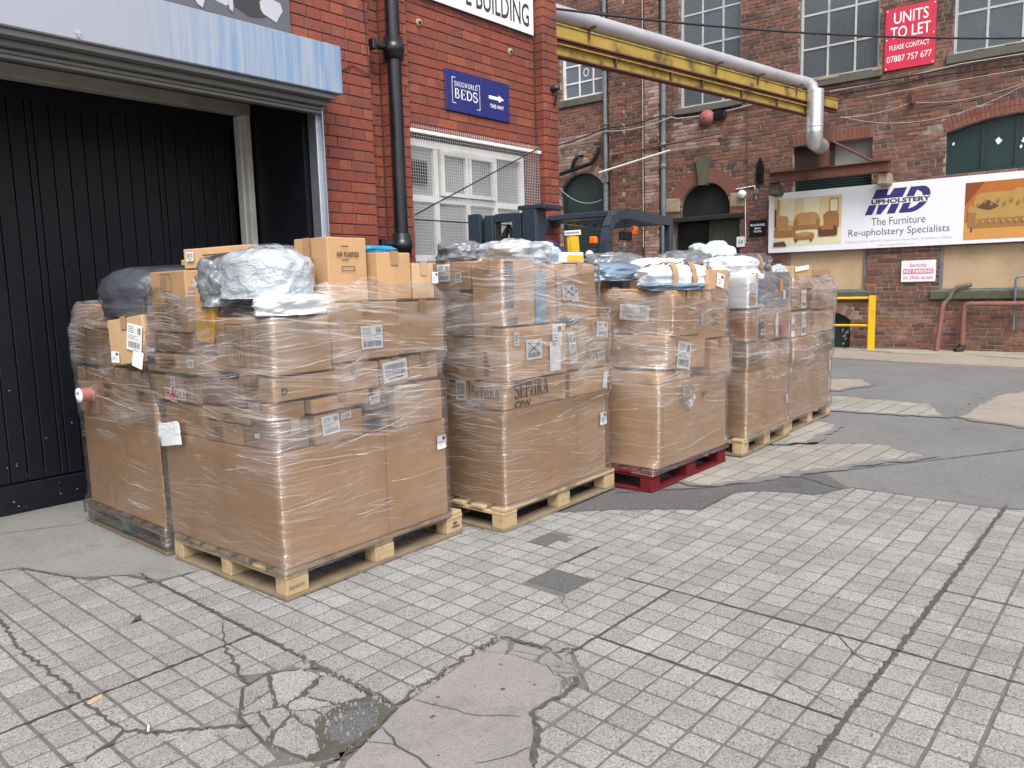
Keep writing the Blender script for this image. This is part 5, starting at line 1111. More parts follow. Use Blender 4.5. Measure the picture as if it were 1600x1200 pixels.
bpipe('grey_conduit', 'thin grey conduit with elbow in front of the right boarded window', 'pipe', [(0.80, 0.12, 0.43), (0.80, 0.12, 1.30), (0.82, 0.12, 1.34), (0.88, 0.1, 1.35), (0.95, 0.04, 1.355)], 0.02, GREY_PAINT)

# ---- yellow pipe bridge
def beam_path(off): return off
p0 = Vector((6.3, 6.52, 0)); p1 = Vector((15.25, 5.145, 0)); L_ = (p1-p0).length; ba = math.atan2((p1-p0).y, (p1-p0).x)
YB = thing('pipe_bridge', 'chipped yellow steel beam bridging the yard between the two buildings', 'beam', (*p0.xy, 4.28), ba)
def ibeam(mb, x0, x1, z0, z1, w=0.13, t=0.014):
    mb.box(x0, x1, -w/2, w/2, z0, z0+t); mb.box(x0, x1, -w/2, w/2, z1-t, z1); mb.box(x0, x1, -0.006, 0.006, z0+t, z1-t)
m = MB(); m.box(0, L_, -0.065, 0.065, 0.396, 0.41); m.box(0, L_, -0.05, -0.03, 0.245, 0.395); m.build('upper_beam', YELLOW_STEEL, YB)
m = MB(); m.box(0, L_, -0.065, 0.065, 0.225, 0.244); m.build('upper_flange', RUST, YB)  # shaded underside of the upper beam put into the flange colour
m = MB(); m.box(0, L_-0.75, -0.006, 0.006, 0.035, 0.16); m.box(0, L_-0.75, -0.055, 0.055, 0.161, 0.175); m.build('lower_beam', YELLOW_STEEL, YB)
m = MB(); m.box(0, L_-0.75, -0.06, 0.06, 0.015, 0.034); m.build('lower_flange', RUST, YB)  # dark underside of the lower beam, its shade painted with the rust tone
m = MB(); m.box(0, L_, -0.03, 0.03, 0.177, 0.223); m.build('gap_shade_strip', RUST, YB)  # added dark strip, painting the shade in the gap between the beams
for k in (2.95, 4.15, 4.9, 5.95, 7.0): m = MB(); m.box(k, k+0.025, -0.05, -0.0065, 0.036, 0.158); m.build('stiffener', RUST, YB)
for k in (2.4, 5.2, 6.35, 7.55, 8.45): m = MB(); m.box(k-0.02, k+0.02, -0.2, 0.14, 0.425, 0.45); m.box(k-0.012, k+0.012, -0.09, -0.075, 0.30, 0.424); m.build('pipe_bracket', RUST, YB)
VD = thing('ventilation_duct', 'long silver ventilation duct lying along the yellow beam', 'duct', (*p0.xy, 4.28), ba)
m = MB(); m.tube([(0, 0.02, 0.565), (L_-1.5, 0.02, 0.565), (L_-1.2, -0.02, 0.56), (L_-1.1, -0.06, 0.545), (L_-1.05, -0.1, 0.50), (L_-1.04, -0.12, 0.42)], 0.102, 18); m.build('cladding', DUCT_DULL, VD)
m = MB(); m.tube([(L_-1.04, -0.17, 0.42), (L_-1.04, -0.17, 0.1), (L_-1.04, -0.17, -0.30)], 0.145, 20); m.build('drop_duct', DUCT, VD)
m = MB(); m.tube([(L_-1.04, -0.17, -0.28), (L_-1.035, -0.17, -0.36), (L_-0.99, -0.15, -0.42), (L_-0.91, -0.1, -0.44), (L_-0.3, 0.1, -0.44)], 0.14, 20); m.build('elbow', DUCT, VD)
m = MB(); m.lathe([(0.145, -0.02), (0.15, -0.01), (0.15, 0.01), (0.145, 0.02)], 20, 'z', (L_-1.04, -0.17, -0.2)); m.build('seam_band', DUCT, VD)
SF = thing('steel_bracket_frame', 'rusty steel bracket frame carrying the yellow beam on the mill wall', 'frame', Bw(-3.36, 3.30, 0.40), BA)
m = MB(); m.box(0, 2.17, -0.04, 0.06, 0, 0.17); m.box(-0.02, 2.19, -0.09, 0.08, 0.171, 0.185); m.box(0, 2.17, -0.09, 0.08, -0.012, -0.0005); m.build('cross_beam', RUST, SF)
m = MB(); m.box(0.98, 1.12, -0.08, 0.0, 0.186, 0.98); m.box(0.96, 1.14, -0.1, -0.081, 0.186, 0.98); m.build('post', RUST, SF)
m = MB(); m.tube([(1.14, -0.05, 0.66), (1.88, -0.02, 0.20)], 0.022, 8); m.build('brace', RUST, SF)
for xx in (0.02, 2.0): m = MB(); m.box(xx-0.04, xx+0.16, -0.04, 0.39, -0.25, -0.013, 0.035); m.build('corbel', STONE_PALE if xx > 1 else STONE_GREEN, SF)

# ------------------------------------------------------------------ pallets
class Stack:
    def __init__(s, x, y, rot, z=0.0): s.o = Vector((x, y, z)); s.rot = R(rot); s.boxes = []
    def w(s, u, v, z=0.0):
        c, t = math.cos(s.rot), math.sin(s.rot); return (s.o.x+u*c-v*t, s.o.y+u*t+v*c, s.o.z+z)
def make_pallet(S, L, Wd, mat, label, foot=None, block_mat=None, stamp=False):
    t = thing('pallet', label, 'pallet', S.w(0, 0), S.rot, 'wooden pallets in the yard'); rr = random.Random(int(L*100+S.o.x*50))
    bm = block_mat or mat; j = lambda s: rr.uniform(-s, s)
    def board(name, x0, x1, y0, y1, z0, z1, mt=None):
        m = MB(); m.box(x0, x1, y0, y1, z0, z1, 0.003); return m.build(name, mt or mat, t)
    bw = 0.098
    for k, y0 in enumerate((0, Wd/2-bw/2, Wd-bw)): board('base_board', j(0.006), L+j(0.006), y0+0.001, y0+bw, 0.001, 0.021, WOOD_DIRTY if mat is WOOD else mat)
    for x0 in (0, L-bw): 
        for ya, yb in ((bw+0.002, Wd/2-bw/2-0.002), (Wd/2+bw/2+0.002, Wd-bw-0.002)): board('base_board', x0+0.001, x0+bw, ya, yb, 0.001, 0.021, WOOD_DIRTY if mat is WOOD else mat)
    for x0 in (0, L/2-0.065, L-0.13):
        for y0 in (0, Wd/2-0.045, Wd-0.09):
            b = board('block', x0+0.003+j(0.003), x0+0.13+j(0.003), y0+0.003+j(0.002), y0+0.09, 0.022, 0.099, foot if (foot and y0 > 0.2 and y0 < 0.6 and x0 == 0) else bm)
        board('stringer', x0+0.002, x0+0.128, 0.002+j(0.003), Wd-0.002, 0.100, 0.119)
    n = 7; g = (Wd-n*bw)/(n-1)
    for k in range(n): board('deck_board', j(0.008), L+j(0.008), k*(bw+g)+j(0.003), k*(bw+g)+bw, 0.120, 0.141+j(0.0015))
    if stamp:
        m = MB(); rr2 = random.Random(3); x = 0.02
        while x < 0.10: w = rr2.uniform(0.004, 0.009); m.rectxz(x, x+w*0.5, 0.048+rr2.uniform(-.002, .002)+x*0.05, 0.066+x*0.05, 0.0005); x += w+0.003
        m.build('stamp', INK_BROWN, t)
        m = MB(); m.rectxz(L-0.09, L-0.03, 0.05, 0.06, 0.0005); m.rectxz(L-0.08, L-0.05, 0.068, 0.084, 0.0005); m.build('stamp', INK_BROWN, t)
    return t

# ------------------------------------------------------------------ cartons
def rounded_box(w, d, h, seed, bulge=0.004, bev=0.005, lean=0.0):
    rr = random.Random(seed); off = Vector((rr.uniform(0, 50), rr.uniform(0, 50), rr.uniform(0, 50))); m = MB(); H = (w/2, d/2, h/2)
    sg = [rr.uniform(-0.4, 1.0)*bulge for _ in range(6)]
    for a in range(3):
        o = [i for i in range(3) if i != a]
        ts = []
        for i in o: e = min(0.4, bev/H[i]); ts.append([-1, -1+e, -0.5, 0, 0.5, 1-e, 1])
        for s in (-1, 1):
            vs = []
            for q in ts[1]:
                for p in ts[0]:
                    c = [0, 0, 0]; c[a] = s; c[o[0]] = p; c[o[1]] = q
                    P = Vector((c[0]*H[0], c[1]*H[1], c[2]*H[2])); C = Vector([max(-(H[i]-bev), min(H[i]-bev, P[i])) for i in range(3)])
                    dv = P-C; P = C+dv.normalized()*bev if dv.length > 1e-9 else P
                    k = sg[a*2+(s > 0)]*(1-p*p)*(1-q*q)+0.0022*noise.noise(P*6+off)*(1 if max(abs(p), abs(q)) < 0.98 else 0.4)
                    P[a] += s*k; P.z += h/2
                    tz = P.z/h; P.x += lean*tz
                    vs.append(P)
            f = []
            for j in range(6):
                for i in range(6):
                    q = (j*7+i, j*7+i+1, j*7+i+8, j*7+i+7); f.append(q if (s > 0) == (a != 1) else q[::-1])
            m.add(vs, f)
    return m
def barcode(m, x0, x1, z0, z1, y, rr):
    x = x0
    while x < x1: w = rr.choice((0.0012, 0.002, 0.003, 0.004)); m.rectxz(x, min(x+w, x1), z0, z1, y); x += w+rr.choice((0.0015, 0.002, 0.003))
def paper_label(w, h, kind, seed):
    m = MB(); rr = random.Random(seed); m.box(0, w, -0.0012, 0, 0, h); m.mi = 1; y = -0.0018
    if kind == 'plain': return m
    if kind in ('ship', 'cross'):
        barcode(m, w*0.1, w*0.9, h*0.1, h*0.34, y, rr)
        for k in range(4): m.rectxz(w*0.08, w*rr.uniform(0.35, 0.6), h*(0.88-k*0.07), h*(0.905-k*0.07), y)
        m.rectxz(w*0.04, w*0.96, h*0.40, h*0.41, y); m.rectxz(w*0.04, w*0.96, h*0.58, h*0.588, y)
        for k in range(3): m.rectxz(w*0.08, w*rr.uniform(0.5, 0.9), h*(0.54-k*0.045), h*(0.555-k*0.045), y)
        barcode(m, w*0.68, w*0.92, h*0.64, h*0.9, y, rr)
        if kind == 'cross':
            for s in (1, -1): a, b = (w*0.1, h*0.3 if s > 0 else h*0.9), (w*0.9, h*0.9 if s > 0 else h*0.2); m.add([(a[0], y-0.0006, a[1]-0.003), (b[0], y-0.0006, b[1]-0.003), (b[0], y-0.0006, b[1]+0.003), (a[0], y-0.0006, a[1]+0.003)], [(0, 1, 2, 3)])
    if kind == 'bar': barcode(m, w*0.1, w*0.9, h*0.3, h*0.85, y, rr); m.rectxz(w*0.2, w*0.8, h*0.12, h*0.2, y)
    if kind == 'small': m.rectxz(w*0.55, w*0.9, h*0.65, h*0.9, y); [m.rectxz(w*0.1, w*rr.uniform(0.5, 0.85), h*(0.5-k*0.14), h*(0.54-k*0.14), y) for k in range(3)]
    return m
LIFT = [0.0085]
def face_child(mb, name, mats, par, face, w, d, a, b, ang=0.0, lift=None):
    """put a mesh drawn in x,z on a carton face; a, b from the lower left corner of that face as seen"""
    o = mb.build(name, mats, par); lift = LIFT[0] if lift is None else lift
    if face == 'R': o.location = (-w/2+a, -d/2-lift, b); o.rotation_euler = (0, ang, 0)
    else: o.rotation_euler = Matrix.Rotation(-math.pi/2, 3, 'Z').to_4x4().to_euler() if not ang else (Matrix.Rotation(-math.pi/2, 3, 'Z') @ Matrix.Rotation(ang, 3, 'Y')).to_euler(); o.location = (-w/2-lift, d/2-a, b)
    return o
CN = [0]
def carton(S, label, u0, u1, v0, v1, z0, z1, mat=None, rz=0.0, tilt=(0, 0), tape='top', prints=(), wrap=True, group=None, lean=0.0, name='carton', cat='carton', bulge=0.005):
    CN[0] += 1; jr = random.Random(CN[0]*31)
    if name == 'carton' and wrap:
        u0 += jr.uniform(-0.026, 0.014); v0 += jr.uniform(-0.03, 0.016); z1 -= jr.uniform(0, 0.008); rz += jr.uniform(-1.1, 1.1)
    w, d, h = u1-u0, v1-v0, z1-z0
    mat = mat or (CARD, CARD, CARD_PALE, CARD_PINK, CARD_DARK, CARD)[CN[0] % 6]
    if wrap: S.boxes.append((u0, u1, v0, v1, z0, z1))
    o = rounded_box(w-0.004, d-0.004, h-0.003, CN[0], bulge, 0.005, lean).build(name, mat)
    o.location = S.w((u0+u1)/2, (v0+v1)/2, z0+0.001); o.rotation_euler = (R(tilt[0]), R(tilt[1]), S.rot+R(rz)); tag(o, label, cat, group)
    if tape:
        m = MB(); t = 0.0245; q = 0.0062
        if w >= d or tape == 'R':
            m.box(-w/2-q, w/2+q, -t, t, h+q-0.002, h+q-0.0012); dr = min(0.07, h*0.5)
            for s in (-1, 1): m.box(*sorted((s*(w/2+q), s*(w/2+q-0.0008))), -t, t, h+q-0.0022-dr, h+q-0.0022)
        else:
            m.box(-t, t, -d/2-q, d/2+q, h+q-0.002, h+q-0.0012); dr = min(0.07, h*0.5)
            for s in (-1, 1): m.box(-t, t, *sorted((s*(d/2+q), s*(d/2+q-0.0008))), h+q-0.0022-dr, h+q-0.0022)
        m.build('packing_tape', TAPE if CN[0] % 3 else TAPE_CLEAR, o)
    LIFT[0] = bulge+0.0030
    for i, p in enumerate(prints):
        k = p[0]
        if k == 'label': face_child(paper_label(p[4], p[5], p[6], CN[0]*7+i), 'paper_label', [WHITE_PAPER, GREY_INK], o, p[1], w, d, p[2], p[3], R(p[7]) if len(p) > 7 else 0)
        if k == 'text':
            m = MB(); m.text(p[2], 0, p[5], 0, p[6], 0, p[7] if len(p) > 7 else 0.01, serif=len(p) > 8 and p[8]); face_child(m, 'lettering', INK, o, p[1], w, d, p[3], p[4])
        if k == 'vtext':
            m = MB(); m.text(p[2], 0, p[6], 0, p[5], 0, 0.012); m.v = [(-z, y, x) for x, y, z in m.v]; face_child(m, 'lettering', INK, o, p[1], w, d, p[3]+p[5], p[4])
        if k == 'icon':
            m = MB(); W2, H2 = p[4], p[5]; t = 0.004
            for a in ((0, W2, 0, t), (0, W2, H2-t, H2), (0, t, t, H2-t), (W2-t, W2, t, H2-t)): m.rectxz(*a, 0)
            for q in range(p[6] if len(p) > 6 else 5): m.rectxz(W2*(0.14+q*0.16), W2*(0.14+q*0.16)+0.004, H2*0.2, H2*0.8, 0)
            face_child(m, 'printed_icon', INK_BROWN, o, p[1], w, d, p[2], p[3])
        if k == 'lines':
            m = MB(); rr = random.Random(CN[0]); n = p[6]
            for q in range(n): m.rectxz(0, p[4]*rr.uniform(0.45, 1), p[5]*q/n, p[5]*q/n+p[5]/n*0.45, 0)
            face_child(m, 'printed_lines', INK_BROWN, o, p[1], w, d, p[2], p[3])
        if k == 'strip':
            m = MB(); m.box(0, p[4], -0.001-0.0004*i, -0.0004*i, 0, p[5]); face_child(m, p[7] if len(p) > 7 else 'tape_strip', p[6], o, p[1], w, d, p[2], p[3])
        if k == 'seam':
            m = MB(); m.box(0, 0.0035, -0.0006, 0, 0.004, h-0.008); face_child(m, 'seam', CARD_DARK, o, p[1], w, d, p[2], 0)
    return o
def pallet_box(S, label, u0, u1, v0, v1, z0, z1, mat=None, seams=(), prints=()):
    return carton(S, label, u0, u1, v0, v1, z0, z1, mat or CARD, tape=None, prints=[('seam', f, a) for f, a in seams]+list(prints), name='pallet_box', cat='pallet box', group='large cardboard pallet boxes', bulge=0.012)

def bag(S, label, u, v, z, size, rz, mat, seed, lump=0.16, px=0.7, name='plastic_bag', cat='bag', tilt=(0, 0), extras=()):
    """a stuffed polythene bag: pillow shape with soft lumps and creases; z is its lowest point"""
    m = MB(); nu, nv = 80, 40; off = Vector((seed*3.7, seed*1.3, seed*9.1)); a, b, c = size[0]/2, size[1]/2, size[2]/2; vs = []
    sp = lambda t, e: math.copysign(abs(t)**e, t)
    for j in range(nv+1):
        ph = -math.pi/2+math.pi*j/nv
        for i in range(nu):
            th = 2*math.pi*i/nu
            p = Vector((sp(math.cos(ph), px)*sp(math.cos(th), px), sp(math.cos(ph), px)*sp(math.sin(th), px), sp(math.sin(ph), 0.75)))
            k = 1+lump*noise.noise(p*1.6+off)+lump*0.55*noise.noise(p*3.7+off)+0.05*abs(noise.noise(Vector((p.x*5, p.y*2, p.z*6))+off))-0.035*abs(noise.noise(Vector((p.x*3, p.y*8, p.z*5))-off))
            fl = 1.0
            if p.z < 0 and c < max(a, b)*1.2: rr_h = math.hypot(p.x, p.y); fl = min(1.0/max(rr_h, 0.25), 1+0.9*min(1, -p.z*1.6)) if rr_h > 0.25 else 1.0
            q = Vector((p.x*a*k*fl, p.y*b*k*fl, p.z*c*k))
            if q.z < -c*0.8: q.z = -c*0.8+(q.z+c*0.8)*0.15
            vs.append(q+Vector((0, 0, c*0.85)))
    f = [(j*nu+i, j*nu+(i+1) % nu, (j+1)*nu+(i+1) % nu, (j+1)*nu+i) for j in range(nv) for i in range(nu)]
    m.add(vs, f, True); o = m.build(name, mat); o.location = S.w(u, v, z); o.rotation_euler = (R(tilt[0]), R(tilt[1]), S.rot+R(rz)); tag(o, label, cat)
    for nm, mt, u0, u1 in extras:    # bands of tape round the bag
        mb = MB(); i0, i1 = int(u0*nv), int(u1*nv)
        bx = [p for p in vs]
        ring = []
        for t in (u0, u1):
            xx = -a+2*a*t; r_ = []
            for i in range(40):
                th = 2*math.pi*i/40; d = Vector((0, math.cos(th), math.sin(th))); best = 0
                for p in vs:
                    if abs(p.x-xx) < a*0.12:
                        q = Vector((0, p.y, p.z-c*0.85)); l = q.length
                        if l > 1e-6 and q.dot(d)/l > 0.97: best = max(best, l)
                r_.append((xx, d.y*(best+0.003), d.z*(best+0.003)+c*0.85))
            ring.append(r_)
        mb.add(ring[0]+ring[1], [(i, (i+1) % 40, 40+(i+1) % 40, 40+i) for i in range(40)], True); mb.build(nm, mt, o)
    return o

def hull(pts):
    pts = sorted(set(pts)); 
    def half(ps):
        h = []
        for p in ps:
            while len(h) > 1 and (h[-1][0]-h[-2][0])*(p[1]-h[-2][1])-(h[-1][1]-h[-2][1])*(p[0]-h[-2][0]) <= 0: h.pop()
            h.append(p)
        return h[:-1]
    return half(pts)+half(pts[::-1])
def film(S, label, z0, z1, seed, rim=0.05, extra=(), off=0.016):
    """stretch wrap: the convex outline of the load at every height, pulled taut over the gaps, with folds"""
    N = 240; dz = 0.02; nz = int((z1-z0)/dz)+1; cu = sum((b[0]+b[1])/2 for b in S.boxes)/len(S.boxes); B = S.boxes+list(extra)
    cu = (min(b[0] for b in B)+max(b[1] for b in B))/2; cv = (min(b[2] for b in B)+max(b[3] for b in B))/2; rad = []
    for k in range(nz):
        z = z0+k*dz; pts = []
        for (a, b, c, d, e, f) in B:
            if e-0.02 <= z <= f+0.012: pts += [(a, c), (b, c), (a, d), (b, d)]
        if len(pts) < 3: rad.append(list(rad[-1])); continue
        h = hull([(round(p[0], 4), round(p[1], 4)) for p in pts]); row = []
        for i in range(N):
            t = 2*math.pi*i/N; dx, dy = math.cos(t), math.sin(t); best = 9
            for j in range(len(h)):
                p, q = h[j], h[(j+1) % len(h)]; ex, ey = q[0]-p[0], q[1]-p[1]; nx, ny = ey, -ex; l = math.hypot(nx, ny); nx /= l; ny /= l
                den = dx*nx+dy*ny
                if den > 1e-6: best = min(best, ((p[0]-cu)*nx+(p[1]-cv)*ny+off)/den)
            row.append(max(best, 0.1))
        rad.append(row)
    for _ in range(10):
        new = [r_[:] for r_ in rad]
        for k in range(1, nz-1):
            for i in range(N): new[k][i] = max(rad[k][i], 0.5*(rad[k-1][i]+rad[k+1][i])-0.0006)
        rad = new
    m = MB(); vs = []; uv = []; o3 = Vector((seed*5.1, seed*2.2, 0))
    for k in range(nz):
        for i in range(N):
            t = 2*math.pi*i/N; z = z0+k*dz; topk = nz-1-k
            if topk < 3: z += rim*noise.noise(Vector((math.cos(t)*3, math.sin(t)*3, seed)))*(3-topk)/3
            r_ = rad[k][i]+0.004*noise.noise(Vector((t*3, z*30+0.6*math.sin(t*2), seed)))+0.003*noise.noise(Vector((t*9, z*12, seed+3)))+0.002
            if topk < 3: r_ -= 0.012*(3-topk)
            if z < 0.2: r_ += 0.004
            vs.append((cu+math.cos(t)*r_, cv+math.sin(t)*r_, z)); uv.append((t*0.72, z))
    f = []; fu = []
    for k in range(nz-1):
        for i in range(N):
            j = (i+1) % N; f.append((k*N+i, k*N+j, (k+1)*N+j, (k+1)*N+i)); u1 = (i+1)/N*2*math.pi*0.72
            fu += [uv[k*N+i], (u1, uv[k*N+j][1]), (u1, uv[(k+1)*N+j][1]), uv[(k+1)*N+i]]
    m.add(vs, f, True); me = m.mesh('stretch_wrap', FILM); ul = me.uv_layers.new(name='wrap')
    for li, c in enumerate(fu): ul.data[li].uv = c
    o = obj('stretch_wrap', me, None, S.w(0, 0), S.rot); rr = random.Random(seed*17)
    for k in range(16):      # bunched ropes and pleats of film lying on the wrap, mostly on its camera-side faces
        hi = k < 12; zc = rr.uniform(0.64, z1-0.1) if hi else rr.uniform(0.2, 0.6); t0 = rr.uniform(2.6, 5.0); ln = rr.uniform(0.25, 1.5); sl = rr.uniform(-0.10, 0.10); path = []; ww = []
        n_ = int(ln*40)+3
        for i in range(n_):
            t = t0+ln*i/n_; z = min(z1-0.03, max(z0+0.05, zc+sl*(t-t0)+0.012*noise.noise(Vector((t*4, seed, k))))); kk = (z-z0)/dz; k0 = int(kk); k1 = min(k0+1, nz-1); ii = t/(2*math.pi)*N; i0 = int(ii) % N
            r_ = rad[k0][i0]*(1-kk+k0)+rad[k1][i0]*(kk-k0)+0.008
            path.append((cu+math.cos(t)*r_, cv+math.sin(t)*r_, z)); ww.append((0.0007+0.0035*abs(noise.noise(Vector((t*6, k*3.1, seed)))))*(1.0 if 1 < i < n_-2 else 0.3)*(1 if hi else 0.7))
        fm = MB(); fm.tube(path, ww, 6, False); fm.build('film_fold', FOLD, o)
    return tag(o, label, 'stretch wrap', 'clear stretch film round the pallet loads')

ZS = 0.014   # level of the sett tops
# ---- load 1: the front pallet
S1 = Stack(1.83, 3.0, 2.6, ZS)
make_pallet(S1, 1.2, 1.0, WOOD, 'pale pine pallet under the nearest load, with stamped corner block', stamp=True)
pallet_box(S1, 'large plain cardboard pallet box at the base of the nearest load', 0.015, 1.10, 0.015, 1.03, 0.142, 0.69, CARD_PINK, [('R', 0.62), ('L', 0.55)], [('label', 'R', 1.0, 0.38, 0.07, 0.075, 'small')])
LB = 'in the nearest load'
carton(S1, 'low carton with white shipping label just above the front pallet box', 0.20, 0.50, 0.02, 0.5, 0.69, 0.84, CARD, prints=[('label', 'R', 0.04, 0.04, 0.10, 0.09, 'ship', -4), ('label', 'R', 0.15, 0.10, 0.06, 0.03, 'bar', -4)])
carton(S1, 'small dark carton at the corner just above the front pallet box', 0.02, 0.19, 0.02, 0.30, 0.69, 0.83, CARD_DARK, prints=[('label', 'L', 0.1, 0.05, 0.04, 0.02, 'plain')])
carton(S1, 'long plain carton above the white mailer on the nearest load', 0.02, 0.19, 0.63, 1.03, 0.69, 0.85, CARD)
carton(S1, 'low carton between the corner carton and the white mailer, nearest load', 0.02, 0.19, 0.31, 0.62, 0.69, 0.80, CARD_PINK, prints=[('strip', 'L', 0.1, 0.02, 0.06, 0.06, CARD_DARK)])
carton(S1, 'thin carton lying on low cartons of the nearest load, left side', 0.02, 0.19, 0.22, 0.62, 0.80, 0.87, CARD_PALE, prints=[('lines', 'L', 0.2, 0.015, 0.1, 0.03, 3)])
carton(S1, 'square plain carton at the right end above the front pallet box', 0.71, 1.07, 0.02, 0.6, 0.69, 0.91, CARD)
carton(S1, 'flat dark carton in the gap beside the square plain carton, nearest load', 0.51, 0.70, 0.03, 0.5, 0.69, 0.79, CARD_DARK, prints=[('strip', 'R', 0.02, 0.02, 0.1, 0.05, GREY_INK)])
carton(S1, 'small dark carton with tiny barcode label in the nearest load', 0.56, 0.70, 0.03, 0.4, 0.80, 0.90, CARD_DARK, prints=[('label', 'R', 0.03, 0.03, 0.06, 0.045, 'bar', -6)])
carton(S1, 'long thin carton across the corner of the nearest load', 0.20, 0.55, 0.015, 0.45, 0.845, 0.915, CARD, tilt=(0, -2))
carton(S1, 'corner carton with small arrow print, nearest load', 0.015, 0.36, 0.015, 0.29, 0.92, 1.03, CARD_PALE, prints=[('text', 'R', 'D', 0.04, 0.03, 0.03, 0.03), ('lines', 'L', 0.06, 0.03, 0.12, 0.05, 3)], tilt=(0, -1))
carton(S1, 'support carton below the corner arrow carton, nearest load', 0.02, 0.19, 0.02, 0.21, 0.83, 0.915, CARD)
carton(S1, 'reddish brown carton in the middle of the left side, nearest load', 0.02, 0.35, 0.31, 0.61, 0.88, 1.01, cardboard('cardboard_reddish', (0.36, 0.19, 0.12)))
carton(S1, 'carton wrapped with red fragile tape', 0.02, 0.35, 0.63, 1.06, 0.865, 1.0, CARD_PALE, prints=[('strip', 'L', 0.17, 0.0, 0.045, 0.13, WHITE_PAPER, 'fragile_tape'), ('strip', 'L', 0.10, 0.012, 0.21, 0.058, WHITE_PAPER, 'fragile_tape'), ('icon', 'L', 0.3, 0.02, 0.09, 0.09, 3)])
fr = bpy.data.objects[-1] if False else None
carton(S1, 'carton with triangle mark in the lower middle of the nearest load', 0.37, 0.62, 0.02, 0.5, 0.92, 1.06, CARD, prints=[('text', 'R', 'V', 0.08, 0.08, 0.035, 0.03)])
carton(S1, 'carton with broad double barcode label on the nearest load', 0.63, 0.83, 0.015, 0.5, 0.915, 1.055, CARD, prints=[('label', 'R', 0.01, 0.015, 0.17, 0.105, 'bar', -5)])
carton(S1, 'small plain carton beside the broad barcode label, nearest load', 0.84, 1.075, 0.02, 0.5, 0.92, 1.065, CARD_PALE)
carton(S1, 'carton printed with shelf drawing at the upper corner of the nearest load', 0.01, 0.34, 0.0, 0.48, 1.035, 1.30, CARD, prints=[('icon', 'L', 0.1, 0.03, 0.15, 0.2, 5), ('icon', 'L', 0.3, 0.03, 0.07, 0.18, 0), ('lines', 'L', 0.05, 0.13, 0.03, 0.06, 2)])
carton(S1, 'large carton with square white shipping label on the nearest load', 0.355, 0.765, 0.0, 0.7, 1.065, 1.35, CARD_PINK, prints=[('label', 'R', 0.17, 0.05, 0.14, 0.115, 'ship')])
carton(S1, 'large plain carton at the upper right of the nearest load', 0.775, 1.095, 0.0, 0.7, 1.07, 1.345, CARD_PINK)
carton(S1, 'flat carton with small barcode below the ice bucket carton', 0.01, 0.33, 0.49, 1.10, 1.015, 1.115, CARD, prints=[('label', 'L', 0.44, 0.035, 0.06, 0.04, 'bar'), ('strip', 'L', 0.03, 0.03, 0.07, 0.05, INK), ('lines', 'L', 0.15, 0.02, 0.2, 0.06, 3)])
carton(S1, 'thin flat carton directly under the ice bucket carton', 0.01, 0.33, 0.66, 1.12, 1.118, 1.215, CARD_DARK, prints=[('strip', 'L', 0.01, 0.01, 0.11, 0.07, CARD_DARK), ('label', 'L', 0.02, 0.0, 0.08, 0.012, 'plain')])
carton(S1, 'tall carton lettered ICE BUCKET on the nearest load', 0.02, 0.32, 0.66, 1.06, 1.22, 1.53, CARD, rz=-5, prints=[('vtext', 'L', 'ICE', 0.14, 0.03, 0.035, 0.10), ('vtext', 'L', 'BUCKET', 0.19, 0.02, 0.035, 0.18), ('icon', 'L', 0.15, 0.2, 0.12, 0.09, 3), ('lines', 'L', 0.29, 0.04, 0.05, 0.1, 5)])
carton(S1, 'plain carton behind the yellow mailer on the nearest load', 0.06, 0.34, 0.49, 0.65, 1.12, 1.50, CARD_DARK, prints=[('strip', 'L', 0.04, 0.2, 0.05, 0.16, BAG_SLATE)])
carton(S1, 'carton lettered AIR PURIFIER on top of the nearest load', 0.40, 0.64, 0.10, 0.33, 1.352, 1.665, CARD, tape=None, prints=[('text', 'R', 'AIR PURIFIER', 0.05, 0.215, 0.14, 0.024, 0.02), ('lines', 'R', 0.08, 0.262, 0.07, 0.012, 1), ('lines', 'R', 0.085, 0.198, 0.06, 0.012, 1), ('strip', 'L', 0.09, 0.22, 0.05, 0.09, TAPE), ('icon', 'R', 0.08, 0.145, 0.08, 0.025, 0), ('icon', 'L', 0.04, 0.06, 0.12, 0.15, 2)])
carton(S1, 'plain top carton next to the air purifier carton', 0.655, 0.895, 0.05, 0.5, 1.352, 1.595, CARD, rz=-1)
carton(S1, 'narrow top carton at the right of the nearest load, label on its edge', 0.905, 1.065, 0.03, 0.5, 1.35, 1.545, CARD_PALE, prints=[('label', 'R', 0.14, 0.08, 0.042, 0.06, 'small')])
carton(S1, 'flat carton lying behind the bags at the back of the nearest load', 0.35, 0.8, 0.70, 1.05, 1.22, 1.54, CARD, wrap=False)
carton(S1, 'long carton with white corner label lying across the top behind the ice bucket carton', 0.3, 0.62, 0.62, 1.18, 1.545, 1.655, CARD_PALE, rz=6, wrap=False, prints=[('label', 'L', 0.04, 0.04, 0.06, 0.05, 'bar'), ('strip', 'L', 0.40, 0.02, 0.08, 0.05, INK), ('lines', 'L', 0.18, 0.03, 0.18, 0.05, 3)])
film(S1, 'clear stretch film round the nearest pallet load', 0.11, 1.47, 1, extra=[(0.02, 1.08, 0.02, 1.0, 0.1, 0.142)])
bag(S1, 'crumpled silvery white bag on the near top corner of the nearest load', 0.185, 0.27, 1.375, (0.37, 0.48, 0.27), 8, BAG_SILVER, 3, 0.09, 0.95)
bag(S1, 'flat white pillow bag under the silvery bag', 0.22, 0.115, 1.30, (0.46, 0.25, 0.11), 20, BAG_WHITE, 8, 0.1)
bag(S1, 'clear crinkled bag tucked beside the silvery bag', 0.1, 0.50, 1.34, (0.22, 0.20, 0.24), 0, BAG_MID, 14, 0.3)
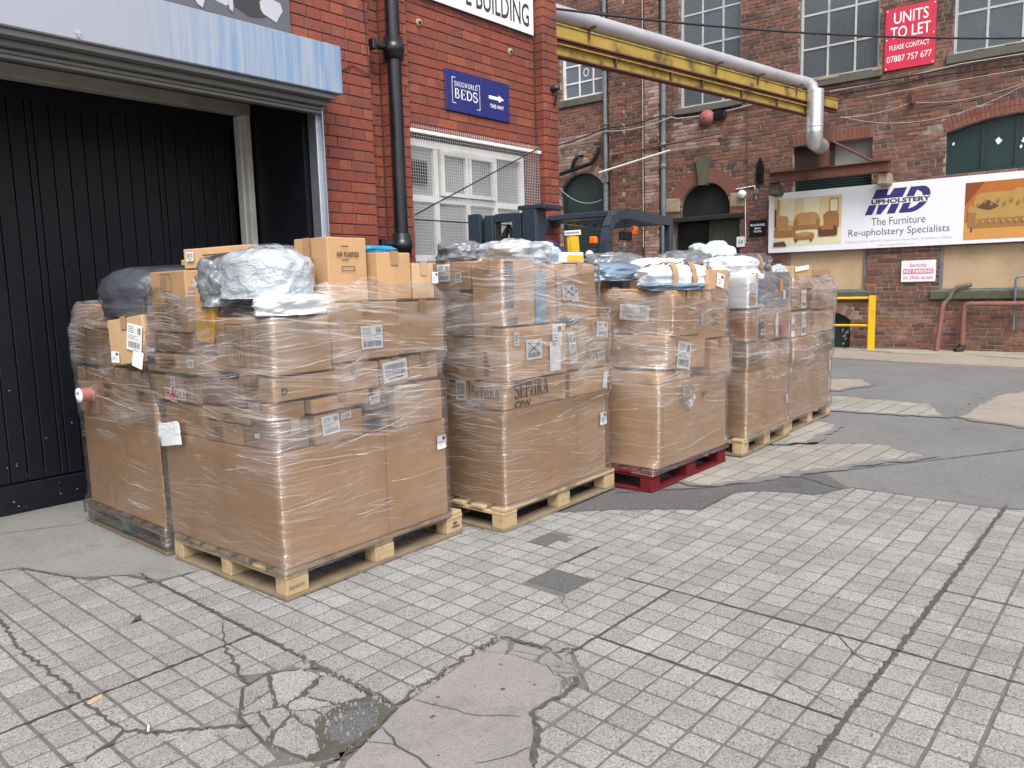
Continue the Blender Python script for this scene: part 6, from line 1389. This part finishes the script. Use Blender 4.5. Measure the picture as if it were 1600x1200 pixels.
bag(S1, 'slate grey bag behind the silvery bag', 0.28, 0.60, 1.49, (0.3, 0.3, 0.13), 30, BAG_GREY, 5, 0.15)
bag(S1, 'dark grey bag peeking out behind the air purifier carton', 0.48, 0.62, 1.545, (0.3, 0.22, 0.12), 0, BAG_GREY, 21, 0.15)
bag(S1, 'bright blue mailer lying on the top cartons of the nearest load', 0.82, 0.28, 1.595, (0.26, 0.26, 0.045), 5, BAG_BLUE, 6, 0.08, 0.4, 'mailer_bag', 'mailer')
bag(S1, 'yellow padded mailer standing on edge beside the ice bucket carton', 0.035, 0.57, 1.17, (0.035, 0.17, 0.30), 0, BAG_YELLOW, 7, 0.05, 0.35, 'mailer_bag', 'mailer', tilt=(6, 0))
bag(S1, 'white mailer hanging on the left corner of the front pallet box', -0.018, 0.90, 0.635, (0.012, 0.22, 0.13), 0, BAG_WHITE, 9, 0.06, 0.22, 'mailer_bag', 'mailer', tilt=(-9, 0))

# ---- load 0: behind the front pallet, half inside the doorway
S0 = Stack(1.78, 4.07, 0.5, ZS)
make_pallet(S0, 1.2, 1.06, WOOD_OLD, 'dark weathered pallet by the black door', foot=WOOD_GREEN)
pallet_box(S0, 'large pallet box at the base of the load by the black door', 0.02, 1.15, 0.0, 1.04, 0.142, 0.71, CARD, [('L', 0.4), ('L', 0.62)])
carton(S0, 'right carton of the pair lettered TRASH CAN, by the black door', 0.01, 0.5, 0.0, 0.345, 0.70, 1.0, CARD_PINK, prints=[('text', 'L', 'TRASH', 0.12, 0.17, 0.10, 0.035, 0.01), ('text', 'L', 'CAN', 0.13, 0.12, 0.06, 0.035, 0.01), ('text', 'L', '8L', 0.12, 0.235, 0.05, 0.025, 0.01), ('lines', 'L', 0.2, 0.05, 0.1, 0.04, 2)])
carton(S0, 'left carton of the pair lettered TRASH CAN, by the black door', 0.01, 0.5, 0.355, 0.77, 0.70, 1.01, CARD_PINK, prints=[('text', 'L', 'TRASH', 0.08, 0.17, 0.12, 0.035, 0.01), ('text', 'L', 'CAN', 0.085, 0.12, 0.075, 0.035, 0.01), ('text', 'L', '8L', 0.08, 0.235, 0.05, 0.025, 0.01)])
carton(S0, 'plain carton at the door end above the rear pallet box', 0.01, 0.5, 0.78, 1.03, 0.71, 1.0, CARD)
carton(S0, 'lower carton of two at the door end of the left load', 0.02, 0.5, 0.62, 1.05, 1.012, 1.215, CARD_DARK, prints=[('lines', 'L', 0.05, 0.1, 0.12, 0.05, 3)])
carton(S0, 'upper reddish carton of two at the door end of the left load', 0.03, 0.5, 0.58, 1.06, 1.22, 1.37, CARD_PINK)
carton(S0, 'dark carton in the middle of the load by the door', 0.03, 0.5, 0.35, 0.61, 1.012, 1.2, CARD_DARK)
carton(S0, 'jutting carton with two torn paper labels, left load', -0.05, 0.34, 0.03, 0.35, 1.04, 1.29, CARD_PALE, rz=9, tilt=(-6, 2), wrap=False, prints=[('label', 'L', 0.17, 0.08, 0.13, 0.14, 'ship', 14), ('label', 'L', 0.20, -0.01, 0.09, 0.09, 'plain', 20), ('label', 'R', 0.04, 0.01, 0.07, 0.06, 'small', 8), ('label', 'L', 0.02, 0.02, 0.07, 0.06, 'small', 8)])
carton(S0, 'hidden carton supporting the dark bag by the door', 0.36, 0.9, 0.03, 0.34, 1.0, 1.29, CARD)
film(S0, 'clear stretch film round the load beside the black door', 0.06, 1.40, 2, extra=[(0.0, 1.2, 0.0, 1.06, 0.03, 0.142)])
bag(S0, 'big shiny dark grey bag on the load beside the black door', 0.27, 0.42, 1.29, (0.56, 0.86, 0.31), 0, BAG_GREY, 4, 0.08, 0.9)
carton(S0, 'carton end poking out behind the dark grey bag', 0.5, 0.95, 0.1, 0.6, 1.30, 1.62, CARD_PALE, wrap=False)
TR = thing('tape_roll', 'roll of red and white tape stuck in the film by the door', 'tape roll', S0.w(-0.045, 0.80, 0.79), S0.rot)
m = MB(); m.lathe([(0.022, -0.04), (0.042, -0.04), (0.042, 0.04), (0.022, 0.04), (0.022, -0.04)], 20, 'x', (0, 0, 0.045)); m.build('roll', WHITE_PAPER, TR)
m = MB(); m.lathe([(0.0425, -0.03), (0.0425, 0.03)], 20, 'x', (0, 0, 0.045)); m.build('red_print', simple('dull_red_print', (0.34, 0.12, 0.11), 0.5), TR)

# ---- load 2
S2 = Stack(3.15, 2.85, 1.8, ZS)
make_pallet(S2, 1.2, 1.0, WOOD, 'pale pine pallet under the second load, right of the nearest')
pallet_box(S2, 'large pallet box with a vertical seam under the lettered chocolate fountain carton', 0.06, 1.14, 0.03, 1.0, 0.142, 0.70, CARD, [('R', 0.72), ('L', 0.4)], [('label', 'R', 0.99, 0.32, 0.075, 0.085, 'small')])
SE = [('text', 'R', 'SEPHRA', 0.09, 0.055, 0.32, 0.10, 0, True), ('text', 'R', 'CFW', 0.09, 0.002, 0.15, 0.04, 0.03), ('text', 'L', 'SEPHRA', 0.03, 0.06, 0.21, 0.075, 0, True), ('text', 'L', 'CFW', 0.03, 0.005, 0.1, 0.04, 0.03)]
carton(S2, 'carton lettered SEPHRA standing in the second pallet box', 0.07, 0.66, 0.02, 0.28, 0.70, 0.865, CARD_PALE, prints=SE)
carton(S2, 'plain carton right of the SEPHRA carton', 0.67, 1.12, 0.02, 0.5, 0.70, 0.86, CARD, prints=[('label', 'R', 0.36, 0.02, 0.05, 0.11, 'plain', 10)])
carton(S2, 'plain carton left of the SEPHRA carton', 0.07, 0.5, 0.29, 0.6, 0.70, 0.85, CARD, prints=[('label', 'L', 0.21, 0.04, 0.08, 0.12, 'bar'), ('icon', 'L', 0.1, 0.04, 0.05, 0.06, 1)])
carton(S2, 'carton with crossed out label in the second load', 0.055, 0.64, 0.01, 0.24, 0.868, 1.175, CARD_PALE, prints=[('label', 'R', 0.16, 0.11, 0.15, 0.115, 'cross'), ('label', 'R', 0.05, 0.20, 0.045, 0.075, 'bar'), ('label', 'R', 0.39, 0.02, 0.11, 0.18, 'plain'), ('label', 'R', 0.42, 0.17, 0.10, 0.13, 'small'), ('lines', 'L', 0.08, 0.03, 0.05, 0.15, 6)])
carton(S2, 'carton with window print left of the crossed out label', 0.06, 0.5, 0.26, 0.6, 0.855, 1.12, CARD, prints=[('icon', 'L', 0.12, 0.05, 0.11, 0.11, 5)])
carton(S2, 'carton with tall narrow paper label in the second load', 0.65, 0.92, 0.015, 0.5, 0.865, 1.14, CARD, prints=[('label', 'R', 0.06, 0.04, 0.075, 0.2, 'cross', -8)])
carton(S2, 'small carton with two barcode stickers at the right of the second load', 0.93, 1.12, 0.015, 0.5, 0.862, 1.0, CARD_PALE, prints=[('label', 'R', 0.01, 0.03, 0.06, 0.045, 'bar', -6), ('label', 'R', 0.10, 0.04, 0.07, 0.055, 'bar', -6)])
carton(S2, 'carton with slanted white label at the right shoulder of the second load', 0.93, 1.13, 0.0, 0.5, 1.005, 1.19, CARD, prints=[('label', 'R', 0.03, 0.06, 0.13, 0.10, 'ship', 5)])
carton(S2, 'dark carton behind the wrinkled film, left of the second load', 0.06, 0.5, 0.25, 0.6, 1.13, 1.38, CARD_DARK, prints=[('strip', 'L', 0.04, 0.12, 0.13, 0.06, NAVY_INK)])
carton(S2, 'tall top carton at the near corner of the second load', 0.06, 0.36, 0.01, 0.235, 1.18, 1.555, CARD_PINK, prints=[('lines', 'L', 0.03, 0.32, 0.08, 0.02, 2), ('strip', 'R', 0.015, 0.10, 0.075, 0.26, BAG_GREY), ('strip', 'R', 0.02, 0.01, 0.1, 0.035, GREY_INK)])
carton(S2, 'top carton with two white labels on the left of the second load', 0.06, 0.5, 0.245, 0.6, 1.39, 1.56, CARD_PINK, prints=[('label', 'L', 0.10, 0.05, 0.1, 0.1, 'ship'), ('label', 'L', 0.24, 0.045, 0.05, 0.055, 'bar')])
carton(S2, 'narrow top carton under blue plastic in the second load', 0.37, 0.60, 0.03, 0.6, 1.18, 1.53, CARD_PINK, prints=[('strip', 'R', 0.03, 0.0, 0.1, 0.3, simple('blue_tape', (0.20, 0.36, 0.52), 0.3))])
carton(S2, 'wide top carton with white label on the second load', 0.61, 1.06, 0.02, 0.6, 1.195, 1.54, CARD_PINK, prints=[('label', 'R', 0.03, 0.11, 0.13, 0.09, 'cross', -3), ('label', 'R', 0.13, 0.10, 0.07, 0.08, 'small', -3), ('lines', 'R', 0.06, 0.22, 0.08, 0.03, 3)], lean=-0.03)
carton(S2, 'small carton with yellow hazard label on top of the second load', 0.80, 0.98, 0.08, 0.3, 1.542, 1.61, WHITE_PAPER, rz=-8, wrap=False, tape=None, prints=[('strip', 'R', 0.015, 0.012, 0.15, 0.035, YELLOW_PAPER, 'yellow_label')])
film(S2, 'clear stretch film round the second load', 0.11, 1.58, 3, extra=[(0.05, 1.15, 0.02, 1.0, 0.1, 0.142)])
bag(S2, 'grey bag rolled up on the left rear of the second load', 0.2, 0.45, 1.56, (0.3, 0.26, 0.13), 30, BAG_MID, 31, 0.2)
bag(S2, 'clear crumpled plastic mound on the middle of the second load', 0.45, 0.28, 1.53, (0.5, 0.42, 0.16), 0, BAG_SILVER, 33, 0.25)
bag(S2, 'pale blue bag on top of the second load', 0.75, 0.35, 1.535, (0.35, 0.4, 0.13), 0, bag_mat('pale_blue_polythene', (0.36, 0.47, 0.60), 0.3), 34, 0.2)
bag(S2, 'white bag with navy end on the rear right of the second load', 1.0, 0.55, 1.545, (0.34, 0.34, 0.17), 0, BAG_WHITE, 36, 0.2)
bag(S2, 'navy blue bag beside the white bag on the second load', 1.13, 0.5, 1.59, (0.2, 0.2, 0.13), 0, BAG_NAVY, 37, 0.2)

# ---- load 3 on the red pallet
S3 = Stack(4.40, 2.63, 0.3, 0.004)
make_pallet(S3, 1.14, 1.0, WOOD_RED, 'dark red painted pallet under the third load')
pallet_box(S3, 'large pallet box standing on the red pallet', 0.10, 1.13, 0.0, 0.98, 0.142, 0.72, CARD_PALE, [('L', 0.5), ('R', 0.03)], [('strip', 'R', 0.62, 0.42, 0.05, 0.05, CARD_DARK)])
carton(S3, 'low plain carton at the left just above the red pallet load box', 0.16, 0.62, 0.02, 0.9, 0.72, 0.80, CARD)
carton(S3, 'sagging carton with tall white label on the red pallet load', 0.22, 0.80, 0.0, 0.5, 0.80, 1.04, CARD_PALE, tilt=(0, 3), prints=[('label', 'R', 0.13, 0.01, 0.19, 0.19, 'ship', 6)])
carton(S3, 'left rear carton under the tilted carton of the red pallet load', 0.18, 0.7, 0.51, 0.95, 0.80, 1.04, CARD)
carton(S3, 'plain carton at the right end of the red pallet load, low', 0.82, 1.14, 0.0, 0.6, 0.72, 0.98, CARD_PINK)
carton(S3, 'large tilted carton with broad shipping label facing left, red pallet load', 0.26, 0.66, -0.02, 0.60, 1.05, 1.37, CARD, tilt=(2, 1), prints=[('label', 'L', 0.19, 0.10, 0.24, 0.11, 'ship', 2), ('label', 'L', 0.02, 0.12, 0.09, 0.06, 'small'), ('icon', 'L', 0.17, 0.25, 0.12, 0.05, 0), ('strip', 'L', 0.50, 0.0, 0.1, 0.31, CARD_PALE)])
carton(S3, 'carton under blotchy film at the upper right of the red pallet load', 0.68, 1.15, 0.0, 0.6, 0.99, 1.34, CARD_PINK, prints=[('strip', 'R', 0.02, 0.1, 0.05, 0.12, PALE_GREY_INK), ('lines', 'R', 0.2, 0.1, 0.15, 0.12, 5)])
carton(S3, 'upright open carton with hanging label on top of the red pallet load', 0.86, 1.16, 0.03, 0.4, 1.345, 1.50, CARD_PALE, tape=None, prints=[('label', 'R', 0.10, 0.03, 0.12, 0.1, 'small', 10)])
carton(S3, 'open carton flap end at the rear top left of the red pallet load', 0.20, 0.5, 0.62, 0.95, 1.05, 1.46, CARD_PALE)
film(S3, 'clear stretch film round the load on the red pallet', 0.12, 1.36, 4, extra=[(0.02, 1.13, 0.0, 1.0, 0.03, 0.142)])
bag(S3, 'white bag with brown tape bands on the red pallet load', 0.72, 0.22, 1.385, (0.66, 0.32, 0.17), -14, BAG_WHITE, 41, 0.1, 0.7, extras=[('tape_band', TAPE, 0.22, 0.29), ('tape_band', TAPE, 0.5, 0.58), ('tape_band', TAPE, 0.8, 0.87)])
bag(S3, 'slate blue bag behind the taped white bag', 0.42, 0.62, 1.43, (0.62, 0.4, 0.15), -5, BAG_SLATE, 42, 0.15)
bag(S3, 'thin pale blue plastic sheet sagging over the tilted carton', 0.52, 0.12, 1.355, (0.6, 0.36, 0.06), -4, BAG_SLATE, 43, 0.15)
bag(S3, 'white round bag behind the taped white bag, towards the fourth load', 1.0, 0.55, 1.42, (0.44, 0.4, 0.2), 0, BAG_WHITE, 44, 0.15)
bag(S3, 'rolled dark grey bag on the rear top of the red pallet load', 0.9, 0.85, 1.47, (0.6, 0.3, 0.2), -10, BAG_MID, 45, 0.2)
ft = bag(S3, 'loose crumpled tail of clear film hanging on the red pallet load', 0.42, -0.035, 0.56, (0.16, 0.035, 0.15), 0, FILM, 46, 0.5, name='film_tail', cat='film', tilt=(0, 40))

# ---- load 4
S4 = Stack(5.72, 2.58, 2.0, 0.012)
make_pallet(S4, 1.06, 1.0, WOOD, 'pale pallet under the fourth load, right of the red pallet')
pallet_box(S4, 'large pallet box of the fourth load with folded corner', 0.08, 1.02, 0.01, 0.98, 0.142, 0.67, CARD, [('L', 0.85), ('R', 0.33), ('R', 0.4)], [('label', 'R', 0.86, 0.17, 0.06, 0.08, 'small')])
carton(S4, 'plain left carton above the fourth pallet box', 0.09, 0.5, 0.01, 0.5, 0.67, 0.91, CARD_DARK, prints=[('lines', 'R', 0.05, 0.05, 0.2, 0.1, 3)])
carton(S4, 'plain right carton above the fourth pallet box', 0.51, 1.02, 0.01, 0.5, 0.67, 0.88, CARD_PINK)
carton(S4, 'small carton with white logo facing left on the fourth load', 0.10, 0.30, 0.01, 0.5, 0.915, 1.17, cardboard('cardboard_orange', (0.44, 0.22, 0.11)), prints=[('icon', 'R', 0.08, 0.08, 0.03, 0.09, 1)])
carton(S4, 'carton with dark panel and long white label on the fourth load', 0.31, 1.02, 0.0, 0.5, 0.90, 1.17, CARD_PINK, prints=[('strip', 'R', 0.01, 0.02, 0.10, 0.2, GREY_INK), ('label', 'R', 0.04, 0.05, 0.09, 0.05, 'bar'), ('label', 'R', 0.36, 0.02, 0.05, 0.2, 'plain'), ('strip', 'R', 0.48, 0.03, 0.08, 0.1, MAGENTA_INK)])
carton(S4, 'upper carton wrapped in white plastic at the left of the fourth load', 0.09, 0.44, 0.01, 0.5, 1.18, 1.46, WHITE_PAPER, prints=[('strip', 'R', 0.2, 0.03, 0.14, 0.2, NAVY_INK), ('strip', 'R', 0.02, 0.02, 0.12, 0.1, CARD_PALE), ('icon', 'R', 0.03, 0.13, 0.1, 0.06, 2)])
carton(S4, 'upper dark carton with small yellow mark on the fourth load', 0.45, 1.02, 0.0, 0.5, 1.18, 1.47, simple('grey_card', (0.16, 0.16, 0.165), 0.6), prints=[('strip', 'R', 0.3, 0.12, 0.07, 0.1, YELLOW_PAPER, 'yellow_label'), ('label', 'R', 0.38, 0.05, 0.05, 0.08, 'plain')])
film(S4, 'clear stretch film round the fourth load', 0.11, 1.48, 5, extra=[(0.06, 1.03, 0.0, 0.98, 0.1, 0.142)])
bag(S4, 'white bag with brown tape on the fourth load', 0.35, 0.25, 1.44, (0.6, 0.42, 0.18), 0, BAG_WHITE, 51, 0.15, extras=[('tape_band', TAPE, 0.6, 0.7)])
bag(S4, 'dark grey rolled bag on top of the fourth load', 0.85, 0.3, 1.46, (0.5, 0.34, 0.19), 10, BAG_GREY, 52, 0.2)
bag(S4, 'tall pale mint bag at the rear of the fourth load', 0.85, 0.65, 1.47, (0.4, 0.36, 0.3), 0, bag_mat('mint_polythene', (0.55, 0.66, 0.64), 0.3), 53, 0.25)
bag(S4, 'grey bag at the left rear of the fourth load', 0.15, 0.6, 1.44, (0.6, 0.4, 0.24), 0, BAG_MID, 54, 0.2)

# ---- load 5
S5 = Stack(6.84, 2.66, 1.5, 0.01)
make_pallet(S5, 1.24, 1.0, WOOD, 'pale pallet under the farthest load')
pallet_box(S5, 'large pallet box of the farthest load', 0.05, 1.2, 0.01, 0.98, 0.142, 0.67, CARD_PALE, [('R', 0.6)], [('label', 'R', 1.09, 0.33, 0.04, 0.1, 'plain')])
carton(S5, 'left low carton of the farthest load', 0.03, 0.6, 0.0, 0.5, 0.67, 0.87, CARD_PINK)
carton(S5, 'right low carton of the farthest load', 0.61, 1.21, 0.0, 0.5, 0.67, 0.88, CARD_DARK)
carton(S5, 'left middle carton with tall label on the farthest load', 0.01, 0.62, 0.0, 0.5, 0.875, 1.11, CARD_PINK, prints=[('label', 'R', 0.30, 0.0, 0.13, 0.22, 'ship'), ('label', 'R', 0.03, 0.12, 0.08, 0.07, 'plain'), ('label', 'R', 0.03, 0.01, 0.08, 0.05, 'plain')])
carton(S5, 'right middle carton of the farthest load', 0.63, 1.21, 0.0, 0.5, 0.885, 1.10, CARD)
carton(S5, 'upper left carton with barcode label on the farthest load', 0.0, 0.5, 0.0, 0.5, 1.12, 1.31, CARD, prints=[('label', 'R', 0.30, 0.01, 0.13, 0.16, 'ship')])
carton(S5, 'upper right carton of the farthest load', 0.52, 1.21, 0.0, 0.5, 1.11, 1.30, CARD_DARK)
carton(S5, 'top left carton with white tape on the farthest load', 0.12, 0.62, 0.02, 0.5, 1.315, 1.53, CARD_PINK, prints=[('label', 'R', 0.03, 0.15, 0.35, 0.04, 'plain', -4)])
carton(S5, 'top right carton of the farthest load', 0.63, 1.2, 0.02, 0.5, 1.315, 1.50, CARD_DARK, prints=[('lines', 'R', 0.1, 0.05, 0.3, 0.08, 3)])
film(S5, 'clear stretch film round the farthest load', 0.11, 1.47, 6, extra=[(0.04, 1.2, 0.0, 0.98, 0.1, 0.142)])
bag(S5, 'pale crumpled bag on the left shoulder of the farthest load', 0.02, 0.2, 1.31, (0.3, 0.3, 0.24), 0, BAG_SILVER, 61, 0.25)

# red FRAGILE print on the white tape
for o in [o for o in bpy.data.objects if o.name.startswith('fragile_tape')]:
    d = o.data.vertices; W_ = max(v.co.x for v in d); H_ = max(v.co.z for v in d); m = MB()
    if W_ > H_: m.text('FRAGILE', 0.004, W_*1.0, 0.008, H_-0.008, -0.0026, 0.02)
    else:
        m.text('FRAGI', 0.003, H_-0.003, 0.007, W_-0.007, 0, 0.02); m.v = [(W_-z, -0.0022, x) for x, y, z in m.v]
    m.build('lettering', RED_INK, o)

# ------------------------------------------------------------------ forklift behind the loads
FK = thing('forklift', 'slate blue forklift truck parked behind the pallet loads', 'forklift', (6.22, 4.47, 0), R(7))
def fpart(name, mat, fn, par=None): m = MB(); fn(m); return m.build(name, mat, par or FK)
MX = -1.2
for s, ya, yb in ((1, 0.17, 0.42), (-1, -0.27, -0.03)):
    out_, inn = (yb, ya) if s > 0 else (ya, yb)
    fpart('mast_channel', FORK_BLUE, lambda m: (m.box(MX-0.075, MX+0.075, *sorted((out_, out_-s*0.04)), 0.06, 2.04, 0.004), m.box(MX-0.10, MX-0.076, *sorted((out_, out_-s*0.13)), 0.06, 2.04, 0.004), m.box(MX+0.06, MX+0.085, *sorted((out_-s*0.041, out_-s*0.12)), 0.06, 2.0, 0.004)))
    fpart('inner_channel', FORK_BLUE, lambda m: (m.box(MX-0.045, MX+0.05, *sorted((inn, inn+s*0.035)), 0.1, 2.02, 0.004), m.box(MX-0.085, MX-0.046, *sorted((inn, inn+s*0.085)), 0.1, 2.02, 0.004)))
    fpart('roller_slot', BLACK_RUB, lambda m: m.box(MX-0.06, MX-0.02, *sorted((inn+s*0.09, out_-s*0.135)), 1.5, 2.0))
    fpart('lift_cylinder', BLACK_GLOSS, lambda m: m.tube([(MX+0.11, (ya+yb)/2, 0.2), (MX+0.11, (ya+yb)/2, 1.85)], 0.028, 12))
fpart('top_crossbar', FORK_BLUE, lambda m: m.box(MX-0.05, MX+0.045, -0.029, 0.169, 1.96, 2.03, 0.004))
fpart('top_plate', FORK_BLUE, lambda m: m.box(MX-0.1, MX+0.2, -0.36, -0.1, 2.041, 2.075, 0.004))
fpart('side_bracket', FORK_BLUE, lambda m: m.box(MX+0.06, MX+0.2, -0.36, -0.272, 1.70, 1.74, 0.004))
fpart('hose', BLACK_RUB, lambda m: (m.tube([(MX+0.02, 0.02, 0.8), (MX+0.02, 0.02, 1.7), (MX+0.02, 0.035, 1.86), (MX+0.02, 0.075, 1.92), (MX+0.02, 0.115, 1.86), (MX+0.02, 0.13, 1.7), (MX+0.02, 0.13, 0.8)], 0.028, 10), m.tube([(MX+0.05, 0.07, 0.8), (MX+0.05, 0.07, 1.6), (MX+0.05, 0.09, 1.8)], 0.02, 8)))
fpart('carriage', FORK_BLUE, lambda m: (m.box(MX-0.14, MX-0.1, -0.42, 0.42, 0.12, 0.2), m.box(MX-0.14, MX-0.1, -0.42, 0.42, 0.45, 0.53)))
for s in (-1, 1): fpart('fork', BLACK_GLOSS, lambda m: (m.box(MX-0.19, MX-0.141, s*0.25-0.05, s*0.25+0.05, 0.05, 0.55), m.box(MX-0.42, MX-0.19, s*0.25-0.05, s*0.25+0.05, 0.05, 0.09)))
fpart('chassis', FORK_BLUE, lambda m: (m.box(-0.95, 0.9, -0.34, 0.34, 0.25, 0.62, 0.04), m.box(0.0, 0.85, -0.33, 0.33, 0.62, 0.98, 0.05)))
fpart('counterweight', FORK_BLUE, lambda m: m.box(0.9, 1.36, -0.36, 0.36, 0.28, 1.05, 0.1))
fpart('dashboard', BLACK_RUB, lambda m: m.box(-0.75, -0.5, -0.3, 0.3, 0.62, 1.15, 0.05))
fpart('seat', BLACK_RUB, lambda m: (m.box(0.1, 0.55, -0.22, 0.22, 0.98, 1.1, 0.04), m.box(0.5, 0.62, -0.22, 0.22, 1.1, 1.5, 0.04)))
fpart('steering_wheel', BLACK_RUB, lambda m: m.tube([(-0.35+0.05*math.cos(t), 0.16*math.sin(t), 1.25+0.13*math.cos(t)) for t in [k*0.42 for k in range(16)]], 0.014, 8))
for x, s, r_ in ((-0.85, -1, 0.26), (-0.85, 1, 0.26), (0.85, -1, 0.22), (0.85, 1, 0.22)):
    wh = fpart('wheel', BLACK_RUB, lambda m: m.lathe([(0.1, -0.09), (r_-0.03, -0.09), (r_, -0.06), (r_, 0.06), (r_-0.03, 0.09), (0.1, 0.09)], 24, 'y', (x, s*0.36, r_)))
    fpart('rim', FORK_BLUE, lambda m: m.lathe([(0.0, 0.05), (0.1, 0.06), (0.12, 0.085), (0.0, -0.05)], 16, 'y', (x, s*0.36, r_)), wh)
def rail(m, path, w, h):
    for a, b in zip(path, path[1:]):
        a, b = Vector(a), Vector(b); t = (b-a).normalized(); n = Vector((-t.z, 0, t.x)); y = Vector((0, 1, 0)); v = []
        for p in (a-t*0.004, b+t*0.004):
            for i, j in ((-1, -1), (1, -1), (1, 1), (-1, 1)): v.append(p+y*i*w/2+n*j*h/2)
        m.add(v, [(0, 1, 2, 3), (7, 6, 5, 4), (0, 4, 5, 1), (1, 5, 6, 2), (2, 6, 7, 3), (3, 7, 4, 0)])
arcp = [(-0.36, 1.1), (-0.30, 1.45), (-0.27, 1.63), (-0.25, 1.80), (-0.21, 1.92), (-0.13, 2.005), (-0.02, 2.055), (0.14, 2.08), (0.3, 2.085), (1.28, 2.06)]
for s in (-1, 1):
    fpart('guard_pillar', FORK_BLUE, lambda m: rail(m, [(x, s*0.37, z) for x, z in arcp], 0.07, 0.09))
    fpart('rear_pillar', FORK_BLUE, lambda m: m.box(1.2, 1.30, s*0.37-0.035, s*0.37+0.035, 0.95, 2.03, 0.006))
fpart('guard_front', FORK_BLUE, lambda m: m.box(-0.1, 0.06, -0.333, 0.333, 2.04, 2.10, 0.01))
for k in range(6): fpart('roof_bar', FORK_BLUE, lambda m: m.box(0.12+k*0.18, 0.16+k*0.18, -0.333, 0.333, 2.05, 2.10, 0.004))
fpart('guard_rear', FORK_BLUE, lambda m: m.box(1.2, 1.3, -0.333, 0.333, 2.032, 2.098, 0.006))
L1 = fpart('work_lamp', BLACK_RUB, lambda m: m.box(-0.40, -0.32, -0.33, -0.23, 1.62, 1.74, 0.015))
fpart('lamp_glass', LENS, lambda m: m.lathe([(0.0, -0.415), (0.04, -0.41), (0.045, -0.398)], 16, 'x', (0, -0.28, 1.68)), L1)
fpart('indicator', ORANGE, lambda m: m.box(-0.37, -0.31, -0.33, -0.26, 1.78, 1.85, 0.012))
fpart('indicator', ORANGE, lambda m: m.box(-0.42, -0.36, 0.26, 0.32, 1.74, 1.80, 0.012))
fpart('mirror', BLACK_RUB, lambda m: (m.box(0.55, 0.8, -0.15, -0.11, 1.86, 1.95, 0.01), m.tube([(0.68, -0.13, 1.95), (0.68, -0.13, 2.05)], 0.01, 6)))
fpart('rear_beacon', ORANGE, lambda m: m.lathe([(0.0, 0.09), (0.04, 0.08), (0.045, 0.0)], 14, 'z', (0.95, -0.1, 1.93)))
BP = thing('yellow_post', 'leaning yellow steel post with white label behind the forklift', 'post', (7.66, 5.55, 0), R(-30))
m = MB(); m.box(-0.075, 0.075, -0.06, 0.06, 0, 2.0, 0.008); m.box(-0.04, 0.04, -0.07, -0.0605, 0, 1.99); m.build('post', YELLOW_RAIL, BP); BP.rotation_euler = (0, R(-3), R(-40))
m = MB(); m.box(-0.10, 0.10, -0.075, 0.075, 2.001, 2.06, 0.004); m.build('label_cap', WHITE_PAINT, BP)
m = MB(); rr = random.Random(2)
for k in range(8): m.rectxz(-0.085+k*0.021, -0.07+k*0.021, 2.02, 2.042, -0.0755)
m.build('print_marks', GREY_INK, BP)
